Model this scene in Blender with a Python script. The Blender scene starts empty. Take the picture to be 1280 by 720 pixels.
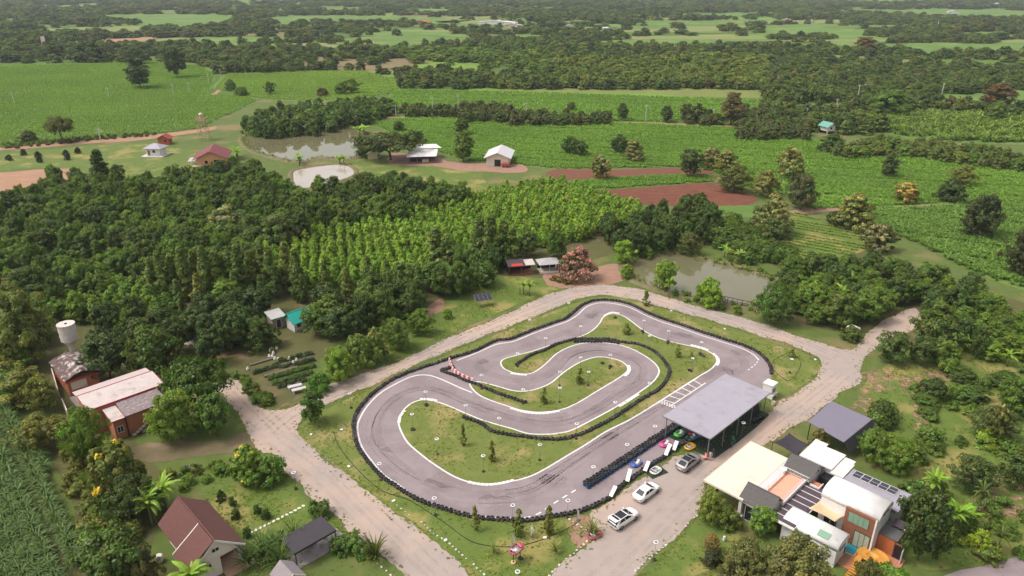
import bpy, bmesh, math, random
import numpy as np
from mathutils import Vector, Matrix, Euler
R = math.radians
random.seed(7); rng = np.random.default_rng(7)
scene = bpy.context.scene
col = scene.collection

# ------------------------------------------------------------------ camera
F, HOR, H = 900.0, -28.0, 66.0                 # focal length in photo pixels, horizon row, drone height (m)
PITCH = math.atan((360 - HOR) / F)
cP, sP = math.cos(PITCH), math.sin(PITCH)
cam = bpy.data.cameras.new('camera'); cam_o = bpy.data.objects.new('camera', cam); col.objects.link(cam_o)
cam.sensor_width = 36.0; cam.lens = 36.0 * F / 1280.0
cam.clip_start = 0.5; cam.clip_end = 30000
cam_o.location = (0, 0, H); cam_o.rotation_euler = (R(90) - PITCH, 0, 0)
scene.camera = cam_o

# ------------------------------------------------------------------ sky, sun, exposure
SUN_EL, SUN_AZ = 58.0, 262.0                    # azimuth: direction the light comes from, clockwise from +Y
world = bpy.data.worlds.new('World'); scene.world = world; world.use_nodes = True
wn = world.node_tree.nodes; wl = world.node_tree.links
bg = wn['Background']
sky = wn.new('ShaderNodeTexSky'); sky.sky_type = 'NISHITA'; sky.sun_disc = False
sky.sun_elevation = R(SUN_EL); sky.sun_rotation = R(SUN_AZ); sky.dust_density = 5.0; sky.air_density = 1.0
hs = wn.new('ShaderNodeHueSaturation'); hs.inputs['Saturation'].default_value = 0.12
wl.new(sky.outputs[0], hs.inputs['Color']); wl.new(hs.outputs[0], bg.inputs[0]); bg.inputs[1].default_value = 0.15
sun = bpy.data.lights.new('sun', 'SUN'); sun.energy = 1.3; sun.angle = R(14); sun.color = (1.0, 0.86, 0.73)
sun_o = bpy.data.objects.new('sun', sun); col.objects.link(sun_o)
sd = Vector((math.sin(R(SUN_AZ)) * math.cos(R(SUN_EL)), math.cos(R(SUN_AZ)) * math.cos(R(SUN_EL)), math.sin(R(SUN_EL))))
sun_o.rotation_euler = sd.to_track_quat('Z', 'Y').to_euler(); sun_o.location = sd * 300
vs = scene.view_settings; vs.view_transform = 'Standard'; vs.look = 'None'; vs.gamma = 1.0; vs.use_curve_mapping = False
vs.exposure = 0.5
cy = scene.cycles
cy.use_denoising = True; cy.max_bounces = 6; cy.diffuse_bounces = 3; cy.transmission_bounces = 4; cy.volume_bounces = 0
cy.transparent_max_bounces = 4; cy.caustics_reflective = False; cy.caustics_refractive = False

# ------------------------------------------------------------------ pixel -> place
def W(px, py, z=0.0):
    dx = (px - 640) / F; dy = (360 - py) / F
    d = (dx, cP + dy * sP, -sP + dy * cP); t = (z - H) / d[2]
    return Vector((d[0] * t, d[1] * t, z))
def proj(x, y, z):
    f = y * cP - (z - H) * sP; u = y * sP + (z - H) * cP
    return 640 + F * x / f, 360 - F * u / f
def height_at(x, y, py):                         # height of a point above (x, y) that shows at picture row py
    dy = (360 - py) / F
    return H + y * (-sP + dy * cP) / (cP + dy * sP)
def depth(x, y, z=0): return y * cP - (z - H) * sP

def smooth(pts, closed=True, step=1.2, z=0.0, px=True):
    P = [W(p[0], p[1], z) if px else Vector((p[0], p[1], z)) for p in pts]
    n = len(P); out = []
    rngk = range(n) if closed else range(n - 1)
    for i in rngk:
        if closed: p0, p1, p2, p3 = P[i-1], P[i], P[(i+1) % n], P[(i+2) % n]
        else: p0, p1, p2, p3 = P[max(i-1, 0)], P[i], P[i+1], P[min(i+2, n-1)]
        k = max(1, int((p2 - p1).length / step))
        for j in range(k):
            t = j / k
            out.append(0.5 * ((2*p1) + (p2-p0)*t + (2*p0-5*p1+4*p2-p3)*t*t + (3*p1-p0-3*p2+p3)*t**3))
    if not closed: out.append(P[-1])
    return out
def resample(path, d, closed=False):
    P = list(path) + ([path[0]] if closed else [])
    out = []; acc = 0.0; nxt = 0.0
    for a, b in zip(P[:-1], P[1:]):
        L = (b - a).length
        while nxt <= acc + L and L > 0:
            out.append(a + (b - a) * ((nxt - acc) / L)); nxt += d
        acc += L
    return out
def offset(path, d, closed=True):
    n = len(path); out = []
    for i in range(n):
        a = path[i-1] if closed or i > 0 else path[i]; b = path[(i+1) % n] if closed or i < n-1 else path[i]
        t = (b - a); t.z = 0
        if t.length < 1e-6: out.append(path[i].copy()); continue
        t.normalize(); out.append(path[i] + Vector((-t.y, t.x, 0)) * d)
    return out
def inside(poly, x, y):                          # vectorised point in polygon
    x = np.asarray(x); y = np.asarray(y); c = np.zeros(x.shape, bool); n = len(poly)
    for i in range(n):
        x1, y1 = poly[i][0], poly[i][1]; x2, y2 = poly[i-1][0], poly[i-1][1]
        if y1 == y2: continue
        c ^= ((y1 > y) != (y2 > y)) & (x < (x2 - x1) * (y - y1) / (y2 - y1) + x1)
    return c

# ------------------------------------------------------------------ materials
MATS = {}
def new_mat(name):
    m = bpy.data.materials.new(name); m.use_nodes = True; m.node_tree.nodes.clear()
    return m, m.node_tree.nodes, m.node_tree.links
def mat(name, c, rough=0.7, c2=None, scale=1.0, spec=0.3, bump=0.0, bscale=None, metal=0.0, c3=None, scale3=None, thr3=0.55, space='obj', stretch=None, alpha=None, det=6):
    """noise-mixed principled surface; c3 shows in separate patches"""
    if name in MATS: return MATS[name]
    m, n, l = new_mat(name)
    out = n.new('ShaderNodeOutputMaterial'); b = n.new('ShaderNodeBsdfPrincipled'); l.new(b.outputs[0], out.inputs[0])
    b.inputs['Roughness'].default_value = rough; b.inputs['Metallic'].default_value = metal
    b.inputs['Specular IOR Level'].default_value = spec
    if space == 'world':
        g = n.new('ShaderNodeNewGeometry'); vec = g.outputs['Position']
    else:
        g = n.new('ShaderNodeTexCoord'); vec = g.outputs['Object']
    if stretch:
        mp = n.new('ShaderNodeMapping'); mp.inputs['Rotation'].default_value = (0, 0, stretch[0]); mp.inputs['Scale'].default_value = (stretch[1], stretch[2], 1)
        l.new(vec, mp.inputs[0]); vec2 = mp.outputs[0]
    else: vec2 = vec
    cc = None
    if c2 is None: c2 = tuple(x * 0.88 for x in c)
    nz = n.new('ShaderNodeTexNoise'); nz.inputs['Scale'].default_value = scale; nz.inputs['Detail'].default_value = det; nz.inputs['Roughness'].default_value = 0.65
    l.new(vec2, nz.inputs['Vector'])
    rp = n.new('ShaderNodeMapRange'); rp.inputs['From Min'].default_value = 0.3; rp.inputs['From Max'].default_value = 0.7
    l.new(nz.outputs['Fac'], rp.inputs['Value'])
    mx = n.new('ShaderNodeMix'); mx.data_type = 'RGBA'; mx.inputs[6].default_value = (*c, 1); mx.inputs[7].default_value = (*c2, 1)
    l.new(rp.outputs[0], mx.inputs[0]); cc = mx.outputs[2]
    if c3:
        n3 = n.new('ShaderNodeTexNoise'); n3.inputs['Scale'].default_value = scale3 or scale * .3; n3.inputs['Detail'].default_value = 7; n3.inputs['Roughness'].default_value = 0.6
        l.new(vec, n3.inputs['Vector'])
        r3 = n.new('ShaderNodeMapRange'); r3.inputs['From Min'].default_value = thr3 - .05; r3.inputs['From Max'].default_value = thr3 + .06
        l.new(n3.outputs['Fac'], r3.inputs['Value'])
        m3 = n.new('ShaderNodeMix'); m3.data_type = 'RGBA'; l.new(r3.outputs[0], m3.inputs[0]); l.new(cc, m3.inputs[6]); m3.inputs[7].default_value = (*c3, 1)
        cc = m3.outputs[2]
    l.new(cc, b.inputs['Base Color'])
    if bump:
        bn = n.new('ShaderNodeTexNoise'); bn.inputs['Scale'].default_value = bscale or scale * 4; bn.inputs['Detail'].default_value = 5
        l.new(vec2, bn.inputs['Vector'])
        bp = n.new('ShaderNodeBump'); bp.inputs['Distance'].default_value = bump; bp.inputs['Strength'].default_value = 1.0
        l.new(bn.outputs['Fac'], bp.inputs['Height']); l.new(bp.outputs[0], b.inputs['Normal'])
    if alpha is not None:
        b.inputs['Alpha'].default_value = alpha
    MATS[name] = m; return m
def foliage_mat():
    m, n, l = new_mat('foliage')
    out = n.new('ShaderNodeOutputMaterial')
    t = n.new('ShaderNodeAttribute'); t.attribute_type = 'INSTANCER'; t.attribute_name = 'tint'
    bl = n.new('ShaderNodeAttribute'); bl.attribute_type = 'INSTANCER'; bl.attribute_name = 'bloom'
    lv = n.new('ShaderNodeAttribute'); lv.attribute_name = 'lv'
    fl = n.new('ShaderNodeAttribute'); fl.attribute_name = 'fl'
    mx = n.new('ShaderNodeMix'); mx.data_type = 'RGBA'; l.new(fl.outputs['Fac'], mx.inputs[0]); l.new(t.outputs['Color'], mx.inputs[6]); l.new(bl.outputs['Color'], mx.inputs[7])
    mu = n.new('ShaderNodeVectorMath'); mu.operation = 'MULTIPLY'; l.new(mx.outputs[2], mu.inputs[0]); l.new(lv.outputs['Vector'], mu.inputs[1])
    d = n.new('ShaderNodeBsdfDiffuse'); tr = n.new('ShaderNodeBsdfTranslucent'); l.new(mu.outputs[0], d.inputs[0]); l.new(mu.outputs[0], tr.inputs[0])
    ms = n.new('ShaderNodeMixShader'); ms.inputs[0].default_value = 0.36; l.new(d.outputs[0], ms.inputs[1]); l.new(tr.outputs[0], ms.inputs[2])
    g = n.new('ShaderNodeBsdfGlossy'); g.inputs['Roughness'].default_value = 0.45; g.inputs[0].default_value = (.8, .85, .8, 1)
    m2 = n.new('ShaderNodeMixShader'); m2.inputs[0].default_value = 0.025; l.new(ms.outputs[0], m2.inputs[1]); l.new(g.outputs[0], m2.inputs[2])
    l.new(m2.outputs[0], out.inputs[0]); MATS['foliage'] = m; return m
LEAF = foliage_mat()
BARK = mat('bark', (.16, .12, .09), .9, (.09, .07, .055), 3, bump=.02)
def glassy(name, c, rough=.06): return mat(name, c, rough, c, 1, spec=.6)
M_asph = mat('track_asphalt', (.245, .195, .203), .85, (.275, .224, .23), .35, bump=.008, bscale=20, c3=(.222, .176, .184), scale3=.16, thr3=.52, space='world', det=9)
M_gravel = mat('gravel_road', (.365, .3, .27), .95, (.315, .26, .235), .5, bump=.02, bscale=9, c3=(.43, .325, .265), scale3=.035, thr3=.53, space='world', det=9)
M_dirt = mat('laterite_dirt', (.34, .20, .14), .95, (.25, .15, .105), .6, bump=.03, bscale=4, space='world')
M_ground = mat('ground_grass', (0.11, 0.15, 0.031), .95, (0.075, 0.108, 0.024), .35, bump=.05, bscale=3, c3=(0.2, 0.155, 0.07), scale3=.05, thr3=.57, space='world', det=9)
M_lawn = mat('lawn', (0.125, 0.172, 0.034), .95, (0.085, 0.128, 0.023), .5, bump=.04, bscale=5, c3=(0.25, 0.215, 0.07), scale3=.11, thr3=.56, space='world', det=9)
M_infield = mat('infield_grass', (0.155, 0.18, 0.042), .95, (0.11, 0.145, 0.03), .45, bump=.04, bscale=5, c3=(0.27, 0.22, 0.09), scale3=.12, thr3=.56, space='world', det=9)
M_field = mat('field_green', (0.115, 0.2, 0.034), .95, (0.085, 0.16, 0.027), .12, bump=.12, bscale=1.2, c3=(.14, .22, .045), scale3=.02, thr3=.55, space='world', det=9, stretch=(.12, .35, 1))
M_field2 = mat('field_green_two', (0.11, 0.19, 0.034), .95, (0.08, 0.15, 0.026), .2, bump=.12, bscale=1.5, c3=(.13, .2, .042), scale3=.03, thr3=.55, space='world', det=9, stretch=(.2, .3, 1))
M_fieldpale = mat('field_pale', (.21, .23, .075), .95, (.15, .19, .05), .1, bump=.05, bscale=1, space='world')
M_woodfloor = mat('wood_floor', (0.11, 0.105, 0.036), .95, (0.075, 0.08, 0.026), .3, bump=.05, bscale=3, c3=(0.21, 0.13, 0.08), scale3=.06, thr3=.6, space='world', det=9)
M_soil = mat('plough_soil', (.19, .075, .046), .95, (.13, .05, .033), .8, bump=.06, bscale=3, space='world', stretch=(.12, .15, 1.6))
M_soilpale = mat('soil_pale', (.38, .22, .14), .95, (.28, .16, .1), .5, bump=.04, bscale=3, space='world', stretch=(.1, .3, 1))
M_paint = mat('white_paint', (.74, .72, .71), .7, (.58, .56, .56), 2.5, space='world', det=8)
M_rubber = mat('tyre_rubber', (.02, .02, .021), .75, (.035, .034, .034), 4)
_n = M_rubber.node_tree.nodes; _l = M_rubber.node_tree.links; _oi = _n.new('ShaderNodeObjectInfo'); _mx = _n.new('ShaderNodeMix'); _mx.data_type = 'RGBA'; _b = next(x for x in _n if x.type == 'BSDF_PRINCIPLED'); _src = _b.inputs['Base Color'].links[0].from_socket
_pw = _n.new('ShaderNodeMath'); _pw.operation = 'POWER'; _pw.inputs[1].default_value = 3.0; _l.new(_oi.outputs['Random'], _pw.inputs[0]); _l.new(_pw.outputs[0], _mx.inputs[0]); _l.new(_src, _mx.inputs[6]); _mx.inputs[7].default_value = (.09, .078, .07, 1); _l.new(_mx.outputs[2], _b.inputs['Base Color'])
M_rubblue = mat('tyre_rubber_blue', (.012, .05, .16), .6, (.02, .06, .13), 4)
M_white = mat('white_coat', (.75, .73, .71), .55, (.66, .63, .61), .9, c3=(.56,.53,.5), scale3=.8, thr3=.62)
M_cream = mat('cream_coat', (.7, .62, .52), .6, (.62, .55, .46), .5, c3=(.55,.48,.4), scale3=.35, thr3=.61)
M_dark = mat('dark_void', (.02, .02, .022), .6)
M_steel = mat('steel_grey', (.25, .25, .26), .45, metal=.4)
M_blacksteel = mat('black_steel', (.03, .03, .032), .5)
M_lav = mat('sheet_roof_lavender', (.36, .335, .385), .5, (.315, .295, .345), .35, spec=.4, c3=(.29,.27,.3), scale3=.45, thr3=.6)
M_greyroof = mat('shingle_grey', (.115, .105, .1), .85, (.085, .08, .078), 3, bump=.02, bscale=14)
M_brownroof = mat('brown_shingle', (.14, .06, .05), .8, (.105, .045, .04), 2.5, bump=.02, bscale=16)
M_terra = mat('terracotta', (.5, .2, .115), .75, (.42, .17, .1), 2)
M_pinkfloor = mat('terrace_pink', (.62, .36, .25), .75, (.56, .32, .23), 1.5)
M_glass = glassy('window_glass', (.03, .04, .045))
M_glassgreen = glassy('green_glass', (.2, .34, .24), .12)
M_wood = mat('brown_wood', (.26, .115, .065), .65, (.2, .085, .05), 4)
M_leafdry = mat('dry_thatch', (.34, .29, .26), .95, (.2, .165, .15), 2, bump=.06, bscale=8)

def plain_mat():
    m, n, l = new_mat('plain_fields'); out = n.new('ShaderNodeOutputMaterial'); b = n.new('ShaderNodeBsdfPrincipled'); l.new(b.outputs[0], out.inputs[0]); b.inputs['Roughness'].default_value = .95; b.inputs['Specular IOR Level'].default_value = .1
    g_ = n.new('ShaderNodeNewGeometry'); mp = n.new('ShaderNodeMapping'); mp.inputs['Scale'].default_value = (.006, .011, 0); mp.inputs['Rotation'].default_value = (0, 0, .15); l.new(g_.outputs['Position'], mp.inputs[0])
    v = n.new('ShaderNodeTexVoronoi'); v.inputs['Scale'].default_value = 1.0; v.distance = 'CHEBYCHEV'; l.new(mp.outputs[0], v.inputs['Vector']); sp = n.new('ShaderNodeSeparateColor'); l.new(v.outputs['Color'], sp.inputs[0])
    r_ = n.new('ShaderNodeValToRGB'); r_.color_ramp.interpolation = 'CONSTANT'; e = r_.color_ramp.elements
    e[0].position = 0; e[0].color = (.1, .17, .032, 1); e[1].position = .22; e[1].color = (.15, .24, .045, 1)
    for p_, c in ((.4, (.08, .135, .03)), (.58, (.17, .2, .06)), (.72, (.12, .205, .036)), (.86, (.2, .16, .085)), (.92, (.09, .15, .03))):
        q = e.new(p_); q.color = (*c, 1)
    l.new(sp.outputs[0], r_.inputs[0]); nz = n.new('ShaderNodeTexNoise'); nz.inputs['Scale'].default_value = .05; nz.inputs['Detail'].default_value = 8; l.new(g_.outputs['Position'], nz.inputs['Vector'])
    mr_ = n.new('ShaderNodeMapRange'); mr_.inputs['To Min'].default_value = .75; mr_.inputs['To Max'].default_value = 1.2; l.new(nz.outputs['Fac'], mr_.inputs['Value']); mu = n.new('ShaderNodeVectorMath'); mu.operation = 'SCALE'; l.new(r_.outputs[0], mu.inputs[0]); l.new(mr_.outputs[0], mu.inputs['Scale']); l.new(mu.outputs[0], b.inputs['Base Color']); return m
def worn(name, c, a0, a1, scale):
    m, n, l = new_mat(name); out = n.new('ShaderNodeOutputMaterial'); b = n.new('ShaderNodeBsdfPrincipled'); l.new(b.outputs[0], out.inputs[0]); b.inputs['Base Color'].default_value = (*c, 1); b.inputs['Roughness'].default_value = .85
    g_ = n.new('ShaderNodeNewGeometry'); nz = n.new('ShaderNodeTexNoise'); nz.inputs['Scale'].default_value = scale; nz.inputs['Detail'].default_value = 8; nz.inputs['Roughness'].default_value = .7; l.new(g_.outputs['Position'], nz.inputs['Vector'])
    rp = n.new('ShaderNodeMapRange'); rp.inputs['From Min'].default_value = .38; rp.inputs['From Max'].default_value = .66; rp.inputs['To Min'].default_value = a0; rp.inputs['To Max'].default_value = a1; l.new(nz.outputs['Fac'], rp.inputs['Value']); l.new(rp.outputs[0], b.inputs['Alpha']); return m
# ------------------------------------------------------------------ object helpers
def tag(o, label=None, cat=None, group=None, kind=None):
    if label: o['label'] = label
    if cat: o['category'] = cat
    if group: o['group'] = group
    if kind: o['kind'] = kind
    return o
def link(name, me, parent=None, loc=None, rot=None, scl=None):
    o = bpy.data.objects.new(name, me); col.objects.link(o)
    if parent: o.parent = parent
    if loc is not None: o.location = loc
    if rot is not None: o.rotation_euler = rot
    if scl is not None: o.scale = scl
    return o
def empty(name, loc=(0, 0, 0), rz=0.0, label=None, cat=None, group=None):
    o = link(name, None, None, loc, (0, 0, rz)); o.empty_display_size = .3
    return tag(o, label, cat, group)
class MB:
    """collects shapes, then becomes one mesh"""
    def __init__(s): s.v = []; s.f = []; s.m = []; s.mats = []; s.cur = 0
    def use(s, m):
        if m not in s.mats: s.mats.append(m)
        s.cur = s.mats.index(m); return s
    def add(s, vs, fs):
        k = len(s.v); s.v += [tuple(v) for v in vs]; s.f += [tuple(i + k for i in f) for f in fs]; s.m += [s.cur] * len(fs); return s
    def box(s, x0, x1, y0, y1, z0, z1):
        x0, x1 = sorted((x0, x1)); y0, y1 = sorted((y0, y1)); z0, z1 = sorted((z0, z1))
        v = [(x0,y0,z0),(x1,y0,z0),(x1,y1,z0),(x0,y1,z0),(x0,y0,z1),(x1,y0,z1),(x1,y1,z1),(x0,y1,z1)]
        return s.add(v, [(3,2,1,0),(4,5,6,7),(0,1,5,4),(1,2,6,5),(2,3,7,6),(3,0,4,7)])
    def prism(s, pts, axis, a, b):                # 2-D outline extruded along axis x / y / z
        n = len(pts); mk = {'x': lambda p, t: (t, p[0], p[1]), 'y': lambda p, t: (p[0], t, p[1]), 'z': lambda p, t: (p[0], p[1], t)}[axis]
        v = [mk(p, a) for p in pts] + [mk(p, b) for p in pts]
        f = [tuple(range(n))[::-1], tuple(range(n, 2*n))] + [(i, (i+1) % n, n + (i+1) % n, n + i) for i in range(n)]
        return s.add(v, f)
    def slab(s, quad, t=.08):                     # four corners (3-D), thickened downwards
        q = [Vector(p) for p in quad]; nrm = (q[1]-q[0]).cross(q[3]-q[0]).normalized()
        if nrm.z < 0: nrm = -nrm; q = q[::-1]
        lo = [p - nrm * t for p in q]
        return s.add(lo + q, [(3,2,1,0),(4,5,6,7),(0,1,5,4),(1,2,6,5),(2,3,7,6),(3,0,4,7)])
    def tube(s, p0, p1, r, r1=None, n=8):
        p0 = Vector(p0); p1 = Vector(p1); r1 = r if r1 is None else r1; d = (p1 - p0)
        if d.length < 1e-6: return s
        d.normalize(); a = d.orthogonal().normalized(); b = d.cross(a)
        v = [p0 + (a*math.cos(2*math.pi*i/n) + b*math.sin(2*math.pi*i/n)) * r for i in range(n)] + [p1 + (a*math.cos(2*math.pi*i/n) + b*math.sin(2*math.pi*i/n)) * r1 for i in range(n)]
        return s.add(v, [(i, (i+1) % n, n+(i+1) % n, n+i) for i in range(n)] + [tuple(range(n))[::-1], tuple(range(n, 2*n))])
    def lathe(s, prof, n=16, c=(0, 0, 0), close=False):
        v = []; f = []; k = len(prof)
        for i in range(n):
            a = 2*math.pi*i/n
            v += [(c[0] + r*math.cos(a), c[1] + r*math.sin(a), c[2] + z) for r, z in prof]
        for i in range(n):
            j = (i+1) % n
            for q in range(k if close else k-1):
                q2 = (q+1) % k
                f.append((i*k+q, j*k+q, j*k+q2, i*k+q2))
        return s.add(v, f)
    def mesh(s, name, smoothf=False):
        me = bpy.data.meshes.new(name); me.from_pydata(s.v, [], s.f)
        for m in s.mats: me.materials.append(m)
        me.polygons.foreach_set('material_index', s.m)
        if smoothf: me.polygons.foreach_set('use_smooth', [True] * len(s.f))
        me.update(); return me
    def build(s, name, m=None, parent=None, loc=None, rot=None, smoothf=False, bevel=0):
        if m is not None and not s.mats: s.mats = [m]
        o = link(name, s.mesh(name, smoothf), parent, loc, rot)
        if bevel:
            bv = o.modifiers.new('bevel', 'BEVEL'); bv.width = bevel; bv.segments = 2; bv.limit_method = 'ANGLE'
        return o
def B(name, parent, m, *boxes, bevel=0):          # a part made of boxes
    q = MB().use(m)
    for b in boxes: q.box(*b)
    return q.build(name, None, parent, bevel=bevel)
def sheet(name, path, z, m, kind='structure', parent=None, holes=None):
    """flat ground sheet from a closed path"""
    me = bpy.data.meshes.new(name); bm = bmesh.new()
    loops = [path] + (holes or []); edges = []
    for lp in loops:
        vs = [bm.verts.new((p.x, p.y, z)) for p in lp]
        edges += [bm.edges.new((vs[i-1], vs[i])) for i in range(len(vs))]
    if holes: bmesh.ops.triangle_fill(bm, edges=edges, use_beauty=True, use_dissolve=False)
    else:
        bm.faces.new([e for e in bm.verts]); bmesh.ops.triangulate(bm, faces=bm.faces[:])
    for f in bm.faces:
        if f.normal.z < 0: f.normal_flip()
    bm.normal_update(); bm.to_mesh(me); bm.free(); me.materials.append(m)
    o = link(name, me, parent)
    if kind and not parent: o['kind'] = kind
    return o
def strip(mb, path, w, z, closed=False):
    L = offset(path, w/2, closed); Rr = offset(path, -w/2, closed); n = len(path)
    v = [(p.x, p.y, z) for p in L] + [(p.x, p.y, z) for p in Rr]
    return mb.add(v, [(n+i, n+(i+1) % n, (i+1) % n, i) for i in range(n if closed else n-1)])
def rough_edge(path, amp, seed=0, closed=True):
    r = random.Random(seed); n = len(path); ph = [r.random()*6.28 for _ in range(4)]; out = []
    offs = [r.uniform(-1, 1) for _ in range(n)]
    nn = offset(path, 1.0, closed)
    for i, p in enumerate(path):
        a = amp * (.6*offs[i] + .5*math.sin(i*.37+ph[0]) + .4*math.sin(i*.11+ph[1]))
        out.append(p + (nn[i]-p) * a)
    return out

# ------------------------------------------------------------------ ground and large sheets
def dens_edge(pts, amp=.35, seed=0, step=1.5): return rough_edge(smooth(pts, True, step), amp, seed)
g = MB().use(M_ground); xs = [-7000, -1500, -300, 300, 1500, 7000]; ys = [-400, 0, 120, 400, 1500, 8000]
g.add([(x, y, 0) for y in ys for x in xs], [(j*6+i, j*6+i+1, (j+1)*6+i+1, (j+1)*6+i) for j in range(5) for i in range(5)])
go = g.build('ground'); go['kind'] = 'structure'

Z1, Z2, Z3 = .02, .04, .06
FIELDS = {                                        # picture outlines of the open fields
 'far_left': ([(-260,84),(0,83),(150,79),(175,76),(248,82),(268,92),(262,112),(262,119),(310,121),(320,126),(300,137),(270,150),(250,161),(200,167),(130,171),(60,180),(0,186),(-260,215)], M_field, .05),
 'far_left_two': ([(268,112),(284,92),(330,91),(400,89),(455,89),(485,97),(500,108),(497,116),(440,124),(380,126),(330,124),(300,118)], M_field, .06),
 'mid_strip': ([(500,112),(570,114),(640,115),(715,117),(815,121),(890,123),(957,126),(960,150),(900,155),(760,151),(640,149),(560,146),(500,140),(480,128)], M_field2, .05),
 'middle': ([(462,153),(500,148),(600,147),(640,151),(760,153),(900,159),(1000,168),(1030,180),(1025,192),(1100,190),(1160,200),(1235,208),(1290,214),(1330,262),(1195,252),(1142,256),(1085,258),(1017,262),(985,244),(940,235),(890,214),(855,209),(760,210),(695,211),(640,205),(580,200),(520,180)], M_field2, .03),
 'right_crop': ([(1080,261),(1145,260),(1195,256),(1300,247),(1340,330),(1310,365),(1247,352),(1185,325),(1150,305),(1122,295),(1085,280)], M_field2, .03),
 'right_far': ([(1142,121),(1230,116),(1330,112),(1330,140),(1180,133)], M_field, .05),
 'right_shrubby': ([(1075,146),(1180,141),(1330,150),(1330,178),(1200,178),(1110,168)], M_field2, .05),
 'rows': ([(982,268),(1000,266),(1040,280),(1077,292),(1100,302),(1060,320),(1000,330),(960,310),(975,285)], M_lawn, .03),
 'green_strip': ([(717,227),(770,222),(830,219),(885,219),(892,227),(850,230),(815,232),(760,236),(722,235)], M_field2, .035),
 'small_green': ([(900,258),(935,257),(960,262),(955,270),(920,272),(895,266)], M_field2, .035),
 'farm_lawn': ([(-60,190),(0,192),(60,187),(140,181),(180,180),(235,188),(260,200),(255,222),(200,240),(120,240),(70,212),(0,213),(-60,216)], M_lawn, .03),
 'yard_lawn': ([(440,200),(500,196),(530,205),(575,212),(600,214),(605,240),(560,250),(520,240),(470,228),(440,222)], M_lawn, .03),
 'far_a': ([(90,20),(180,18),(275,18),(295,21),(282,29),(205,34),(170,28),(150,24)], M_field, .1),
 'far_b': ([(178,48),(250,47),(345,46),(345,53),(260,55),(180,57),(100,61),(130,55)], M_fieldpale, .1),
 'far_c': ([(320,25),(340,21),(420,19),(560,22),(590,25),(545,29),(440,28),(360,31)], M_field, .1),
 'far_d': ([(320,30),(400,32),(425,35),(380,37),(310,35)], M_field, .1),
 'far_e': ([(450,41),(540,38),(575,41),(470,45)], M_field, .1),
 'far_f': ([(425,50),(500,47),(600,51),(585,56),(480,55)], M_fieldpale, .1),
 'far_g': ([(745,52),(820,48),(910,47),(975,50),(955,58),(830,61),(750,59)], M_field, .1),
 'far_h': ([(690,28),(735,25),(735,30),(695,31)], M_fieldpale, .1),
 'far_i': ([(955,32),(1050,30),(1065,40),(980,47),(950,44)], M_field, .1),
 'far_j': ([(1028,51),(1060,46),(1112,48),(1112,55),(1040,57)], M_field, .1),
 'far_k': ([(1055,14),(1180,11),(1330,15),(1330,25),(1180,22),(1090,18)], M_field, .1),
 'far_l': ([(1195,42),(1260,39),(1270,47),(1205,49)], M_field, .1),
 'far_m': ([(1240,51),(1330,47),(1330,56),(1250,55)], M_fieldpale, .1),
 'far_n': ([(545,27),(620,25),(655,28),(600,31)], M_fieldpale, .1),
 'far_o': ([(1000,2),(1120,-1),(1200,2),(1100,5)], M_field, .1),
 'far_p': ([(250,2),(330,-1),(370,2),(300,5)], M_field, .1),
 'far_q': ([(600,10),(720,8),(780,11),(690,13)], M_field, .1),
 'far_r': ([(20,8),(110,6),(150,9),(70,12)], M_fieldpale, .1),
 'far_s': ([(820,33),(900,30),(960,34),(880,37)], M_fieldpale, .1),
 'far_t': ([(350,11),(440,9),(500,12),(420,15)], M_field, .1),
 'far_u': ([(860,18),(960,15),(1000,18),(900,22)], M_field, .1),
 'near_c': ([(985,131),(1060,128),(1062,138),(992,142)], M_field2, .05),
}
_r = random.Random(12)
for _i in range(95):                             # narrow fields of the plain, thinner with distance
    yc = 3 + 62*_r.random()**1.25; xc = _r.uniform(-60, 1340); hw = _r.uniform(25, 95)*(.6 + yc/70); hh = _r.uniform(.5, 1.5)*(.55 + yc/26)
    if xc < 260 and yc > 44: continue
    if 500 < xc and yc > 52 and xc < 960: continue
    tl = _r.uniform(-.8, .8)
    FIELDS['plain_%d' % _i] = ([(xc-hw, yc+tl), (xc-hw*.4, yc-hh*_r.uniform(.5, 1)+tl*.4), (xc+hw*.5, yc-hh-tl*.5), (xc+hw, yc-tl), (xc+hw*.6, yc+hh*.9-tl*.6), (xc-hw*.5, yc+hh+tl*.5)], _r.choice([M_field, M_field, M_field2, M_fieldpale]), .1 + .004*_i)
for i, (k, (pts, m, z)) in enumerate(FIELDS.items()):
    d = W(*pts[0]).y
    o = sheet('field', rough_edge(smooth(pts, True, max(2.0, d*.02)), d*.003, i), z, m)
SOILS = {
 'ploughed': ([(747,240),(780,236),(840,232),(895,229),(910,238),(945,245),(940,256),(890,257),(840,257),(805,256),(765,246)], M_soil, .045),
 'soil_strip': ([(690,213),(760,212),(855,210),(892,215),(880,219),(840,218),(780,221),(697,223)], M_soil, .045),
 'soil_left': ([(-60,217),(0,216),(65,211),(97,212),(85,224),(60,230),(20,240),(-60,246)], M_soilpale, .045),
 'far_soil': ([(0,59),(40,57),(130,49),(200,46),(180,50),(130,55),(60,61)], M_soilpale, .12),
 'far_soil_two': ([(752,47),(900,44),(925,46),(900,48),(760,49)], M_soilpale, .12),
 'yard_soil': ([(490,192),(540,195),(560,202),(590,204),(650,205),(655,215),(600,214),(575,213),(545,208),(490,206)], M_dirt, .04),
 'pond_soil': ([(690,330),(735,335),(770,330),(790,345),(760,358),(700,360),(680,350)], M_dirt, .035),
 'bare_patch': ([(560,372),(590,376),(560,390),(520,404),(500,420),(540,380)], M_dirt, .02),
}
for i, (k, (pts, m, z)) in enumerate(SOILS.items()):
    d = W(*pts[0]).y
    sheet('bare_soil', rough_edge(smooth(pts, True, max(1.5, d*.012)), d*.003, i+50), z, m)
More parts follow.
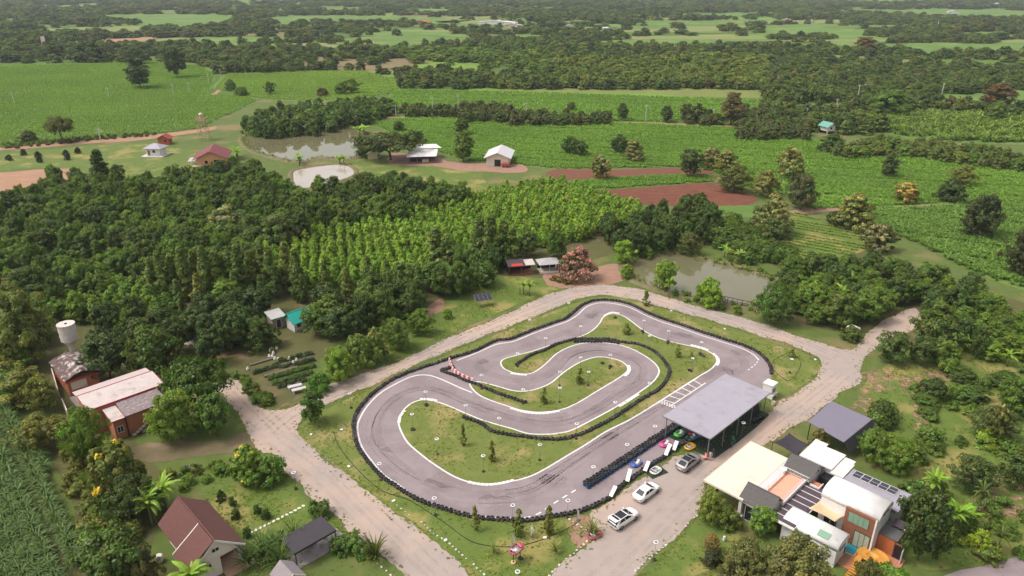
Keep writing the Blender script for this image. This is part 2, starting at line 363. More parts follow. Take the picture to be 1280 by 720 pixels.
# furrows of the ploughed field: low ridges of real earth
fr = MB().use(M_soil)
pp = smooth(SOILS['ploughed'][0], True, 3); pxy = [(p.x, p.y) for p in pp]
ymin = min(p[1] for p in pxy); ymax = max(p[1] for p in pxy); xmin = min(p[0] for p in pxy); xmax = max(p[0] for p in pxy)
for y0 in np.arange(ymin, ymax, 1.1):
    X = np.arange(xmin, xmax, 2.0); Y = y0 - (X - xmin) * .12 + 3; k = inside(pxy, X, Y)
    for a in range(len(X)-1):
        if k[a] and k[a+1]:
            j = random.uniform(.1, .22)
            fr.add([(X[a],Y[a]-.35,.05),(X[a+1],Y[a+1]-.35,.05),(X[a+1],Y[a+1],j+.05),(X[a],Y[a],j+.05),(X[a+1],Y[a+1]+.35,.05),(X[a],Y[a]+.35,.05)], [(0,1,2,3),(3,2,4,5)])
tag(fr.build('furrows'), 'red brown furrows of the ploughed field behind the plantation', 'soil', kind='stuff')

sheet('plain', [Vector(p) for p in ((-3500,440,0),(3500,440,0),(3500,2900,0),(-3500,2900,0))], .014, plain_mat())
# roads
ROADS = {
 'gravel_road': ([(320,507),(335,512),(355,511),(375,505),(412,482),(440,472),(480,459),(515,444),(557,424),(595,409),(640,389),(665,377),(690,367),(720,359),(755,356),(795,361),(835,372),(865,381),(902,390),(927,397),(960,407),(990,418),(1020,427),(1045,434),(1067,436),
   (1080,422),(1100,404),(1120,393),(1145,385),(1150,405),(1130,418),(1102,430),(1082,446),(1074,460),(1077,476),(1052,492),(1035,505),(1012,522),(985,537),(952,560),(910,582),(882,602),(880,615),(875,640),(865,652),(847,670),(825,690),(800,710),(760,760),(660,760),(687,718),(702,705),(722,690),(737,678),(752,664),(742,650),(738,640),(765,627),(790,604),(815,592),(842,570),(875,570),(890,557),(922,540),(960,515),(975,502),(992,494),(1010,482),(1020,471),(1026,460),(1026,451),(1010,441),(985,430),
   (960,423),(927,412),(890,401),(852,391),(827,384),(802,377),(780,372),(755,369),(730,372),(702,382),(677,392),(652,402),(607,420),(570,435),(532,450),(495,467),(470,480),(440,492),(415,502),(387,515),(374,527),(371,540),(385,555),(402,570),(425,587),(445,602),(467,622),(495,642),(520,660),(545,677),(570,700),(605,735),(640,770),(540,770),(505,722),(480,695),(462,680),(440,667),(427,650),(405,635),(385,620),(370,602),(352,585),(347,570),(325,562),(312,545),(306,530),(295,515),(277,493),(262,478),(272,470),(295,476),(312,497)], M_gravel, .04),
}
road_path = smooth(ROADS['gravel_road'][0], True, .45)
sheet('gravel_road', rough_edge(road_path, .3, 3), .045, M_gravel)
sheet('dirt_road', rough_edge(smooth([(-60,192),(0,188),(60,184),(120,179),(170,176),(210,171),(250,166),(270,162),(270,158),(250,161),(205,167),(170,171),(120,175),(60,180),(0,184),(-60,187)], True, 3), .4, 5), .07, M_soilpale)
sheet('dirt_road', rough_edge(smooth([(450,150),(500,146),(560,144),(640,149),(720,151),(800,153),(880,155),(960,156),(960,158),(880,158),(800,155),(720,153),(640,151),(560,147),(500,149),(455,153)], True, 5), .4, 6), .08, M_soilpale)
sheet('dirt_road', rough_edge(smooth([(985,265),(1010,261),(1060,260),(1140,257),(1195,254),(1195,257),(1140,260),(1085,261),(1040,264),(1000,268)], True, 3), .4, 7), .06, M_dirt)
sheet('dirt_road', rough_edge(smooth([(262,478),(240,470),(215,462),(175,470),(150,490),(175,478),(215,472),(240,480),(255,488)], True, 2), .3, 8), .05, M_gravel)
sheet('dirt_road', rough_edge(smooth([(260,120),(272,112),(284,93),(286,93),(276,112),(266,121)], True, 3), .4, 9), .09, M_soilpale)
sheet('dirt_road', rough_edge(smooth([(325,562),(300,566),(250,572),(190,578),(165,572),(170,556),(220,552),(275,552),(300,543),(312,538),(322,550)], True, 1), .4, 12), .04, mat('yard_earth', (.17,.125,.075), .95, (.11,.1,.045), .4, bump=.03, bscale=4, c3=(.3,.2,.14), scale3=.1, thr3=.58, space='world'))
sheet('driveway', smooth([(905,720),(935,702),(950,705),(970,740),(900,760)], True, 2), .05, M_gravel)
sheet('driveway', smooth([(1180,720),(1230,708),(1300,695),(1320,760),(1170,760)], True, 2), .05, M_asph)
# garden beside the cottage
sheet('wood_floor', rough_edge(smooth([(300,445),(340,420),(380,405),(420,398),(440,410),(400,450),(370,480),(385,495),(360,508),(330,505),(300,478),(285,460)], True, 2), .4, 11), .03, M_woodfloor)
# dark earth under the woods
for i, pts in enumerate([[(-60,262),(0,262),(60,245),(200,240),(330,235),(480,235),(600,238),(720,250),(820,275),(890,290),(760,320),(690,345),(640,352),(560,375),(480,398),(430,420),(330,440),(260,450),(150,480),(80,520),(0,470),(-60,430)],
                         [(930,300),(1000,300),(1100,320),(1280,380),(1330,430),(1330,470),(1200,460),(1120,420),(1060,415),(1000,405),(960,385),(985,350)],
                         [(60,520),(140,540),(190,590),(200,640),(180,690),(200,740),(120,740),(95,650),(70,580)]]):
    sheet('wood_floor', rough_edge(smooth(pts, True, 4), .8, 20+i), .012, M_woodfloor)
sheet('lawn', rough_edge(smooth([(560,352),(640,345),(690,352),(700,362),(660,376),(600,402),(540,425),(500,440),(440,465),(420,470),(470,440),(520,405),(555,385)], True, 2), .4, 30), .025, M_lawn)
sheet('lawn', rough_edge(smooth([(255,590),(320,585),(350,595),(385,630),(420,655),(400,680),(330,690),(290,660),(255,615)], True, 2), .4, 31), .025, M_lawn)
sheet('lawn', rough_edge(smooth([(840,690),(880,645),(915,660),(930,690),(900,705),(830,740),(790,740)], True, 2), .3, 32), .025, M_lawn)
sheet('lawn', rough_edge(smooth([(1080,480),(1140,440),(1230,430),(1330,450),(1330,700),(1230,705),(1150,710),(1130,650),(1120,590),(1100,530)], True, 2), .5, 33), .02, M_lawn)
M_patch = worn('soil_patch', (.36,.21,.135), -.45, 1.25, .55)
for i, pts in enumerate([[(1085,472),(1105,468),(1106,480),(1088,484)], [(1135,478),(1158,472),(1160,486),(1140,488)], [(1170,462),(1200,466),(1205,474),(1175,470)], [(1230,600),(1262,604),(1270,614),(1240,616)], [(1235,628),(1268,634),(1262,645),(1225,638)], [(1150,520),(1165,540),(1160,552),(1148,530)], [(1080,500),(1092,505),(1088,515),(1074,508)], [(1118,470),(1136,474),(1132,482)]]):
    cx_ = sum(p[0] for p in pts)/len(pts); cy_ = sum(p[1] for p in pts)/len(pts); sheet('bare_soil', rough_edge(smooth([(cx_+(p[0]-cx_)*1.9, cy_+(p[1]-cy_)*1.9) for p in pts], True, .35), .5, 70+i), .03 + .0006*i, M_patch)
sheet('bare_soil', rough_edge(smooth([(720,645),(752,652),(745,668),(738,676),(722,684),(712,660)], True, .6), .25, 90), .035, M_dirt)
sheet('lawn', rough_edge(smooth([(372,535),(440,495),(500,470),(640,410),(755,371),(830,387),(960,425),(1024,452),(1018,470),(968,498),(930,470),(900,440),(600,700),(560,690),(470,620),(400,568)], True, 2), .2, 34), .028, M_infield)
sheet('lawn', rough_edge(smooth([(590,650),(660,652),(720,645),(740,670),(700,706),(660,750),(620,750),(570,700),(520,655),(470,615),(500,620)], True, 2), .15, 35), .03, M_lawn)

# ------------------------------------------------------------------ the circuit
OUT = [(442,532),(445,519),(455,504),(470,490),(490,476),(515,465),(545,455),(570,447),(595,439),(620,427),(640,424),(665,414),(690,405),(707,399),(717,391),(730,381),(747,376),(770,377),(790,382),(810,392),(830,400),(852,407),(877,416),(902,424),(927,432),(945,440),(957,450),(963,460),(964,471),(957,482),
       (955,492),(930,512),(895,533),(858,553),(842,562),(830,572),(815,581),(802,590),(790,599),(775,610),(760,624),(740,634),(722,641),(695,646),(655,652),(637,651),(615,650),(590,647),(565,640),(545,634),(527,628),(510,619),(495,609),(480,599),(464,583),(450,564),(444,548)]
ISL = [(501,535),(500,525),(505,514),(515,505),(527,501),(540,502),(557,507),(580,517),(602,526),(622,532),(640,537),(660,543),(685,544),(702,542),(717,538),(750,521),(775,507),(800,491),(815,480),(822,472),(825,464),(820,455),(807,445),(790,436),(770,430),(747,428),(727,429),(710,434),(695,442),(682,454),(672,462),(662,467),(650,467),(640,465),(630,460),(627,453),(632,449),(642,446),(665,440),(690,432),(715,425),(732,419),(742,413),(750,405),(755,397),(765,393),(777,395),(787,401),(800,411),(815,420),(835,427),(852,431),(870,435),(885,440),(893,446),(895,452),(888,461),(870,472),(840,491),(815,507),(785,525),(757,539),(732,555),(707,570),(682,585),(662,595),(640,601),(615,605),(595,604),(570,596),(545,581),(525,566),(510,552)]
ISLB = [(588,480),(597,478),(615,482),(640,489),(655,490),(672,487),(690,479),(707,465),(727,453),(747,447),(765,449),(777,453),(784,461),(776,470),(745,489),(720,504),(700,512),(675,515),(655,513),(640,509),(602,495)]
p_out = smooth(OUT, True, .7); p_isl = smooth(ISL, True, .6); p_islb = smooth(ISLB, True, .6)
sheet('kart_track', p_out, .06, M_asph)
def area(p): return sum(a.x*b.y - b.x*a.y for a, b in zip(p, p[1:] + p[:1])) / 2
def raised(name, path, z, m):
    q = MB().use(m); n = len(path)
    o = sheet(name, path, z, m)
    return o
raised('infield', p_isl, .10, M_infield); raised('infield', p_islb, .10, M_infield)
in_isl = -1 if area(p_isl) < 0 else 1
ln = MB().use(M_paint)
strip(ln, offset(p_isl, -.16 * in_isl), .26, .104 - .036, True); strip(ln, offset(p_islb, -.16 * (1 if area(p_islb) > 0 else -1)), .26, .068, True)
L_out = smooth([(565,637),(545,631),(527,625),(510,615),(495,604),(480,594),(465,577),(453,560),(448,545),(447,532),(451,521),(460,507),(475,492),(495,480),(515,471),(532,469),(548,473),(575,485),(590,491)], False, .6); strip(ln, L_out, .26, .068)
L_bot = smooth([(565,637),(590,644),(615,647),(637,648),(655,649)], False, .6); strip(ln, L_bot, .2, .068)
L_up = smooth([(571,451),(597,441),(620,431),(642,427),(667,417),(692,408),(709,402),(722,394),(733,384),(749,379),(768,380),(788,385),(808,395),(828,403),(850,410),(875,419),(900,427),(925,435),(941,443),(948,450)], False, .6); strip(ln, L_up, .24, .068)
strip(ln, smooth([(734,602),(780,572),(825,542),(845,529)], False, 1), .24, .069)
def dashes(pts, on, off, w, z):
    P = resample(smooth(pts, False, .1), .1); k = int(on/.1); s = int((on+off)/.1)
    for i in range(0, len(P)-k, s): strip(ln, P[i:i+k+1], w, z)
dashes([(655,648),(672,643),(690,631),(708,620),(726,609)], .9, .8, .22, .069)
dashes([(935,463),(945,455),(949,447)], .7, .6, .2, .069)
# starting grid ladder and chequered line
a0, a1, b0, b1 = W(822,504), W(872,472.5), W(838,508), W(882,479)
strip(ln, [b0, b1], .2, .0705); strip(ln, [a0 + (a1-a0)*0 , a1], .18, .0705)
for i in range(6):
    t = .12 + i*.155; strip(ln, [a0.lerp(a1, t), b0.lerp(b1, t)], .2, .072)
ca, cb = W(820,502), W(842,511); cd = (a1-a0).normalized() * .32
for r_ in range(3):
    for i in range(14):
        if (i + r_) % 2 == 0:
            s0 = ca.lerp(cb, i/14) + cd*r_; s1 = ca.lerp(cb, (i+1)/14) + cd*r_
            ln.add([(s0.x,s0.y,.074),(s1.x,s1.y,.074),(s1.x+cd.x,s1.y+cd.y,.074),(s0.x+cd.x,s0.y+cd.y,.074)], [(0,1,2,3)])
tag(ln.build('track_marking'), kind='structure')
# kerb blocks on the inside of the bends
M_kerb = mat('kerb_white', (.76, .74, .73), .7, (.6, .58, .57), 3)
kb = MB().use(M_kerb); kb.box(-.27, .27, -.26, .26, 0, .07); kerb_me = kb.mesh('kerb_block')
kr = empty('kerb'); kr['kind'] = 'structure'
def kerb(pts, off=0.0):
    P = resample(smooth(pts, False, .2), .62)
    for a, b in zip(P[:-1], P[1:]):
        o = link('kerb_block', kerb_me, kr, (a.x, a.y, .06), (0, 0, math.atan2(b.y-a.y, b.x-a.x)))
kerb([(640,601.5),(625,605),(610,606.5),(594,605),(582,602)]); kerb([(786,458),(787,463),(784,468),(779,472)]); kerb([(892,443),(897,448),(898,454),(894,459)])
kerb([(640,511),(655,515.5),(675,517.5),(690,516),(702,513.5)]); kerb([(775,508),(787,500.5),(800,492)]); kerb([(505,515),(500,522),(498.5,531)]); kerb([(527,499.5),(540,500),(550,503)]); kerb([(640,467.5),(652,469),(664,469)]); kerb([(756,395),(765,391),(777,393)])
kerb([(865,432),(880,436),(888,440)])

# tyres
def tyre_mesh(name, m, two=True):
    q = MB().use(m); prof = [(.17,.0),(.29,.0),(.325,.05),(.325,.16),(.29,.21),(.17,.21),(.155,.16),(.155,.05)]
    q.lathe(prof, 14, close=True); return q.mesh(name, False)
TY = tyre_mesh('tyre', M_rubber); TYB = tyre_mesh('tyre_blue', M_rubblue)
def tyre_wall(paths, label, group, layers=2, blue=False, d=.66, cap=300):
    t = empty('tyre_barrier', (paths[0][0].x, paths[0][0].y, 0), 0, label, 'tyre barrier', group); rest = MB().use(M_rubber); base = t.location
    S = []
    for p in paths:
        for q in resample(p, d): S.append(q)
    items = []
    for q in S:
        for k in range(layers):
            items.append((q.x - base.x + random.uniform(-.08, .08), q.y - base.y + random.uniform(-.08, .08), .065 + k*.215, k))
    if len(items) > cap: items.sort(key=lambda i: (-i[3], i[1]))     # upper layer first, then nearest
    for n_, (x, y, z, k) in enumerate(items):
        me = TYB if (blue and k < layers-1) else TY
        if n_ < cap:
            link('tyre', me, t, (x, y, z), (random.uniform(-.06, .06), random.uniform(-.06, .06), random.random()*6))
        else:
            prof = [(.17,.0),(.29,.0),(.325,.05),(.325,.16),(.29,.21),(.17,.21),(.155,.16),(.155,.05)]
            rest.lathe(prof, 10, (x, y, z), True)
    if rest.v:
        o = rest.build('tyre_row', None, t); o['kind'] = 'stuff'
    return t
w_out1 = smooth([(442,532),(445,519),(455,504),(470,490),(490,476),(515,465),(545,455),(570,447),(595,439),(620,427),(640,424),(665,414),(690,405),(707,399),(717,391),(730,381),(747,376),(770,377),(790,382),(810,392),(830,400),(852,407),(877,416),(902,424),(927,432),(945,440),(957,450),(963,460),(964,470)], False, .3)
w_out2 = smooth([(442,532),(444,548),(450,564),(464,583),(480,599),(495,609),(510,619),(527,628),(545,634),(565,640),(590,647),(615,650),(637,651),(655,652),(695,646),(722,641),(740,634),(760,624),(775,610),(790,599)], False, .3)
w_out3 = smooth([(790,599),(802,590),(815,581),(830,572),(842,562),(855,553)], False, .3)
tyre_wall([w_out1], 'long black tyre barrier curving round the far side of the kart track', 'tyre barriers of the kart track')
tyre_wall([w_out2], 'black tyre barrier round the sharp bend and along to the white flag', 'tyre barriers of the kart track')
tyre_wall([w_out3], 'short tyre barrier with blue lower tyres carrying white boards beside the parked cars', 'tyre barriers of the kart track', blue=True)
w_in1 = smooth([(646,457),(662,446),(680,439),(697,431),(720,425),(740,425),(760,425),(780,429),(800,432),(820,442),(832,455),(837,465),(832,477),(822,489),(802,500),(780,515),(757,529),(735,540),(720,546),(702,550),(677,550),(655,547),(637,545),(615,540),(602,531),(580,523)], False, .3)
w_in1b = smooth([(718,428),(740,428),(760,428),(776,431)], False, .3)
tyre_wall([w_in1, w_in1b], 'hooked tyre barrier lying on the grass of the main infield', 'tyre barriers of the kart track')
w_in2 = smooth([(566,460),(556,463),(551,464),(558,467),(570,471),(582,477),(597,482),(615,490),(640,499),(659,505)], False, .3)
tyre_wall([w_in2], 'short tyre barrier running along the narrow inner island behind the red and white guard', 'tyre barriers of the kart track')
bp_ = smooth([(731,607),(760,588),(790,568),(820,548),(846,531)], False, .3)
tyre_wall([bp_, offset(bp_, -.68, False)], 'double tyre wall with blue lower tyres between straight and pit lane', 'tyre barriers of the kart track', layers=3, blue=True, cap=300)
# red and white plastic guard on the hairpin
gd = resample(smooth([(562,452),(564,458),(567,464),(573,469),(581,473),(589,476),(597,478)], False, .2), .55)
ge = empty('track_guard', gd[0], 0, 'curved red and white plastic guard at the tip of the inner hairpin', 'guard')
mr, mw = mat('guard_red', (.5, .09, .1), .5), mat('guard_white', (.75, .6, .6), .5)
for i, (a, b) in enumerate(zip(gd[:-1], gd[1:])):
    an = math.atan2(b.y-a.y, b.x-a.x); q = MB().use(mr if i % 2 else mw); q.prism([(-.2, 0), (.2, 0), (.12, .3), (.09, .62), (-.09, .62), (-.12, .3)], 'x', -.27, .27)
    q.build('guard_block', None, ge, (a.x-gd[0].x, a.y-gd[0].y, .065), (0, 0, an))

# ------------------------------------------------------------------ vegetation library
def leaf_mesh(name, C, N, size, lv, fl=None, aspect=1.6, seed=0, droop=0.0, extra=None):
    """one kite-shaped leaf face per centre C with normal N"""
    r = np.random.default_rng(seed); n = len(C)
    N = N / np.linalg.norm(N, axis=1, keepdims=True)
    a = r.normal(size=(n, 3)); a[:, 2] -= droop; a -= (a * N).sum(1, keepdims=True) * N; a /= np.linalg.norm(a, axis=1, keepdims=True) + 1e-9
    b = np.cross(N, a); s = (size if np.ndim(size) else np.full(n, size))[:, None] * r.uniform(.7, 1.3, (n, 1))
    V = np.empty((n, 4, 3)); V[:, 0] = C - a*s*aspect*.5; V[:, 1] = C + b*s*.5 + N*s*.12; V[:, 2] = C + a*s*aspect*.5; V[:, 3] = C - b*s*.5 + N*s*.12
    V = V.reshape(-1, 3)
    me = bpy.data.meshes.new(name); me.vertices.add(4*n); me.vertices.foreach_set('co', V.ravel())
    me.loops.add(4*n); me.loops.foreach_set('vertex_index', np.arange(4*n)); me.polygons.add(n)
    me.polygons.foreach_set('loop_start', np.arange(0, 4*n, 4)); me.update(calc_edges=True)
    at = me.attributes.new('lv', 'FLOAT_VECTOR', 'FACE'); L = np.asarray(lv)
    L = L if L.ndim == 2 else np.repeat(L[:, None], 3, 1)
    at.data.foreach_set('vector', np.ascontiguousarray(L, dtype=np.float32).ravel())
    af = me.attributes.new('fl', 'FLOAT', 'FACE'); af.data.foreach_set('value', (np.zeros(n) if fl is None else fl).astype(np.float32))
    me.materials.append(LEAF); me.validate(); return me
def crown(name, seed, h, w, t0, prof, nclump, nleaf, lsize, cr, bloom=0.0, jag=.18, droop=.2, shell=.55, aspect=1.5):
    """foliage of clumps inside an envelope: prof(t) = relative radius at t (0 bottom .. 1 top of the crown)"""
    r = np.random.default_rng(seed); Cs = []
    while len(Cs) < nclump:
        t = r.uniform(0, 1); a = r.uniform(0, 2*np.pi); rad = prof(t) * w/2 * (shell + (1-shell)*r.uniform()**.5 if r.uniform() < .8 else r.uniform()) * (1 + jag*r.normal())
        lob = 1 + .16*math.sin(2*a + seed) + .1*math.sin(3*a + 2*seed)
        Cs.append((rad*lob*math.cos(a), rad*lob*math.sin(a), (t0 + (1-t0)*t) * h + r.normal()*.03*h))
    Cs = np.array(Cs); k = nleaf
    cc = np.repeat(Cs, k, 0); n = len(cc)
    d = r.normal(size=(n, 3)); d[:, 2] = d[:, 2]*.8 + .35; d /= np.linalg.norm(d, axis=1, keepdims=True)
    crad = np.repeat(cr * r.uniform(.7, 1.35, nclump), k)[:, None]
    P = cc + d * crad * (r.uniform(.5, 1.08, (n, 1))) * np.array([1, 1, .8])
    P[:, 2] = np.clip(P[:, 2], t0*h*.75, None)
    out = P.copy(); out[:, 2] -= h*(t0 + (1-t0)*.35); out /= np.linalg.norm(out, axis=1, keepdims=True) + 1e-9
    N = d*.7 + out*.45 + r.normal(size=(n, 3))*.42 + np.array([0, 0, .25])
    lvc = np.repeat(r.uniform(.72, 1.28, nclump), k) * r.uniform(.75, 1.25, n)
    hue = np.repeat(r.normal(0, .09, nclump), k); L = np.stack([lvc*(1+hue), lvc, lvc*(1-.5*hue)], 1)
    fl = None
    if bloom:
        cb = np.repeat(r.uniform(size=nclump) < bloom, k)
        fl = ((r.uniform(size=n) < .75) & cb & (d[:, 2] > -.1)).astype(float)
    return leaf_mesh(name, P, N, lsize, L, fl, aspect, seed, droop), Cs
def trunk(name, seed, h, r0, Cs, nl=5, bend=.03, m=BARK):
    r = random.Random(seed); q = MB().use(m); top = h*.55
    pts = [Vector((0, 0, -.1))]; 
    for i in range(1, 5): pts.append(Vector((r.uniform(-bend, bend)*h, r.uniform(-bend, bend)*h, top*i/4)))
    for i in range(4): q.tube(pts[i], pts[i+1], r0*(1-.17*i), r0*(1-.17*(i+1)), 7)
    idx = r.sample(range(len(Cs)), min(nl, len(Cs)))
    for i in idx:
        s = pts[r.choice((2, 3, 4))]; e = Vector(Cs[i])*.92; mid = s.lerp(e, .5) + Vector((0, 0, .05*h))
        q.tube(s, mid, r0*.42, r0*.28, 5); q.tube(mid, e, r0*.28, r0*.1, 5)
    return q.mesh(name, True)
P_round = lambda t: math.sqrt(max(0, 1 - (2*t-.9)**2 / 1.21)) if t < .95 else .4
P_dome = lambda t: math.sqrt(max(0.02, 1 - t**2.2))
P_cone = lambda t: (.35 + 2.6*t if t < .22 else (1 - t)*1.15 + .03)
P_egg = lambda t: (.55 + 1.5*t if t < .3 else (1 - t)**.55*1.2 + .03)
P_col = lambda t: .55 + .45*math.sin(math.pi*min(1, t*1.05)) if t < .9 else .45
P_umb = lambda t: .75 + .25*math.sin(math.pi*t) if t < .7 else .75*(1-t)/.3 + .2
KIND = {}
def add_kind(k, nvar, h, w, t0, prof, ncl, nlf, ls, cr, r0, **kw):
    KIND[k] = dict(h=h, w=w, v=[]); ext = []
    for i in range(nvar):
        sd_ = hash_seed(k) + i*17
        me, Cs = crown('%s_crown' % k, sd_, h, w, t0, prof, ncl, nlf, ls, cr, **kw)
        co = np.empty(len(me.vertices)*3); me.vertices.foreach_get('co', co); co = co.reshape(-1, 3); rad = np.hypot(co[:, 0], co[:, 1])
        ext.append((2*np.percentile(rad, 96), co[:, 2].max()))
        KIND[k]['v'].append((me, trunk('%s_trunk' % k, sd_, h, r0, Cs)))
    KIND[k]['w'] = float(np.mean([e_[0] for e_ in ext])); KIND[k]['h'] = float(np.mean([e_[1] for e_ in ext]))
def hash_seed(s): return sum(ord(c)*(i+3) for i, c in enumerate(s)) % 9973
add_kind('round', 7, 8.0, 6.4, .2, P_round, 100, 60, .31, .74, .17, jag=.27)
add_kind('dome', 5, 5.5, 6.2, .12, P_dome, 100, 60, .3, .7, .18, jag=.18)
add_kind('tall', 4, 11.0, 5.2, .16, P_col, 90, 60, .36, .85, .17, jag=.22)
add_kind('cone', 5, 5.5, 3.0, .12, P_egg, 60, 40, .25, .42, .06, droop=.5)
add_kind('casu', 4, 11.0, 3.6, .08, P_cone, 90, 55, .34, .5, .11, droop=1.4, aspect=2.6)
add_kind('umb', 2, 8.5, 13.0, .55, P_umb, 150, 60, .4, 1.0, .4)
add_kind('bush', 4, 1.8, 2.6, .04, P_dome, 34, 46, .2, .42, .04)
add_kind('fine', 4, 7.0, 7.0, .15, P_round, 190, 75, .2, .6, .18, jag=.22)
add_kind('bloom', 3, 7.0, 6.4, .16, P_dome, 110, 60, .3, .6, .17, bloom=.62)
add_kind('pink', 1, 6.0, 6.0, .14, P_dome, 110, 64, .26, .55, .17, bloom=.92)
add_kind('spot', 2, 5.0, 5.0, .1, P_dome, 90, 60, .24, .42, .12, bloom=.17)
add_kind('sapling', 3, 3.4, 1.3, .06, P_cone, 46, 40, .13, .2, .035, droop=.3)
add_kind('far', 5, 8.0, 7.6, .05, P_dome, 40, 20, .95, 1.25, .2)
add_kind('farcone', 2, 8.0, 3.4, .06, P_cone, 30, 18, .7, .6, .12)
add_kind('clear', 2, 3.6, 2.8, .3, P_round, 34, 60, .17, .42, .06, jag=.1)

def blade_plant(name, seed, n, length, width, h0, curl, spread, segs=5, split=False, stem=None):
    """banana, palm or grass-like plant: arching strap leaves from a stem top"""
    r = np.random.default_rng(seed); V = []; Fc = []; lv = []
    for i in range(n):
        a = 2*np.pi*(i*.382 + r.uniform(-.06, .06)) ; L = length*r.uniform(.7, 1.15); el = r.uniform(spread[0], spread[1]); wd = width*r.uniform(.8, 1.2)
        p = np.array([0, 0, h0*r.uniform(.75, 1.0)]); dirh = np.array([math.cos(a), math.sin(a), 0]); side = np.array([-math.sin(a), math.cos(a), 0])
        base = len(V); e = el; c0 = r.uniform(.8, 1.2)
        for s in range(segs+1):
            t = s/segs; ww = wd*(.25 + .75*math.sin(math.pi*min(1, .12 + t*.9))**.8) * (0.15 if s == segs else 1)
            up = np.array([0, 0, 1])*.12*ww
            V += [p - side*ww/2 - up, p + up*.3, p + side*ww/2 - up]
            p = p + (dirh*math.cos(e) + np.array([0, 0, math.sin(e)])) * L/segs; e -= curl/segs * r.uniform(.8, 1.2)
        for s in range(segs):
            k = base + s*3
            Fc += [(k, k+1, k+4, k+3), (k+1, k+2, k+5, k+4)]; lv += [c0*r.uniform(.85, 1.15)]*2
    me = bpy.data.meshes.new(name); me.from_pydata([tuple(v) for v in V], [], Fc)
    at = me.attributes.new('lv', 'FLOAT_VECTOR', 'FACE'); at.data.foreach_set('vector', np.repeat(np.array(lv, np.float32), 3))
    me.attributes.new('fl', 'FLOAT', 'FACE'); me.materials.append(LEAF); me.update(); return me
def stem_mesh(name, h, r0, m): return MB().use(m).tube((0, 0, -.1), (0, 0, h), r0, r0*.7, 8).mesh(name, True)
M_bstem = mat('banana_stem', (.17, .19, .07), .7, (.12, .12, .06), 4)
KIND['banana'] = dict(h=3.4, w=3.4, v=[(blade_plant('banana_leaves', 31+i, 10, 2.0, .5, 1.9, 1.5, (.5, 1.35), 6), stem_mesh('banana_trunk', 1.95, .13, M_bstem)) for i in range(4)])
KIND['palm'] = dict(h=5, w=4.2, v=[(blade_plant('palm_leaves', 61+i, 18, 2.2, .34, 3.0, 1.8, (.2, 1.3), 6), stem_mesh('palm_trunk', 3.1, .14, BARK)) for i in range(2)])
KIND['grassclump'] = dict(h=1.4, w=2.0, v=[(blade_plant('grass_blades', 91+i, 60, 1.5, .07, .05, 1.3, (.6, 1.5), 4), None) for i in range(2)])
NTREE = {}
FG = (1.9, 1.74, .9)                            # leaf albedo: warm tropical green
def plant(kind, x, y, h, w, tint, label, name='broadleaf_tree', group=None, bloom=None, cat='tree', single=False, z=0.0, part=('crown', 'trunk'), v=None):
    K = KIND[kind]; me, tr = K['v'][random.randrange(len(K['v'])) if v is None else v]
    root = empty(name, (x, y, z), random.random()*6.283, label, cat, group)
    root.scale = (w/K['w'], w/K['w'], h/K['h'])
    c = link(part[0], me, root); j = random.uniform(.86, 1.14); hj = random.uniform(-.08, .08)
    c['tint'] = [tint[0]*j*(1+hj)*FG[0], tint[1]*j*FG[1], tint[2]*j*(1-hj)*FG[2]]; c['bloom'] = [min(.85, (bloom or tint)[0]*1.5), min(.8, (bloom or tint)[1]*1.62), (bloom or tint)[2]*1.5]
    if tr: link(part[1], tr, root)
    NTREE[name] = NTREE.get(name, 0) + 1
    return root
def TR(cx, ytop, ybot, wpx, kind, tint, label, name='broadleaf_tree', **kw):
    """a tree standing at picture point (cx, ybot) whose top shows at row ytop"""
    b = W(cx, ybot); h = max(.4, height_at(b.x, b.y, ytop) * .93); w = wpx * depth(b.x, b.y, h*.6) / F
    return plant(kind, b.x, b.y, h, w, tint, label, name, **kw)

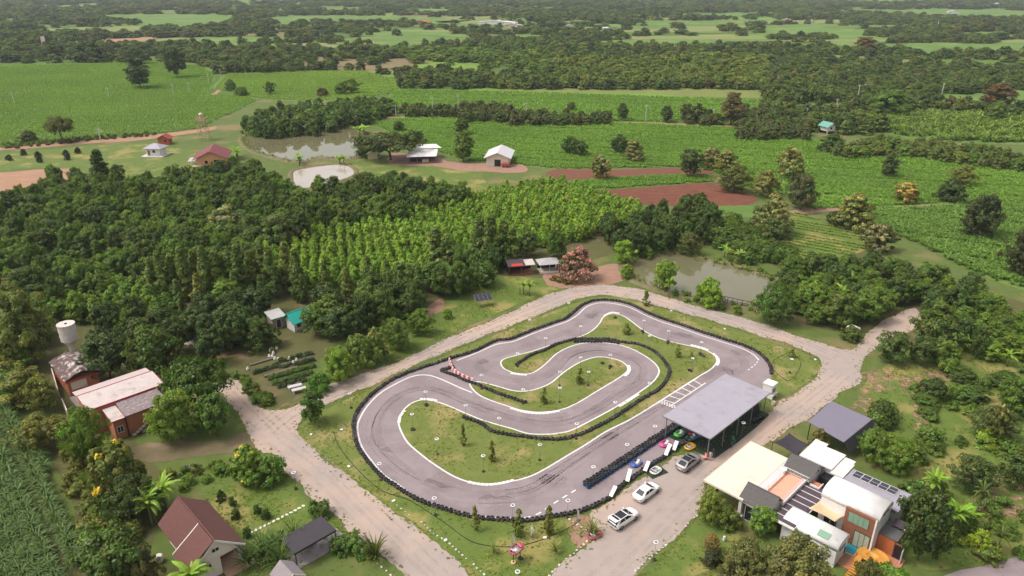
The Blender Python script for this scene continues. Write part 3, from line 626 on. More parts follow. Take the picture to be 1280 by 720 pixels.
def scatter(name, pts, rot, scl, idx, tint, sources, label, cat, bloom=None, kind='stuff'):
    """uncountable growth: one object whose points carry small plants"""
    tint = np.asarray(tint) * np.array(FG); n = len(pts); me = bpy.data.meshes.new(name); me.vertices.add(n); me.vertices.foreach_set('co', np.asarray(pts, np.float32).ravel())
    for nm, ty, arr in (('rot', 'FLOAT_VECTOR', rot), ('scl', 'FLOAT_VECTOR', scl), ('tint', 'FLOAT_VECTOR', tint), ('bloom', 'FLOAT_VECTOR', tint if bloom is None else bloom)):
        a = me.attributes.new(nm, ty, 'POINT'); a.data.foreach_set('vector', np.ascontiguousarray(arr, np.float32).ravel())
    a = me.attributes.new('idx', 'INT', 'POINT'); a.data.foreach_set('value', np.asarray(idx, np.int32))
    o = link(name, me); tag(o, label, cat, kind=kind)
    ng = bpy.data.node_groups.new(name, 'GeometryNodeTree'); ng.interface.new_socket('Geometry', in_out='INPUT', socket_type='NodeSocketGeometry'); ng.interface.new_socket('Geometry', in_out='OUTPUT', socket_type='NodeSocketGeometry')
    N = ng.nodes; L = ng.links; gi = N.new('NodeGroupInput'); go_ = N.new('NodeGroupOutput'); ip = N.new('GeometryNodeInstanceOnPoints')
    L.new(gi.outputs[0], ip.inputs['Points']); jn = N.new('GeometryNodeJoinGeometry')
    for s in sources:
        oi = N.new('GeometryNodeObjectInfo'); oi.inputs['Object'].default_value = s; oi.inputs['As Instance'].default_value = True
        L.new(oi.outputs['Geometry'], jn.inputs[0])
    L.new(jn.outputs[0], ip.inputs['Instance']); ip.inputs['Pick Instance'].default_value = True
    def at(nm, ty):
        q = N.new('GeometryNodeInputNamedAttribute'); q.data_type = ty; q.inputs[0].default_value = nm; return q.outputs[0]
    L.new(at('idx', 'INT'), ip.inputs['Instance Index']); L.new(at('scl', 'FLOAT_VECTOR'), ip.inputs['Scale'])
    er = N.new('FunctionNodeEulerToRotation'); L.new(at('rot', 'FLOAT_VECTOR'), er.inputs[0]); L.new(er.outputs[0], ip.inputs['Rotation'])
    L.new(ip.outputs[0], go_.inputs[0]); md = o.modifiers.new('growth', 'NODES'); md.node_group = ng
    return o
SRC = {}
def src(kind):                                   # unlinked source objects for the scatters
    if kind not in SRC:
        SRC[kind] = [bpy.data.objects.new(kind, v[0]) for v in KIND[kind]['v']]
    return SRC[kind]

DK = (.05, .09, .024); DK2 = (.04, .068, .024); MID = (.072, .125, .028); LT = (.095, .165, .032); LIME = (.125, .22, .036); OLV = (.11, .13, .042); YOL = (.2, .19, .06); GRY = (.075, .085, .05); CASU = (.075, .12, .038); BRN = (.11, .085, .05)
def region(pts, z, spacing, jitter=.45, rowang=None, seed=0):
    """points in a picture outline seen at canopy height z"""
    q = [W(p[0], p[1], z) for p in pts]; poly = [(p.x, p.y) for p in q]; r = np.random.default_rng(seed)
    xs = [p[0] for p in poly]; ys = [p[1] for p in poly]; cx, cyy = (min(xs)+max(xs))/2, (min(ys)+max(ys))/2; R_ = max(max(xs)-min(xs), max(ys)-min(ys))*.75
    g1 = np.arange(-R_, R_, spacing); X, Y = np.meshgrid(g1, g1); X = X.ravel(); Y = Y.ravel()
    Y = Y + (np.round(X/spacing) % 2)*spacing*.5
    X = X + r.uniform(-jitter, jitter, X.shape)*spacing; Y = Y + r.uniform(-jitter, jitter, Y.shape)*spacing
    a = rowang if rowang is not None else .3; x = cx + X*math.cos(a) - Y*math.sin(a); y = cyy + X*math.sin(a) + Y*math.cos(a)
    k = inside(poly, x, y); return np.stack([x[k], y[k]], 1)
def visible(x, y, z, m=40):
    px, py = proj(x, y, z); return -m < px < 1280+m and -m < py < 720+m

# ------------------------------------------------------------------ ponds
M_water = mat('pond_water', (.17, .155, .085), .03, (.13, .125, .065), .05, spec=1.0, bump=.003, bscale=1.5, space='world')
M_waterpale = mat('pond_water_pale', (.42, .36, .31), .08, (.34, .3, .25), .08, spec=1.0, bump=.003, bscale=1.5, space='world')
M_bank = mat('pond_bank', (.2, .15, .09), .95, (.11, .12, .04), .4, bump=.05, bscale=3, space='world')
def pond(pts, m, bw=2.2, bh=.45, seed=0):
    p = rough_edge(smooth(pts, True, 1.5), .25, seed); s = 1 if area(p) > 0 else -1
    sheet('pond', p, .10, m)
    q = MB().use(M_bank); rings = [(.25, .02), (0, .12), (-.25*bw, bh), (-.6*bw, bh*.9), (-bw, .015)]; n = len(p); k = len(rings)
    for d, z in rings:
        q.v += [(v.x, v.y, z + (random.uniform(-.05, .05) if z > .2 else 0)) for v in offset(p, d*s)]
    for j in range(k-1):
        for i in range(n):
            q.f.append((j*n+i, j*n+(i+1) % n, (j+1)*n+(i+1) % n, (j+1)*n+i)); q.m.append(0)
    o = q.build('pond_bank', smoothf=True); o['kind'] = 'structure'
pond([(305,172),(320,168),(345,166),(400,161),(440,161),(462,168),(462,182),(452,193),(430,199),(400,197),(370,202),(330,193),(310,184)], M_water, 2.5, .4, 1)
pond([(369,214),(392,209),(425,206),(440,211),(440,219),(425,226),(402,231),(382,236),(370,231),(366,222)], M_waterpale, 2.0, .5, 2)
pond([(783,332),(800,322),(840,317),(872,323),(915,333),(955,346),(972,357),(968,370),(945,382),(915,382),(870,372),(830,362),(797,351),(785,342)], M_water, 2.0, .4, 3)

# ------------------------------------------------------------------ woods: the largest in view as single trees, the rest as one growth
woods = []                                       # (x, y, h, w, kind, tint, label, name, group)
def wood(pts, h, spacing, mix, label, name, group, seed, hv=.2, wf=1.15, rowang=None, jitter=.45, z=None):
    r = random.Random(seed)
    for x, y in region(pts, h*.62 if z is None else z, spacing, jitter, rowang, seed):
        kind, tint, hk = r.choices([m_[:3] for m_ in mix], [m_[3] for m_ in mix])[0]
        hh = h*hk*r.uniform(1-hv, 1+hv); ww = KIND[kind]['w']/KIND[kind]['h']*hh*r.uniform(.85, 1.15)
        if kind in ('round', 'dome', 'tall', 'far'): ww = spacing*wf*r.uniform(.85, 1.3)
        woods.append((x, y, hh, ww, kind, tint, label, name, group))
W_A = [(-20,262),(40,228),(70,218),(160,226),(240,214),(300,204),(330,212),(362,236),(440,232),(480,222),(530,222),(575,235),(590,245),(500,264),(400,282),(355,292),(330,304),(300,332),(200,345),(120,355),(60,368),(-20,360)]
wood(W_A, 7.5, 4.3, [('round', DK, 1, 4), ('dome', DK2, .8, 1), ('round', MID, 1.05, 5), ('dome', (.1,.165,.034), .8, 1.5), ('tall', DK2, 1.1, 1), ('dome', MID, .85, 2), ('round', (.085,.15,.03), .95, 2), ('casu', (.07,.1,.035), 1.1, .7), ('bloom', (.08,.11,.04), .9, .25), ('fine', (.06,.1,.035), 1, 1)], 'dark green broadleaf tree in the dense wood beside the plantation rows', 'wood_tree', 'trees of the dense dark wood', 1)
W_B = [(215,352),(300,312),(330,296),(372,282),(470,264),(590,243),(640,231),(700,222),(735,236),(800,252),(806,263),(760,282),(700,296),(650,302),(560,325),(470,345),(400,352),(330,345)]
wood(W_B, 4.3, 2.3, [('cone', (.14, .24, .04), 1, 5), ('cone', (.12, .215, .036), .85, 3), ('cone', (.155, .25, .046), 1.1, 2)], 'slender bright green plantation tree standing in close rows', 'plantation_tree', 'trees of the plantation', 2, .22, rowang=.25, jitter=.2)
wood([(60,368),(120,350),(205,335),(230,350),(200,375),(120,385),(60,385)], 6.0, 2.4, [('cone', LT, .9, 3), ('bush', MID, .6, 1)], 'slender bright green plantation tree standing in close rows', 'plantation_tree', 'trees of the plantation', 3, .15, rowang=.25, jitter=.2)
wood([(195,350),(330,332),(420,340),(480,340),(480,362),(440,375),(330,372),(230,380)], 8, 6.2, [('casu', CASU, 1, 4), ('casu', OLV, 1.05, 1), ('tall', MID, .85, 1)], 'tall feathery olive green tree in front of the plantation', 'casuarina_tree', 'feathery trees in front of the plantation', 4)
wood([(470,345),(560,325),(640,298),(705,285),(700,305),(650,325),(600,345),(540,352),(480,385),(440,382)], 8.5, 4.0, [('casu', (.075, .125, .034), .95, 2), ('round', (.06, .11, .028), .9, 3), ('tall', (.07, .12, .034), .9, 2)], 'mid green tree on the near edge of the plantation behind the huts', 'broadleaf_tree', 'trees on the near edge of the plantation', 5)
wood([(755,272),(820,264),(875,246),(905,262),(895,280),(850,300),(795,302),(760,292)], 7, 4.2, [('dome', DK2, 1, 2), ('round', DK, 1, 3)], 'dark dense tree between the plantation and the square pond', 'broadleaf_tree', 'dark trees between plantation and pond', 6)
wood([(235,385),(330,365),(360,372),(430,362),(480,360),(520,365),(500,385),(440,392),(420,400),(350,385),(330,410),(240,432)], 8, 5.2, [('round', DK2, 1, 3), ('dome', DK, .9, 2), ('round', MID, 1, 1)], 'very dark broadleaf tree around the turquoise roofed cottage', 'broadleaf_tree', 'dark trees around the cottage', 7)
wood([(100,392),(200,380),(235,395),(235,432),(200,430),(160,440),(110,430)], 7, 4.8, [('round', DK2, 1, 3), ('dome', MID, .85, 2)], 'dark broadleaf tree behind the white roofed orange building', 'broadleaf_tree', 'dark trees behind the orange building', 8)
wood([(-20,360),(20,350),(60,380),(72,450),(60,520),(95,545),(60,560),(20,500),(-20,480)], 7, 4.6, [('tall', OLV, 1.05, 2), ('round', (.1, .12, .035), .9, 2), ('round', MID, .85, 2), ('dome', LT, .7, 1)], 'olive green tree between the cane field and the old barn', 'broadleaf_tree', 'olive trees by the cane field', 9)
wood([(985,325),(1060,318),(1180,340),(1250,372),(1300,392),(1300,432),(1190,425),(1150,372),(1100,385),(1060,388),(1000,385),(975,355)], 5.5, 3.7, [('round', MID, 1, 3), ('dome', LT, .8, 2), ('round', (.05, .09, .03), 1.1, 2), ('tall', MID, 1, 1)], 'leafy mid green tree in the wood beyond the gravel junction', 'thicket_tree', 'trees of the wood beyond the junction', 10)
wood([(885,270),(960,275),(985,300),(985,325),(930,320),(890,300)], 3.4, 3.2, [('dome', (.06, .11, .028), 1, 2), ('bush', MID, 1, 1)], 'low bushy tree on the bank behind the square pond', 'broadleaf_tree', 'low trees behind the pond', 11)
wood([(300,150),(340,136),(420,128),(492,124),(495,136),(430,150),(400,157),(330,162),(310,160)], 7, 5, [('far', DK, 1, 3), ('far', MID, 1, 1)], 'dark tree in the belt behind the large pond', 'broadleaf_tree', 'trees of the belt behind the large pond', 12)
for a, b in (((505,128),(572,140)), ((574,126),(640,146)), ((640,137),(762,150)), ((855,140),(905,150)), ((925,130),(1010,168))):
    wood([(a[0],a[1]+3),(b[0],a[1]+6),(b[0],b[1]),(a[0],b[1])], 5, 4, [('far', (.06, .075, .032), 1, 3), ('far', DK, 1, 1)], 'dull green hedge tree along the far dirt road', 'hedge_tree', 'hedge trees along the far dirt road', 13 + a[0])
wood([(1025,182),(1060,180),(1100,172),(1200,180),(1300,195),(1300,210),(1200,198),(1130,188),(1060,190)], 4.5, 4, [('far', (.075, .105, .032), 1, 3), ('far', MID, 1, 1)], 'bushy tree of the belt behind the right hand crop field', 'belt_tree', 'trees of the belt behind the crop field', 20)
wood([(0,180),(60,174),(130,168),(195,164),(200,168),(130,173),(60,180),(0,186)], 1.2, 2.6, [('bush', (.07, .09, .03), 1, 1)], 'low shrub on the verge of the farm road', 'shrub', 'shrubs along the farm road', 21)
# shrubs and low growth round the site
wood([(75,545),(110,540),(150,560),(165,620),(175,680),(190,730),(115,730),(105,650),(90,590)], 2.0, 2.2, [('bush', OLV, 1, 3), ('bush', MID, 1.1, 2), ('bush', LT, .9, 1)], 'low wild shrub between the cane field and the brown roofed house', 'shrub', 'wild shrubs beside the cane field', 22)
wood([(1180,470),(1300,450),(1300,560),(1250,560),(1200,520)], 2.2, 5.0, [('bush', MID, 1, 3), ('dome', (.05, .09, .028), 1.2, 2), ('bush', LT, 1, 1)], 'shrub growing on the rough lawn beyond the cafe', 'shrub', 'shrubs on the rough lawn', 23)
wood([(1090,500),(1150,520),(1180,560),(1150,590),(1120,575),(1095,540)], 2.2, 4.2, [('dome', MID, 1, 2), ('bush', (.07, .12, .03), 1.2, 2)], 'rounded shrub beside the grey canopy', 'shrub', 'shrubs beside the grey canopy', 24)
wood([(285,470),(300,462),(325,480),(345,500),(335,507),(310,495)], 1.4, 1.6, [('bush', MID, 1, 1), ('bush', OLV, .8, 1)], 'small bush on the corner between garden and gravel road', 'shrub', 'bushes at the garden corner', 25)
wood([(195,588),(250,578),(330,568),(345,580),(300,592),(262,600),(240,615),(215,600)], 1.5, 2.2, [('bush', MID, 1, 2), ('bush', LT, .9, 2), ('bush', OLV, 1.1, 1)], 'leafy shrub in the hedge behind the house lawn', 'shrub', 'shrubs behind the house lawn', 26)
wood([(1150,600),(1200,615),(1290,625),(1290,700),(1240,690),(1200,690),(1160,690)], 1.7, 3.6, [('bush', MID, 1, 2), ('bush', (.09,.14,.036), 1.2, 2), ('dome', DK, .9, 1)], 'leafy shrub on the slope below the banana plants', 'shrub', 'shrubs on the lower slope', 27)
wood([(1130,480),(1200,485),(1230,520),(1200,560),(1165,540)], 1.6, 3.8, [('bush', MID, 1, 2), ('bush', (.1,.15,.04), 1, 1), ('dome', (.06,.1,.03), 1, 1)], 'low shrub among the bare soil patches', 'shrub', 'shrubs among the bare soil', 28)
wood([(800,345),(835,366),(880,384),(905,388),(960,392),(985,372),(978,345),(930,328),(870,312),(820,310),(780,320)], 1.1, 3.0, [('bush', LT, 1, 2), ('bush', MID, 1.1, 2)], 'weedy shrub on the bank of the square pond', 'shrub', 'shrubs on the pond bank', 29)
PD = [(783,332),(800,322),(840,317),(872,323),(915,333),(955,346),(972,357),(968,370),(945,382),(915,382),(870,372),(830,362),(797,351),(785,342)]
# keep growth off roads, track and buildings
NOGO = [[(W(*p).x, W(*p).y) for p in PD], [(p.x, p.y) for p in road_path[::3]], [(p.x, p.y) for p in p_out[::3]]]
HB = [(W(150,490,0), 9), (W(90,462,0), 6), (W(98,470,0), 9), (W(84,450,0), 8), (W(85,470,0), 7), (W(652,345,0), 7), (W(645,352,0), 5), (W(660,330,0), 5), (W(687,335,0), 4), (W(378,402,0), 5.2), (W(346,410,0), 3), (W(250,680,0), 8)]
tx = np.array([t[0] for t in woods]); ty_ = np.array([t[1] for t in woods]); bad = np.zeros(tx.shape, bool)
for n_ in NOGO: bad |= inside(n_, tx, ty_)
for c, r_ in HB: bad |= (tx-c.x)**2 + (ty_-c.y)**2 < r_*r_
keep = [t for t, b_ in zip(woods, bad) if visible(t[0], t[1], t[2]*.6, 60) and not (b_ and t[1] < 220)]
by = {}
for t in keep: by.setdefault(t[7], []).append(t)
rest = []
for nm, L in by.items():
    L.sort(key=lambda t: -(t[2]*t[3])**.5 / math.hypot(t[0], t[1], H))
    for i, (x, y, h, w, kind, tint, label, name, group) in enumerate(L):
        if i < (170 if nm == 'broadleaf_tree' else 285):
            shrub = name in ('shrub',)
            plant(kind, x, y, h, w, tint, label, name, group, cat='shrub' if shrub else 'tree', part=('foliage', 'stem') if shrub else ('crown', 'trunk'))
        else: rest.append(L[i])
def scatter_trees(name, L, label, cat):
    kinds = sorted({t[4] for t in L}); S = []; base = {}
    for k in kinds: base[k] = len(S); S += src(k)
    n = len(L); pts = np.array([(t[0], t[1], 0) for t in L]); rot = np.zeros((n, 3)); rot[:, 2] = rng.uniform(0, 6.28, n)
    # Join Geometry keeps the order in which links were made reversed or not; kinds of equal look are mixed only within one object
    scl = np.array([(t[3]/KIND[t[4]]['w'],)*2 + (t[2]/KIND[t[4]]['h'],) for t in L]); idx = [base[t[4]] + random.randrange(len(KIND[t[4]]['v'])) for t in L]
    tint = np.array([t[5] for t in L]) * rng.uniform(.82, 1.18, (n, 1)) * (1 + rng.normal(0, .05, (n, 3)))
    return scatter(name, pts, rot, scl, idx, tint, S, label, cat)
labs = {'plantation_tree': ('plantation_growth', 'rows of slender bright green plantation trees reaching back to the fields'), 'broadleaf_tree': ('wood_growth', 'mass of dark broadleaf trees filling the wood')}
for k in sorted({t[4] for t in rest}):
    L = [t for t in rest if t[4] == k]
    nm = 'plantation_growth' if k == 'cone' else 'wood_growth'
    scatter_trees(nm, L, {'cone': 'close rows of slender bright green trees filling the back of the plantation'}.get(k, 'crowns of the wood that merge into one %s green mass' % {'round': 'rounded', 'dome': 'low domed', 'tall': 'upright', 'far': 'distant'}.get(k, 'leafy')), 'trees')

# ------------------------------------------------------------------ far country: woods that read as one mass, between the fields
fld = [[(p[0], p[1]) for p in v[0]] for v in FIELDS.values()] + [[(p[0], p[1]) for p in v[0]] for v in SOILS.values()]
farL = []; nearfar = []
r = np.random.default_rng(5)
def far_band(y0, y1, sp, hmin, hmax, dens, cl=1.0):
    Y = np.arange(y0, y1, sp); X, Y = np.meshgrid(np.arange(-y1*.8-60, y1*.8+60, sp), Y); X = X.ravel(); Y = Y.ravel()
    X = X + r.uniform(-.5, .5, X.shape)*sp; y = Y + r.uniform(-.5, .5, X.shape)*sp
    nz = np.sin(X*.013 + 1.3*np.sin(y*.009)) + np.sin(y*.041 + X*.006 + 1.5*np.sin(X*.004)) + .7*np.sin(X*.029+y*.033) + .8*r.normal(size=X.shape)*(dens > -1.5)
    px, py = proj(X, y, 0)
    k = (px > -40) & (px < 1320) & ((py < 79) | ((px > 235) & (py < 93)) | ((px > 500) & (py < 112)) | ((px > 955) & (py < 168))) & ((nz > dens) | (r.uniform(size=X.shape) < .05))
    X, y, px, py = X[k], y[k], px[k], py[k]
    out = np.zeros(X.shape, bool)
    for f in fld: out |= inside(f, px, py)
    for x_, y_, p_, q_ in zip(X[~out], y[~out], px[~out], py[~out]):
        farL.append((x_, y_, r.uniform(hmin, hmax), sp*cl*r.uniform(.8, 1.5), p_, q_))
far_band(330, 560, 6.5, 4, 8, -1.6); far_band(560, 900, 8.5, 3, 9, -.45, 1.1); far_band(900, 1500, 12.5, 4, 10, .0, 1.1); far_band(1500, 2700, 21, 6, 12, -.05, 1.1)
TINTS = [(.05, .082, .026), (.062, .1, .028), (.042, .066, .026), (.075, .105, .032), (.1, .12, .04), (.07, .06, .035)]
def pick_tint(px, py):
    if 690 < px < 960 and 75 < py < 110: return random.choice([(.11, .14, .04), (.09, .13, .034), (.07, .11, .03)])
    if 500 < px < 700 and 62 < py < 90: return random.choice([(.09, .14, .03), (.07, .12, .03)])
    return random.choices(TINTS, [4, 4, 3, 3, .5, .15])[0]
FT = [(x, y, h, w, 'far', pick_tint(px, py)) for x, y, h, w, px, py in farL]
FT.sort(key=lambda t: t[1])
for x, y, h, w, k, t in FT[:250]:
    plant('far', x, y, h, w, t, 'distant tree of the wood beyond the crop fields', 'distant_tree', 'distant trees beyond the crop fields')
scatter_trees('distant_woods', FT[250:], 'woods and hedgerows of the plain fading into haze', 'woods')

# low hills at the end of the plain
M_hill = mat('hill_forest', (.05, .075, .03), .95, (.035, .055, .025), .01, bump=2, bscale=.05, space='world')
hq = MB().use(M_hill); nx, ny = 60, 8
hv = []
for j in range(ny):
    for i in range(nx):
        x = -5200 + 10400*i/(nx-1); y = 3000 + 3800*j/(ny-1); e = math.sin(math.pi*j/(ny-1))
        hv.append((x, y, -2 + e*(35 + 30*math.sin(x*.0021+1) + 24*math.sin(x*.0047+y*.001) + 12*math.sin(x*.013+y*.003))))
hq.add(hv, [(j*nx+i, j*nx+i+1, (j+1)*nx+i+1, (j+1)*nx+i) for j in range(ny-1) for i in range(nx-1)])
tag(hq.build('hills', smoothf=True), kind='structure')

# ------------------------------------------------------------------ single trees that stand out
g1 = 'lone trees in the far left field'
TR(172,57,80,26,'round',DK2,'dark tree behind the tallest tree of the far left field')
TR(176,69,110,32,'tall',DK2,'tall two-lobed dark tree alone in the far left field')
TR(222,54,97,27,'round',DK2,'broad dark tree alone near the hedge of the far left field')
TR(67,54,75,24,'dome',DK2,'dark tree in the hedge below the pale road')
TR(112,48,76,44,'dome',DK2,'widest dark tree in the hedge below the pale road')
TR(78,142,178,38,'umb',(.07,.09,.035),'open crowned tree on the farm road verge')
TR(36,161,177,22,'dome',(.06,.08,.03),'small open tree on the farm road verge')
TR(289,97,114,14,'dome',MID,'small round tree beside the field track')
TR(302,107,119,20,'dome',MID,'low bush tree beside the field track')
TR(338,100,118,14,'round',DK,'small round dark tree on the bright far field')
TR(403,108,120,18,'dome',(.085,.08,.04),'brownish bush on the bright far field')
TR(427,101,118,18,'dome',MID,'bushy tree left of its twin on the bright far field')
TR(440,96,117,20,'round',MID,'taller of the twin bushy trees on the bright far field')
TR(499,150,164,18,'round',DK,'round dark tree by the large pond corner')
TR(522,162,180,18,'round',DK2,'dark round tree behind the wide flat crown')
TR(577,146,168,22,'round',DK,'dark upper tree behind the open white roofed shed')
TR(580,160,202,26,'tall',MID,'leafy tall tree between the two white roofed sheds')
TR(488,163,200,80,'umb',(.05,.075,.026),'wide flat crowned tree beside the large pond')
TR(460,168,196,30,'dome',DK,'low dark tree at the end of the large pond')
TR(712,168,193,22,'round',DK,'dark tree on the crop field behind the white gable shed')
TR(725,174,195,20,'round',(.05,.08,.026),'smaller of two dark trees on the crop field')
TR(750,190,223,30,'bloom',(.085,.1,.035),'olive blossoming tree on the bare red strip',bloom=(.24,.22,.08))
TR(774,166,191,24,'round',DK2,'dark tree touching a pale blossoming one')
TR(792,172,201,28,'bloom',OLV,'pale blossoming tree touching a dark one',bloom=(.27,.22,.09))
TR(862,182,221,34,'round',DK2,'dark round tree at the end of the red strip')
TR(888,182,210,30,'bloom',(.1,.11,.04),'olive tree with pale blossom behind the ploughed field',bloom=(.25,.21,.085))
TR(908,184,215,32,'bloom',OLV,'yellowish blossoming tree behind the ploughed field corner',bloom=(.27,.23,.08))
TR(918,204,240,42,'fine',(.085,.1,.035),'broad olive tree at the ploughed field corner')
TR(955,210,245,36,'bloom',(.1,.115,.04),'olive blossoming tree right of the ploughed field',bloom=(.23,.2,.07))
TR(986,180,222,38,'bloom',OLV,'tall yellow green blossoming tree above the red field track',bloom=(.29,.26,.08))
TR(1000,214,262,40,'fine',GRY,'grey green twiggy tree by the red field track')
TR(964,237,292,46,'bloom',(.09,.11,.036),'large olive tree with yellowish crown between pond and fields',bloom=(.25,.22,.075))
TR(968,270,310,40,'round',(.06,.085,.03),'dull green tree behind the pond with dark foot')
TR(1040,165,190,34,'dome',DK,'dark tree crowding the green roofed house')
TR(1110,190,221,20,'tall',(.045,.065,.03),'narrow dark tree alone in the right hand crop')
TR(1066,237,286,54,'bloom',OLV,'broad yellowish blossoming tree by the grassy rows',bloom=(.27,.24,.08))
TR(1045,262,280,26,'dome',DK2,'dark bush at the foot of the broad yellowish tree')
TR(1131,226,252,38,'bloom',(.13,.12,.04),'golden yellow flowering tree in the crop',bloom=(.42,.28,.07))
TR(1186,220,252,34,'dome',DK2,'dark domed tree on the edge of the right crop')
TR(1203,205,232,30,'fine',(.1,.12,.04),'thin pale green tree behind the dark domed tree')
TR(1222,238,296,54,'fine',(.035,.05,.024),'large dark round tree in the right crop field')
TR(1097,277,314,40,'bloom',(.06,.07,.03),'tree with pale crown and dark skirt by the crop corner',bloom=(.26,.22,.1))
TR(1272,284,345,46,'fine',(.04,.05,.024),'dark tree at the far corner of the right crop')
TR(913,112,156,30,'tall',(.09,.08,.045),'tall brownish tree by the far dirt road')
TR(885,134,152,14,'round',DK,'small dark tree by the far dirt road')
TR(778,127,150,15,'tall',DK,'upright dark tree alone on the far dirt road')
TR(833,130,153,16,'tall',DK2,'dark upright tree in the gap of the far hedge')
TR(858,127,153,18,'tall',(.06,.075,.03),'dull twin tree in the gap of the far hedge')
TR(872,127,152,16,'tall',(.06,.08,.03),'right of the twin trees in the gap of the far hedge')
TR(714,126,138,14,'round',DK,'small round tree rising above the far hedge')
TR(1108,108,142,54,'dome',(.07,.125,.03),'big bright green spreading tree near the utility poles')
TR(1246,102,136,50,'round',(.075,.055,.035),'reddish brown tree behind the shrubby field')
TR(1242,125,150,28,'dome',MID,'green bush in front of the reddish brown tree')
TR(1080,44,66,26,'tall',(.1,.075,.05),'bare reddish tree standing over the far woods')
TR(896,62,78,20,'dome',(.1,.2,.03),'vivid green round tree in the far woods')
TR(816,48,57,8,'round',DK,'tiny dark tree on the distant green field')
TR(1000,37,49,15,'dome',DK2,'dark bush tree on the distant field')
TR(722,304,350,44,'pink',(.06,.075,.035),'pink blossoming tree beside the dark roofed huts',name='blossom_tree',bloom=(.4,.17,.15),v=0)
TR(780,297,330,28,'round',LIME,'bright lime tree at the tip of the square pond')
TR(784,328,348,18,'dome',LT,'small lime bush at the tip of the square pond')
TR(829,322,364,30,'round',LIME,'lime green tree on the near bank of the square pond')
TR(885,343,382,36,'dome',LIME,'bright bushy tree on the near bank beside the jetty')
TR(860,288,318,30,'fine',(.085,.1,.04),'greyish fine leaved tree on the far pond bank')
TR(808,305,322,18,'dome',LT,'small bright bush on the far pond bank')
TR(966,350,405,48,'fine',(.065,.115,.028),'leafy tree at the road end of the jetty')
TR(1012,348,392,40,'round',LT,'bright green tree beside the leafy jetty tree')
TR(1045,362,410,46,'round',(.06,.1,.03),'round green tree behind the white booth')
TR(1085,352,400,48,'round',MID,'dark green tree shading the dirt branch road')
TR(1063,405,425,26,'dome',(.06,.095,.035),'low bush hiding the foot of the white booth')
TR(1164,372,440,46,'tall',(.07,.11,.034),'tall pillar like leafy tree at the junction')
TR(1113,412,453,40,'round',(.055,.085,.03),'rounded tree on the inner corner of the junction')
TR(1148,415,456,32,'round',(.055,.085,.032),'second rounded tree on the inner corner of the junction')
TR(1178,420,460,40,'dome',MID,'spreading tree on the lawn edge by the junction')
TR(394,480,529,36,'round',(.05,.105,.024),'small round crowned tree where the two gravel roads meet')
TR(425,432,476,42,'fine',(.11,.19,.04),'bright leafy tree at the roadside end of the garden row')
TR(450,414,460,36,'spot',(.1,.16,.04),'tree with pale blossom tips in the garden row',bloom=(.3,.25,.1))
TR(472,405,450,36,'spot',(.075,.12,.03),'garden row tree with orange young leaves',bloom=(.3,.22,.07))
TR(498,394,436,36,'fine',(.1,.16,.04),'leafy middle tree of the garden row')
TR(527,384,418,34,'fine',(.09,.165,.034),'rounded green tree ending the garden row')
TR(400,462,488,30,'dome',(.08,.16,.03),'bright bush beside the vegetable beds')
TR(285,255,300,60,'bloom',(.09,.115,.045),'pale blossoming tree rising from the dark wood',bloom=(.27,.25,.12))
TR(352,262,312,52,'fine',(.075,.11,.045),'pale leafed tree at the corner of the plantation')
TR(253,445,518,92,'umb',(.05,.095,.022),'wide layered green tree over the orange building')
TR(226,485,548,64,'fine',(.115,.18,.03),'bright yellow green tree in front of the orange building')
TR(272,488,545,44,'round',(.06,.125,.03),'green tree beside the gravel road at the orange building')
TR(113,503,575,52,'fine',(.095,.155,.03),'light green tree at the corner of the orange building')
TR(138,408,472,64,'round',DK2,'massive dark tree behind the white sheet roof')
TR(196,405,465,70,'dome',(.05,.095,.026),'broad green tree over the yard wall')
TR(32,355,455,80,'fine',(.09,.115,.04),'large olive feathery tree at the old barn')
TR(158,545,632,74,'spot',(.085,.11,.034),'olive tree with yellow flowers beside the cane field',bloom=(.55,.38,.04))
TR(170,590,650,64,'fine',(.06,.085,.028),'dull dense tree behind the banana plants')
TR(312,553,600,50,'spot',(.075,.14,.03),'shrubby tree with yellow flowers on the house lawn',bloom=(.5,.36,.05))
TR(338,566,602,44,'dome',(.065,.13,.03),'round green bush at the lawn corner by the road')
TR(150,655,735,80,'round',(.045,.085,.024),'dark bushy tree in front of the banana plants')
TR(185,680,740,44,'fine',(.09,.09,.045),'brownish thin tree by the brown roofed house')
TR(886,610,652,36,'fine',(.12,.165,.045),'light green shrub tree at the corner of the cream roof')
TR(908,630,658,34,'dome',(.07,.105,.03),'dark shrub below the cream roof')
TR(890,684,706,26,'dome',(.03,.04,.024),'clipped dark ball bush on the cafe lawn',name='ball_bush',cat='shrub')
TR(889,664,692,20,'fine',(.2,.16,.1),'bare brownish small tree above the clipped ball bush')
TR(951,632,668,36,'round',(.09,.165,.035),'bright small tree in front of the grey gable')
TR(925,672,740,66,'fine',(.085,.1,.05),'large grey olive tree in front of the cafe')
TR(988,672,750,96,'fine',(.09,.105,.055),'second grey olive tree hiding the white vaulted hall')
TR(1072,694,770,40,'fine',(.08,.09,.04),'thin olive tree below the yellow pool slide')
TR(1105,702,760,70,'dome',(.08,.145,.03),'bright green rounded bush at the terrace edge')
TR(1147,605,700,64,'round',(.035,.06,.022),'tall dark tree beside the solar roof')
TR(1140,600,640,56,'spot',(.05,.085,.026),'dark shrub with lime tips behind the solar roof',bloom=(.16,.26,.04))
TR(1213,567,612,50,'fine',(.045,.075,.03),'lone dark tree with leaning trunk on the rough lawn')
TR(1222,660,690,30,'dome',(.13,.2,.03),'lime green clipped bush on the lower lawn',name='ball_bush',cat='shrub')
TR(1088,532,576,40,'fine',(.075,.13,.032),'green tree touching the grey canopy')
TR(1118,548,588,48,'fine',(.085,.15,.032),'bright spreading tree behind the solar roof')
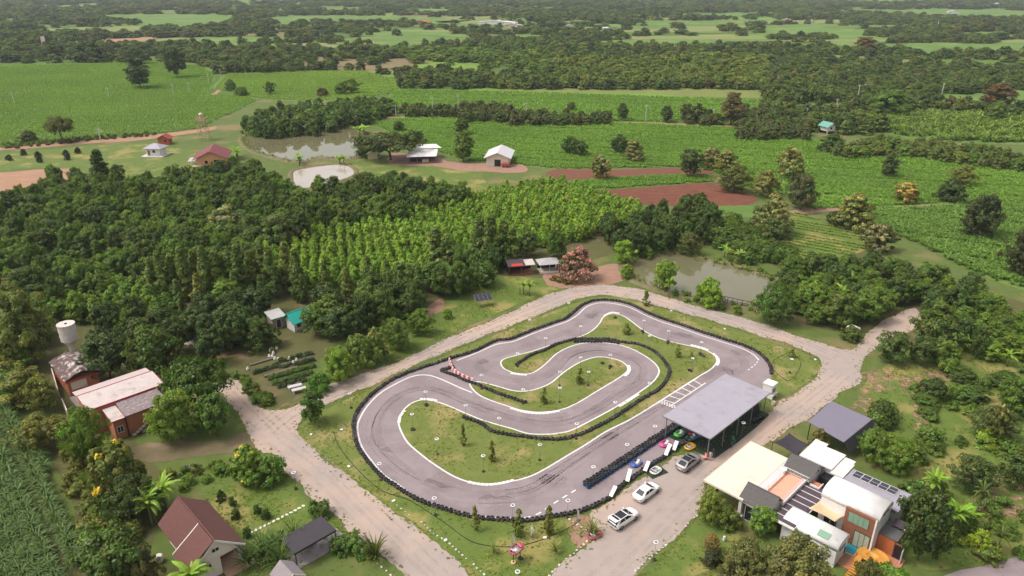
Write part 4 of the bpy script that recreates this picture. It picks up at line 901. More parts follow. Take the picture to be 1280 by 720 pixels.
TR(1100,498,530,36,'dome',(.05,.085,.028),'dark shrub above the grey canopy')
TR(1166,470,498,34,'dome',(.045,.08,.026),'round dark bush between bare soil patches')
TR(1240,505,545,50,'fine',(.07,.095,.04),'twiggy grey green bush on the rough lawn')
TR(1240,500,552,30,'spot',(.08,.1,.035),'pale flowering shrub on the rough lawn',bloom=(.4,.36,.14))
TR(1270,560,610,50,'round',(.05,.085,.028),'dark leafy tree on the edge of the rough lawn')
TR(1268,470,520,40,'round',MID,'leafy tree by the banana grove')
TR(1022,533,560,22,'spot',(.1,.1,.045),'brownish potted shrub beside the black shade cloth',bloom=(.25,.2,.08))
TR(560,385,398,12,'dome',LT,'little green bush below the tilted solar panel')
for i, (x, yt, yb, w_, lab) in enumerate([(594,631,663,11,'small conifer outside the lowest tyre bend'), (648,630,671,13,'small conifer beside the white clothed figure'), (686,626,668,13,'small conifer next to the dashed pit entry'), (579,529,557,9,'taller small conifer on the near infield'), (615,549,577,10,'small conifer on the near infield beside a lamp'), (847,428,447,7,'young conifer on the far infield'), (783,401,418,10,'thin sapling at the top corner of the infield'), (864,438,448,5,'tiny conifer near the far infield kerb'), (724,457,480,12,'spiky sapling on the inner island'), (680,482,505,10,'thin sapling at the foot of the inner island'), (807,362,382,10,'thin sapling on the verge of the upper road'), (989,432,447,8,'small conifer on the verge by the junction')]):
    TR(x, yt, yb, w_, 'sapling', (.1, .115, .035) if i < 5 else (.11, .14, .045), lab, 'young_conifer')
for x, yt, yb, w_, lab in [(617,675,692,14,'pale spiky plant left of the displayed kart'), (694,674,690,22,'pale spiky plant on the lawn by the road'), (740,645,668,26,'dry spiky plant behind the red kart at the road edge'), (470,662,700,40,'straggly dark shrub beside the black pavilion')]:
    TR(x, yt, yb, w_, 'grassclump', (.13, .16, .07) if w_ < 40 else (.06, .08, .03), lab, 'ornamental_grass', cat='plant')
for i, (x, yt, yb, w_) in enumerate([(196,316,376,20),(208,308,378,20),(222,312,374,22),(236,302,376,22),(250,308,372,22),(262,300,374,22),(277,305,372,22),(292,306,370,20),(305,298,374,24),(318,308,368,20),(332,298,366,22),(343,302,372,22),(362,296,366,22),(374,306,370,20),(546,278,338,26),(560,288,340,24),(600,268,330,28),(614,262,332,28),(630,270,330,26),(640,280,334,24)]):
    TR(x, yt, yb, w_, 'casu', (.08, .125, .04) if i % 3 else (.1, .14, .045), 'tall pointed feathery tree rising above the front of the plantation', 'feathery_tree', group='tall feathery trees in front of the plantation')
# banana plants, palms, tall grass
gb = 'banana plants'
for x, yt, yb, w_, lab, n_ in [(205,585,640,44,'banana plant rising over the brown roof',3), (192,600,655,40,'banana plant left of the brown roofed house',3), (245,692,745,56,'broad banana plant in front of the brown roofed house',2), (1163,580,625,34,'banana plant behind the solar panels',2), (1185,620,665,38,'banana plant on the slope below the lone tree',3), (1207,630,660,34,'banana plant at the end of the lower lawn row',2), (650,343,368,16,'pale banana plant in front of the dark huts',2), (662,345,370,16,'banana plant nearest the yellow hedge',1), (1196,395,420,16,'pale banana plant at the grove corner',1), (1215,400,425,22,'banana plant in the middle of the grove',2), (1233,405,428,22,'banana plant at the back of the grove',2), (1205,415,440,26,'low banana plant at the front of the grove',2), (1235,430,452,22,'bright banana plant on the lawn side of the grove',1), (1258,430,458,26,'banana plant at the far end of the grove',1), (1272,470,510,26,'banana plant by the leafy grove tree',1), (835,340,372,14,'pale banana plant on the near pond bank',2), (905,300,322,16,'pale banana plant on the far pond bank',2), (925,305,328,16,'banana plant at the far pond corner',2), (430,190,206,18,'banana plant on the bank between the two ponds',2), (375,188,204,18,'banana plant behind the pale pond',2), (455,152,168,22,'pale banana plant at the large pond corner',2), (296,178,196,22,'bright banana plant behind the orange house',2), (1050,350,385,26,'bright banana plant in the wood by the junction',2), (1062,335,365,22,'banana plant rising from the junction wood',1), (520,368,385,14,'young banana plant in the garden row',1)]:
    for k in range(n_):
        TR(x + random.uniform(-8, 8)*(k > 0), yt + random.uniform(-3, 3)*(k > 0), yb + random.uniform(-4, 4)*(k > 0), w_, 'banana', random.choice([(.13,.23,.045), (.105,.2,.035), (.15,.235,.06)]), lab, 'banana_plant', group=gb + ': ' + lab, cat='banana plant', part=('leaf_fan', 'stem'))
for x, yt, yb, w_, lab in [(1215,575,660,30,'feathery palm on the slope beside the lone tree'), (1245,650,690,40,'dark palm on the lower lawn')]:
    TR(x, yt, yb, w_, 'palm', (.06,.095,.03), lab, 'palm_tree', cat='palm', part=('leaf_fan', 'trunk'))
TR(128,183,228,26,'casu',(.05,.08,.03),'tiered conifer standing on the farm lawn','conifer_tree')
TR(150,203,232,20,'round',DK2,'dark tree beside the tiered conifer')
for x, y_ in [(12,199),(48,195),(30,192),(83,193),(85,198),(98,190),(50,201)]:
    TR(x, y_-7, y_+2, 8, 'dome', (.03,.04,.026), 'small dark clipped bush on the farm lawn', 'lawn_bush', group='dark bushes on the farm lawn', cat='shrub')
for x, y_ in [(322,640),(333,645),(352,672),(310,668),(295,645),(291,630),(277,622)]:
    TR(x, y_-10, y_+3, 12, 'bush', (.045,.075,.024), 'small dark shrub bordering the house lawn', 'border_shrub', group='shrubs bordering the house lawn', cat='shrub')
for x, y_, s_ in [(330,690,44),(352,700,40),(312,700,40),(370,672,34),(345,682,40)]:
    TR(x, y_-26, y_+8, s_, 'grassclump', (.05,.095,.03), 'tall dark grass between the brown roofed house and the black pavilion', 'tall_grass', group='tall grass between house and pavilion', cat='grass')
for x, y_, s_ in [(405,640,26),(395,638,22),(440,680,34),(455,690,30),(425,685,30)]:
    TR(x, y_-14, y_+4, s_, 'bush', (.06,.11,.03), 'leafy shrub round the open end of the black pavilion', 'pavilion_shrub', group='shrubs round the black pavilion', cat='shrub')

# ------------------------------------------------------------------ crops: real blades, uncountable
cane_src = [bpy.data.objects.new('cane', blade_plant('cane_blades', 200+i, 16, 1.7, .13, .5, 1.9, (.8, 1.5), 4)) for i in range(3)]
crop_src = [bpy.data.objects.new('crop', blade_plant('crop_blades', 300+i, 12, 1.6, .32, .1, 1.5, (.8, 1.5), 3)) for i in range(3)]
def crop(name, pts, spx, spy, ang, srcs, tint, label, smin, smax, z=0, seed=0, zplane=0, tv=.08):
    q = [W(p[0], p[1], zplane) for p in pts]; poly = [(p.x, p.y) for p in q]; rr = np.random.default_rng(seed)
    xs = [p[0] for p in poly]; ys = [p[1] for p in poly]; cx, c_y = (min(xs)+max(xs))/2, (min(ys)+max(ys))/2; R_ = max(max(xs)-min(xs), max(ys)-min(ys))*.75
    X, Y = np.meshgrid(np.arange(-R_, R_, spx), np.arange(-R_, R_, spy)); X = X.ravel() + rr.uniform(-.45, .45, X.size)*spx; Y = Y.ravel() + rr.uniform(-.12, .12, Y.size)*spy
    x = cx + X*math.cos(ang) - Y*math.sin(ang); y = c_y + X*math.sin(ang) + Y*math.cos(ang); k = inside(poly, x, y)
    px, py = proj(x, y, 0); k &= (px > -40) & (px < 1320) & (py < 760); x, y = x[k], y[k]; n = len(x)
    Yk = Y[k]; bare = np.sin(x*.05+2.1*np.sin(y*.04+1)) + np.sin(y*.09-x*.03) + rr.normal(0, .35, n); kk = ~(((Yk % 13.0) < spy*.9)) & (bare > -2.3); x, y = x[kk], y[kk]; n = len(x)
    patch = .9 + .16*np.sin(x*.07 + 2*np.sin(y*.03)) + .12*np.sin(y*.11 + x*.02); s = rr.uniform(smin, smax, n) * (0.85 + .25*patch)
    rot = np.zeros((n, 3)); rot[:, 2] = rr.uniform(0, 6.28, n)
    t = np.array(tint) * (1 + rr.normal(0, tv, (n, 1))) * (.75 + .28*patch)[:, None]
    scatter(name, np.stack([x, y, np.full(n, z)], 1), rot, np.stack([s, s, s], 1), rr.integers(0, len(srcs), n), np.clip(t, .01, 1), srcs, label, 'crop')
    return n
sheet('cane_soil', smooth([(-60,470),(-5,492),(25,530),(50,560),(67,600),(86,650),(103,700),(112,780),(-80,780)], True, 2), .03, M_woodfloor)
ca_ = W(97,700) - W(0,500)
CN = crop('sugar_cane', [(-40,480),(-5,498),(20,530),(45,560),(62,600),(80,650),(97,700),(105,760),(-60,760)], .38, 1.35, math.atan2(ca_.y, ca_.x), cane_src, (.055, .1, .04), 'tall sugar cane growing in rows beside the wild shrubs', .85, 1.25, seed=1)
crop('field_crop', FIELDS['middle'][0], .85, 1.25, R(-14), crop_src, (.1, .195, .04), 'waist high green crop covering the wide middle field', .5, .8, seed=2)
crop('field_crop', FIELDS['right_crop'][0], .75, 1.25, R(-30), crop_src, (.085, .16, .046), 'tall darker green crop on the field with the large dark tree', .65, 1.0, seed=3)
crop('field_crop', FIELDS['mid_strip'][0], 1.5, 1.8, R(-5), crop_src, (.1, .2, .036), 'green crop in the strip behind the far hedge', 0.7, 1.0, seed=4)
crop('field_crop', FIELDS['far_left'][0], 1.3, 1.5, R(8), crop_src, (.1, .185, .036), 'smooth green crop of the far left field', .55, .8, seed=5, tv=.05)
crop('field_crop', FIELDS['far_left_two'][0], 1.4, 1.6, R(8), crop_src, (.12, .21, .04), 'lighter green crop beyond the field track', .6, .85, seed=6, tv=.05)
crop('field_crop', FIELDS['rows'][0], .45, 2.4, R(-35), crop_src, (.12, .2, .035), 'low crop in separate rows on the grassy strip', .3, .45, seed=7)
crop('field_crop', FIELDS['green_strip'][0], .8, 1.0, R(-8), crop_src, (.09, .18, .035), 'narrow green crop strip between the bare soil', .5, .7, seed=8)
crop('field_crop', FIELDS['right_shrubby'][0], 2.2, 2.6, R(20), crop_src, (.088, .145, .036), 'patchy yellow green growth on the shrubby field', 1.1, 2.2, seed=9, tv=.22)
# rough grass along verges and in the infield
tuft_src = [bpy.data.objects.new('tuft', blade_plant('tuft_blades', 400+i, 12, .24, .06, .0, 1.2, (.3, 1.0), 2)) for i in range(3)]
def tufts(pts, sp, tint, label, seed, avoid=(), px=True):
    poly = [(W(*p).x, W(*p).y) for p in pts] if px else pts; rr = np.random.default_rng(seed)
    xs = [p[0] for p in poly]; ys = [p[1] for p in poly]; n = int((max(xs)-min(xs))*(max(ys)-min(ys))/sp**2)
    x = rr.uniform(min(xs), max(xs), n); y = rr.uniform(min(ys), max(ys), n); k = inside(poly, x, y)
    for a_ in avoid: k &= ~inside(a_, x, y)
    px_, py_ = proj(x, y, 0); k &= (px_ > -20) & (px_ < 1300) & (py_ < 740)
    nz = np.sin(x*.45+1.7*np.sin(y*.3)) + np.sin(y*.6+x*.2) + rr.normal(0, .7, n); k &= nz > -.3
    x, y, nz = x[k], y[k], nz[k]; n = len(x); s = rr.uniform(.5, 1.3, n); rot = np.zeros((n, 3)); rot[:, 2] = rr.uniform(0, 6.28, n)
    t = np.array(tint) * (1 + rr.normal(0, .18, (n, 1))) * (1 + rr.normal(0, .08, (n, 3)))
    scatter('rough_grass', np.stack([x, y, np.full(n, .09 if not px else .03)], 1), rot, np.stack([s, s, s*.8], 1), rr.integers(0, 3, n), np.clip(t, .01, 1), tuft_src, label, 'grass')
NG = [[(p.x, p.y) for p in road_path[::2]], [(p.x, p.y) for p in p_out[::2]]]
tufts([(p.x, p.y) for p in p_isl[::2]], .5, (.12,.15,.04), 'rough grass on the main infield of the track', 1, px=False)
tufts([(p.x, p.y) for p in p_islb[::2]], .5, (.12,.15,.04), 'rough grass on the narrow inner island', 2, px=False)
tufts([(372,535),(440,495),(500,470),(640,410),(755,371),(830,387),(960,425),(1024,452),(1018,470),(968,498),(760,640),(680,720),(600,720),(470,620),(400,568)], .45, (.11,.15,.036), 'rough grass between track and gravel road', 3, NG)
tufts([(255,585),(345,575),(420,650),(480,720),(300,720),(250,620)], .4, (.1,.155,.03), 'grass of the lawn beside the brown roofed house', 4, NG)
tufts([(800,720),(880,640),(960,680),(940,730)], .4, (.1,.15,.03), 'grass of the cafe lawn', 5, NG)
tufts([(1075,480),(1140,430),(1290,420),(1290,710),(1140,710),(1120,590)], .5, (.095,.14,.032), 'rough grass of the wide lawn beyond the cafe', 6, NG)
tufts([(420,470),(500,425),(560,390),(640,345),(700,358),(640,392),(520,445)], .45, (.11,.16,.036), 'grass between the plantation and the upper road', 7, NG)

# ------------------------------------------------------------------ buildings (all stand on the site's 44.5 degree grid)
SA = R(44.5)
def site(px, py, z): p = W(px, py, z); return (p.x, p.y, 0)
def bld(name, org, label, cat, rz=SA, group=None): return empty(name, org, rz, label, cat, group)
# local x = u (into the distance, right), local y = -v: helper takes u, v and flips v
def bx(q, u0, u1, v0, v1, z0, z1): return q.box(u0, u1, -v1, -v0, z0, z1)
def part(name, parent, m, *bs, bevel=0):
    q = MB().use(m)
    for b in bs: bx(q, *b)
    return q.build(name, None, parent, bevel=bevel)
def slabuv(q, pts, t=.08): return q.slab([(u, -v, z) for u, v, z in pts], t)
def gable_roof(parent, u0, u1, v0, v1, ur, ze0, zr, ze1, m, t=.12, name='roof_slope'):
    for a, b, z in ((u0, ur, ze0), (u1, ur, ze1)):
        q = MB().use(m); slabuv(q, [(a, v0, z), (b, v0, zr), (b, v1, zr), (a, v1, z)], t); q.build(name, None, parent)
def window(parent, axis, at, a0, a1, z0, z1, m=None, fm=None, out=.03, name='window', bars=1):
    """window on a wall: axis 'u' = wall plane at u=at (facing -u), 'v' = plane v=at (facing +v)"""
    m = m or M_glass; fm = fm or M_white; f = .06
    def bb(q, x0, x1, y0, y1, d0, d1):
        if axis == 'u': bx(q, at-d1, at-d0, x0, x1, y0, y1)
        elif axis == 'U': bx(q, at+d0, at+d1, x0, x1, y0, y1)
        else: bx(q, x0, x1, at+d0, at+d1, y0, y1)
    fr_ = MB().use(fm)
    bb(fr_, a0-f, a1+f, z1, z1+f, 0, out+.02); bb(fr_, a0-f, a1+f, z0-f, z0, 0, out+.02); bb(fr_, a0-f, a0, z0, z1, 0, out+.02); bb(fr_, a1, a1+f, z0, z1, 0, out+.02)
    for i in range(bars): c = a0 + (a1-a0)*(i+1)/(bars+1); bb(fr_, c-.025, c+.025, z0, z1, 0, out+.015)
    o = fr_.build(name, None, parent)
    q = MB().use(m); bb(q, a0, a1, z0, z1, 0, out); q.build('pane', None, o); return o
def seams(parent, u0, u1, v0, v1, z, n, m, axis='u', h=.025, w=.05, slope=0.0, name='seam'):
    q = MB().use(m)
    for i in range(n+1):
        t = i/n
        if axis == 'u': bx(q, u0+(u1-u0)*t-w/2, u0+(u1-u0)*t+w/2, v0, v1, z, z+h)
        else: bx(q, u0, u1, v0+(v1-v0)*t-w/2, v0+(v1-v0)*t+w/2, z, z+h)
    return q.build(name, None, parent)

# pit canopy
pit = bld('pit_canopy', site(829,520,4.2), 'long lavender grey sheet metal canopy over the pit area of the kart track', 'canopy')
rq = MB().use(M_lav); slabuv(rq, [(0,0,4.25),(18.3,0,4.25),(18.3,8.2,4.1),(0,8.2,4.1)], .07); rf = rq.build('roof', None, pit)
sq = MB().use(M_lav)
for i in range(38):
    u = .25 + i*.485; slabuv(sq, [(u,.02,4.275),(u+.05,.02,4.275),(u+.05,8.18,4.125),(u,8.18,4.125)], .022)
sq.build('ribs', None, rf)
part('fascia', pit, M_steel, (-.04,18.34,-.05,0,4.05,4.24), (-.04,18.34,8.2,8.25,3.9,4.09), (-.05,-.0,0,8.2,3.98,4.12))
for u in (.5, 4.8, 9.1, 13.4, 17.8):
    for v in (.4, 7.8): part('post', pit, M_steel, (u-.06,u+.06,v-.06,v+.06,.05,4.06))
    part('beam', pit, M_steel, (u-.05,u+.05,.4,7.8,3.75,3.95))
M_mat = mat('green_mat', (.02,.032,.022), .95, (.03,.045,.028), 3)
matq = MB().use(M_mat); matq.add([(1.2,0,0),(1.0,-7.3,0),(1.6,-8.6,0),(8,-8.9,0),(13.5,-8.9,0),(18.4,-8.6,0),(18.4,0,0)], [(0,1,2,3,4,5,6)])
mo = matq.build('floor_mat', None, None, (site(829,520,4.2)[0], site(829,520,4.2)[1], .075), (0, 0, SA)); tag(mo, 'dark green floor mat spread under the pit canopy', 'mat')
def at_pit(u, v, z=0.0):
    o = Vector(site(829,520,4.2)); return (o.x + u*math.cos(SA) + v*math.sin(SA), o.y + u*math.sin(SA) - v*math.cos(SA), z)
# white kiosk at the end of the canopy
kio = bld('kiosk', at_pit(22.7, 4.9), 'small white kiosk with flat roof at the end of the pit canopy', 'kiosk')
part('wall', kio, M_white, (0,1.7,0,1.6,.08,2.6)); part('roof', kio, M_white, (-.12,1.82,-.12,1.72,2.6,2.74)); part('counter', kio, M_white, (-.1,1.8,1.6,1.95,.85,.92), (0,.08,1.6,1.9,.08,.85), (1.62,1.7,1.6,1.9,.08,.85))
window(kio, 'v', 1.6, .3, 1.4, 1.1, 2.0, name='hatch')
# shelves / dark screens behind the canopy
scr = bld('dark_screen', at_pit(15.3, 6.9), 'dark mesh screen leaning under the far end of the pit canopy', 'screen'); q = MB().use(M_dark); slabuv(q, [(0,.2,.1),(2.4,.2,.1),(2.4,-.1,1.9),(0,-.1,1.9)], .05); q.build('cloth', None, scr); part('frame', scr, M_blacksteel, (-.05,0,.15,.2,.08,1.9),(2.4,2.45,.15,.2,.08,1.9))

# dark canopy by the junction
dc = bld('carport', site(1010,527,3.3), 'open carport with purple grey roof and black side netting', 'carport')
q = MB().use(mat('sheet_roof_purple', (.2,.18,.235), .5, (.18,.165,.21), .6)); slabuv(q, [(0,0,3.3),(8.4,0,3.3),(8.0,6.6,3.15),(-1.2,6.0,3.15)], .09); q.build('roof', None, dc)
for u, v in ((.3,.3),(8,.3),(7.5,6.2),(-.6,5.6),(3.6,6.0)): part('post', dc, M_blacksteel, (u-.06,u+.06,v-.06,v+.06,0,3.1))
M_net = mat('black_net', (.05,.05,.055), .9, (.035,.035,.04), 2)
q = MB().use(M_net)
for i in range(9):
    u0 = -1.0+i*1.0; s0 = .3*math.sin(i*math.pi/9); s1 = .3*math.sin((i+1)*math.pi/9); sag0 = 1.5*math.sin(i*math.pi/9); sag1 = 1.5*math.sin((i+1)*math.pi/9)
    v0 = 6.05 + .065*i; q.add([(u0,-v0,3.1),(u0+1,-v0-.065,3.1),(u0+1,-v0-.9-s1,1.6-sag1*.25),(u0,-v0-.9-s0,1.6-sag0*.25)], [(0,1,2,3)])
so = q.build('netting', None, dc); so.modifiers.new('thick', 'SOLIDIFY').thickness = .03
for u in (-.9, 3.5, 8.0): part('net_pole', dc, M_blacksteel, (u-.04,u+.04,6.95,7.03,0,1.62))

# ---- cafe complex
CO = site(880,600,3.5)
def cafe(u, v, z=0): return (CO[0] + u*math.cos(SA) + v*math.sin(SA), CO[1] + u*math.sin(SA) - v*math.cos(SA), z)
cr_ = bld('dining_hall', CO, 'open dining hall with large flat cream roof beside the gravel road', 'building')
part('roof', cr_, M_cream, (0,12.7,0,5.75,3.38,3.5)); part('roof_apron', cr_, mat('grey_white', (.6,.57,.56), .6), (3.2,12.4,5.76,7.1,3.36,3.47))
part('roof_edge', cr_, M_cream, (-.06,12.76,-.06,-.0,3.3,3.54), (-.06,0,0,5.8,3.3,3.54))
for u in (.3, 4.3, 8.4, 12.4):
    for v in (.3, 5.4): part('post', cr_, M_wood, (u-.07,u+.07,v-.07,v+.07,0,3.37))
part('rear_wall', cr_, mat('wall_dark_brown', (.12,.07,.05), .8), (2.0,12.4,6.9,7.05,0,3.34)); part('low_wall', cr_, M_terra, (.25,.45,.4,5.3,0,1.0), (.45,12.3,.25,.4,0,.5))
# grey gable near the lawn
gb_ = bld('gable_house', CO, 'white walled house with grey shingle gable next to the cream roof', 'building')
part('wall', gb_, M_white, (.75,3.4,5.9,9.3,0,3.3)); [MB().use(M_white).prism([(.75,3.3),(3.4,3.3),(2.3,4.55)], 'y', a_, a_+.15).build('gable_wall', None, gb_) for a_ in (-9.3, -6.05)]
part('pier', gb_, M_white, (.2,.6,5.2,5.6,0,3.3), (.2,.75,5.2,9.3,3.0,3.3))
gable_roof(gb_, .05, 3.6, 5.05, 9.55, 2.35, 3.35, 4.75, 3.6, M_greyroof)
part('ridge_cap', gb_, M_greyroof, (2.27,2.43,5.05,9.55,4.74,4.81)); window(gb_, 'u', .75, 6.0, 6.9, .2, 2.4, M_dark, name='doorway', bars=0); window(gb_, 'u', .75, 7.6, 8.6, 1.0, 2.2)
part('gable_frame', gb_, M_white, (3.35,3.55,9.35,9.6,3.2,3.6))
acm = bld('air_conditioner', cafe(.25, 5.0), 'white air conditioner unit standing at the corner of the gabled house', 'air conditioner'); part('case', acm, M_white, (0,.35,0,.85,.15,.8)); q = MB().use(M_steel); q.tube((-.01,-.4,.48),(-.03,-.4,.48),.24,.24,14); q.build('fan_grille', None, acm); part('foot', acm, M_steel, (.02,.33,.1,.16,0,.15),(.02,.33,.7,.76,0,.15))
# second gable with balcony fence
g2 = bld('gable_house', CO, 'taller gabled house with grey shingles and white balcony fence by the terrace', 'building')
part('wall', g2, M_white, (10.0,13.4,6.6,10.2,0,4.0)); q = MB().use(M_white); q.prism([(10.0,4.0),(13.4,4.0),(11.75,5.0)], 'y', -10.2, -10.05); q.build('gable_wall', None, g2)
gable_roof(g2, 9.6, 13.8, 6.4, 10.5, 11.75, 3.85, 5.2, 3.9, M_greyroof); q = MB().use(M_glass); q.prism([(10.9,3.9),(12.6,3.9),(11.75,4.6)], 'y', -10.26, -10.2); q.build('attic_pane', None, g2)
fq = MB().use(M_white); bx(fq, 9.5,9.56,6.5,10.2,4.25,4.31); bx(fq, 9.5,9.56,6.5,10.2,3.7,3.75)
fe = fq.build('balcony_rail', None, g2)
for i in range(19): part('baluster', fe, M_white, (9.51,9.55,6.55+i*.2,6.59+i*.2,3.75,4.25))
dish = bld('roof_table', cafe(8.9, 6.9, 3.62), 'round white table on the pink roof terrace', 'table'); q = MB().use(M_white); q.lathe([(0,.72),(.4,.72),(.42,.69),(.4,.66),(0,.66)], 18); q.build('table_top', None, dish); MB().use(M_steel).tube((0,0,0),(0,0,.66),.04).build('leg', None, dish)
# roof terrace
te = bld('roof_terrace', CO, 'flat roof terrace with pink floor and terracotta border between the two gables', 'terrace')
part('wall', te, M_white, (3.6,9.9,7.12,9.6,0,3.45)); part('floor', te, M_pinkfloor, (3.5,9.45,7.35,9.3,3.45,3.58)); part('border', te, M_terra, (3.2,9.6,7.12,7.35,3.45,3.66), (9.45,9.62,7.36,9.3,3.45,3.66), (3.2,3.5,7.36,9.3,3.45,3.62))
part('parapet', te, mat('pink_parapet', (.55,.4,.36), .7), (3.0,10.3,9.3,9.75,3.3,3.72)); part('parapet_cap', te, M_white, (3.0,10.3,9.75,9.85,3.3,3.8))
gp = MB().use(M_glass); bx(gp, 3.2,9.5,7.1,7.115,3.66,4.3); ro = MB().use(M_white); bx(ro, 3.2,9.5,7.07,7.12,4.3,4.36); ro.build('rail', None, te)
for i in range(7): part('rail_post', te, M_white, (3.2+i*1.04,3.24+i*1.04,7.08,7.12,3.6,4.3))
part('landing', te, M_terra, (9.6,10.7,10.4,11.6,3.3,3.36)); part('landing_rim', te, M_white, (9.5,10.8,11.6,11.7,3.2,3.5), (9.5,9.6,10.4,11.6,3.2,3.5))
# dark pergola with white rafters
pg = bld('pergola', CO, 'pergola of dark smoked panels and white rafters below the roof terrace', 'pergola')
M_smoke = mat('smoked_panel', (.085,.06,.075), .25, (.075,.05,.065), 1, spec=.5)
for i in range(8):
    u0 = .1 + i*1.28; part('roof_panel', pg, M_smoke, (u0+.05,u0+1.23,9.9,12.7,3.12,3.16)); part('rafter', pg, M_white, (u0-.04,u0+.04,9.86,12.8,3.08,3.22))
part('beam', pg, M_white, (.0,10.4,12.7,12.8,2.95,3.1)); part('beam', pg, M_white, (-.02,.06,9.86,12.8,2.9,3.08))
for u in (.1, 4.6, 10.2): part('post', pg, M_blacksteel, (u-.05,u+.05,12.6,12.7,0,2.95))
# white flat roofs
wf = bld('white_building', CO, 'white building with flat pale roof in two levels behind the gables', 'building')
part('wall', wf, M_white, (13.9,18.0,7.1,13.0,0,4.0)); part('roof', wf, M_white, (13.6,18.25,6.85,11.5,4.0,4.2)); part('roof', wf, mat('pale_roof', (.68,.63,.6), .6), (13.0,17.0,11.52,13.25,3.9,4.1)); part('roof_lip', wf, M_white, (18.0,18.9,6.85,8.7,4.2,4.28))
part('gutter', wf, M_steel, (13.4,17.3,11.48,11.54,4.1,4.22)); window(wf, 'v', 13.0, 14.5, 16.2, 1, 2.6)
part('dark_entry', wf, M_dark, (12.0,13.6,10.6,13.0,0,3.4))
def vault(name, u0, u1, v0, v1, zs, zt, label, m=M_white, n=10):
    o = bld(name, CO, label, 'building'); c = (u0+u1)/2; hw = (u1-u0)/2
    prof = [(c-hw, zs)] + [(c + hw*math.copysign(abs(math.cos(math.pi*(1-t/n)))**.75, math.cos(math.pi*(1-t/n))), zs + (zt-zs)*math.sin(math.pi*t/n)**.7) for t in range(1, n)] + [(c+hw, zs)]
    q = MB().use(m); k = len(prof)
    v = [(u, -v0, z) for u, z in prof] + [(u, -v1, z) for u, z in prof]; q.add(v, [(i, i+1, k+i+1, k+i) for i in range(k-1)])
    ro_ = q.build('roof', None, o, smoothf=True); md = ro_.modifiers.new('thick', 'SOLIDIFY'); md.thickness = .1; md.offset = 1
    part('wall', o, m, (u0+.02,u1-.02,v0+.1,v1-.1,0,zs)); q = MB().use(m); inner = [(c+(u-c)*.99, z) for u, z in prof]
    q.prism(inner, 'y', -(v1-.1), -(v1-.2)); q.prism(inner, 'y', -(v0+.2), -(v0+.1)); q.build('end_wall', None, o)
    sm = MB().use(m)
    return o, prof
va, pr = vault('vaulted_house', 6.3, 10.8, 13.1, 20.3, 4.9, 6.2, 'two storey white vaulted house with brown framed glass bay')
window(va, 'v', 20.21, 7.6, 9.6, 4.9, 5.5, bars=1); part('bay', va, M_wood, (5.95,6.3,16.4,20.0,.2,5.3)); window(va, 'u', 5.95, 16.9, 19.3, 3.5, 4.9, M_glassgreen, M_wood, bars=3); window(va, 'u', 5.95, 18.0, 19.8, .35, 2.6, mat('curtain_glass', (.3,.34,.26), .2, (.42,.44,.36), 5), M_blacksteel, bars=2)
part('corner_trim', va, M_white, (5.85,6.0,20.0,20.2,0,5.4)); window(va, 'u', 6.32, 14.0, 15.6, 1.0, 2.5)
vb, pr = vault('vaulted_hall', .7, 4.3, 10.9, 18.0, 2.5, 3.5, 'single storey white vaulted hall with green skylight beside the pool')
window(vb, 'v', 17.91, 1.6, 3.4, 1.8, 2.4, bars=2); window(vb, 'v', 17.91, 3.3, 4.0, .3, 1.5, M_dark, bars=0)
sk = MB().use(M_glassgreen); slabuv(sk, [(.98,15.2,3.32),(1.85,15.2,3.66),(1.85,16.6,3.66),(.98,16.6,3.32)], .05); sk.build('skylight', None, vb)
# beige shade sail
def sail(name, pts, m, label, sag=.35, n=10, post=True):
    o = empty(name, cafe(*pts[0][:2]), 0, label, 'shade sail'); P = [Vector(cafe(*p)) - o.location for p in pts]; q = MB().use(m); v = []
    for i in range(n+1):
        for j in range(n+1):
            s, t = i/n, j/n; p = P[0]*(1-s)*(1-t) + P[1]*s*(1-t) + P[2]*s*t + P[3]*(1-s)*t; c = (P[0]+P[1]+P[2]+P[3])/4
            e = max(abs(2*s-1), abs(2*t-1)); pull = .12*(e**2)*(1-min(abs(2*s-1), abs(2*t-1))**2)
            p = p + (c-p)*pull; p.z -= sag*math.sin(math.pi*s)*math.sin(math.pi*t); v.append(p)
    q.add(v, [(i*(n+1)+j, i*(n+1)+j+1, (i+1)*(n+1)+j+1, (i+1)*(n+1)+j) for i in range(n) for j in range(n)])
    c = q.build('cloth', None, o, smoothf=True); c.modifiers.new('thick', 'SOLIDIFY').thickness = .02
    for p in P: MB().use(M_blacksteel).tube((p.x, p.y, -o.location.z), (p.x, p.y, p.z+.1), .05).build('pole', None, o)
sail('shade_sail', [(8.0,12.9,3.9),(7.0,16.6,3.5),(4.4,16.0,3.6),(4.1,12.6,3.9)], mat('sail_beige', (.62,.47,.29), .8, (.56,.42,.26), 1), 'beige shade sail stretched between the two vaulted buildings')
sail('shade_sail', [(15.2,2.2,3.2),(19.4,2.7,3.0),(18.4,6.2,3.2),(14.8,6.3,3.0)], mat('sail_black', (.045,.04,.05), .85, (.035,.032,.04), 1), 'black shade sail beside the cream dining hall roof')
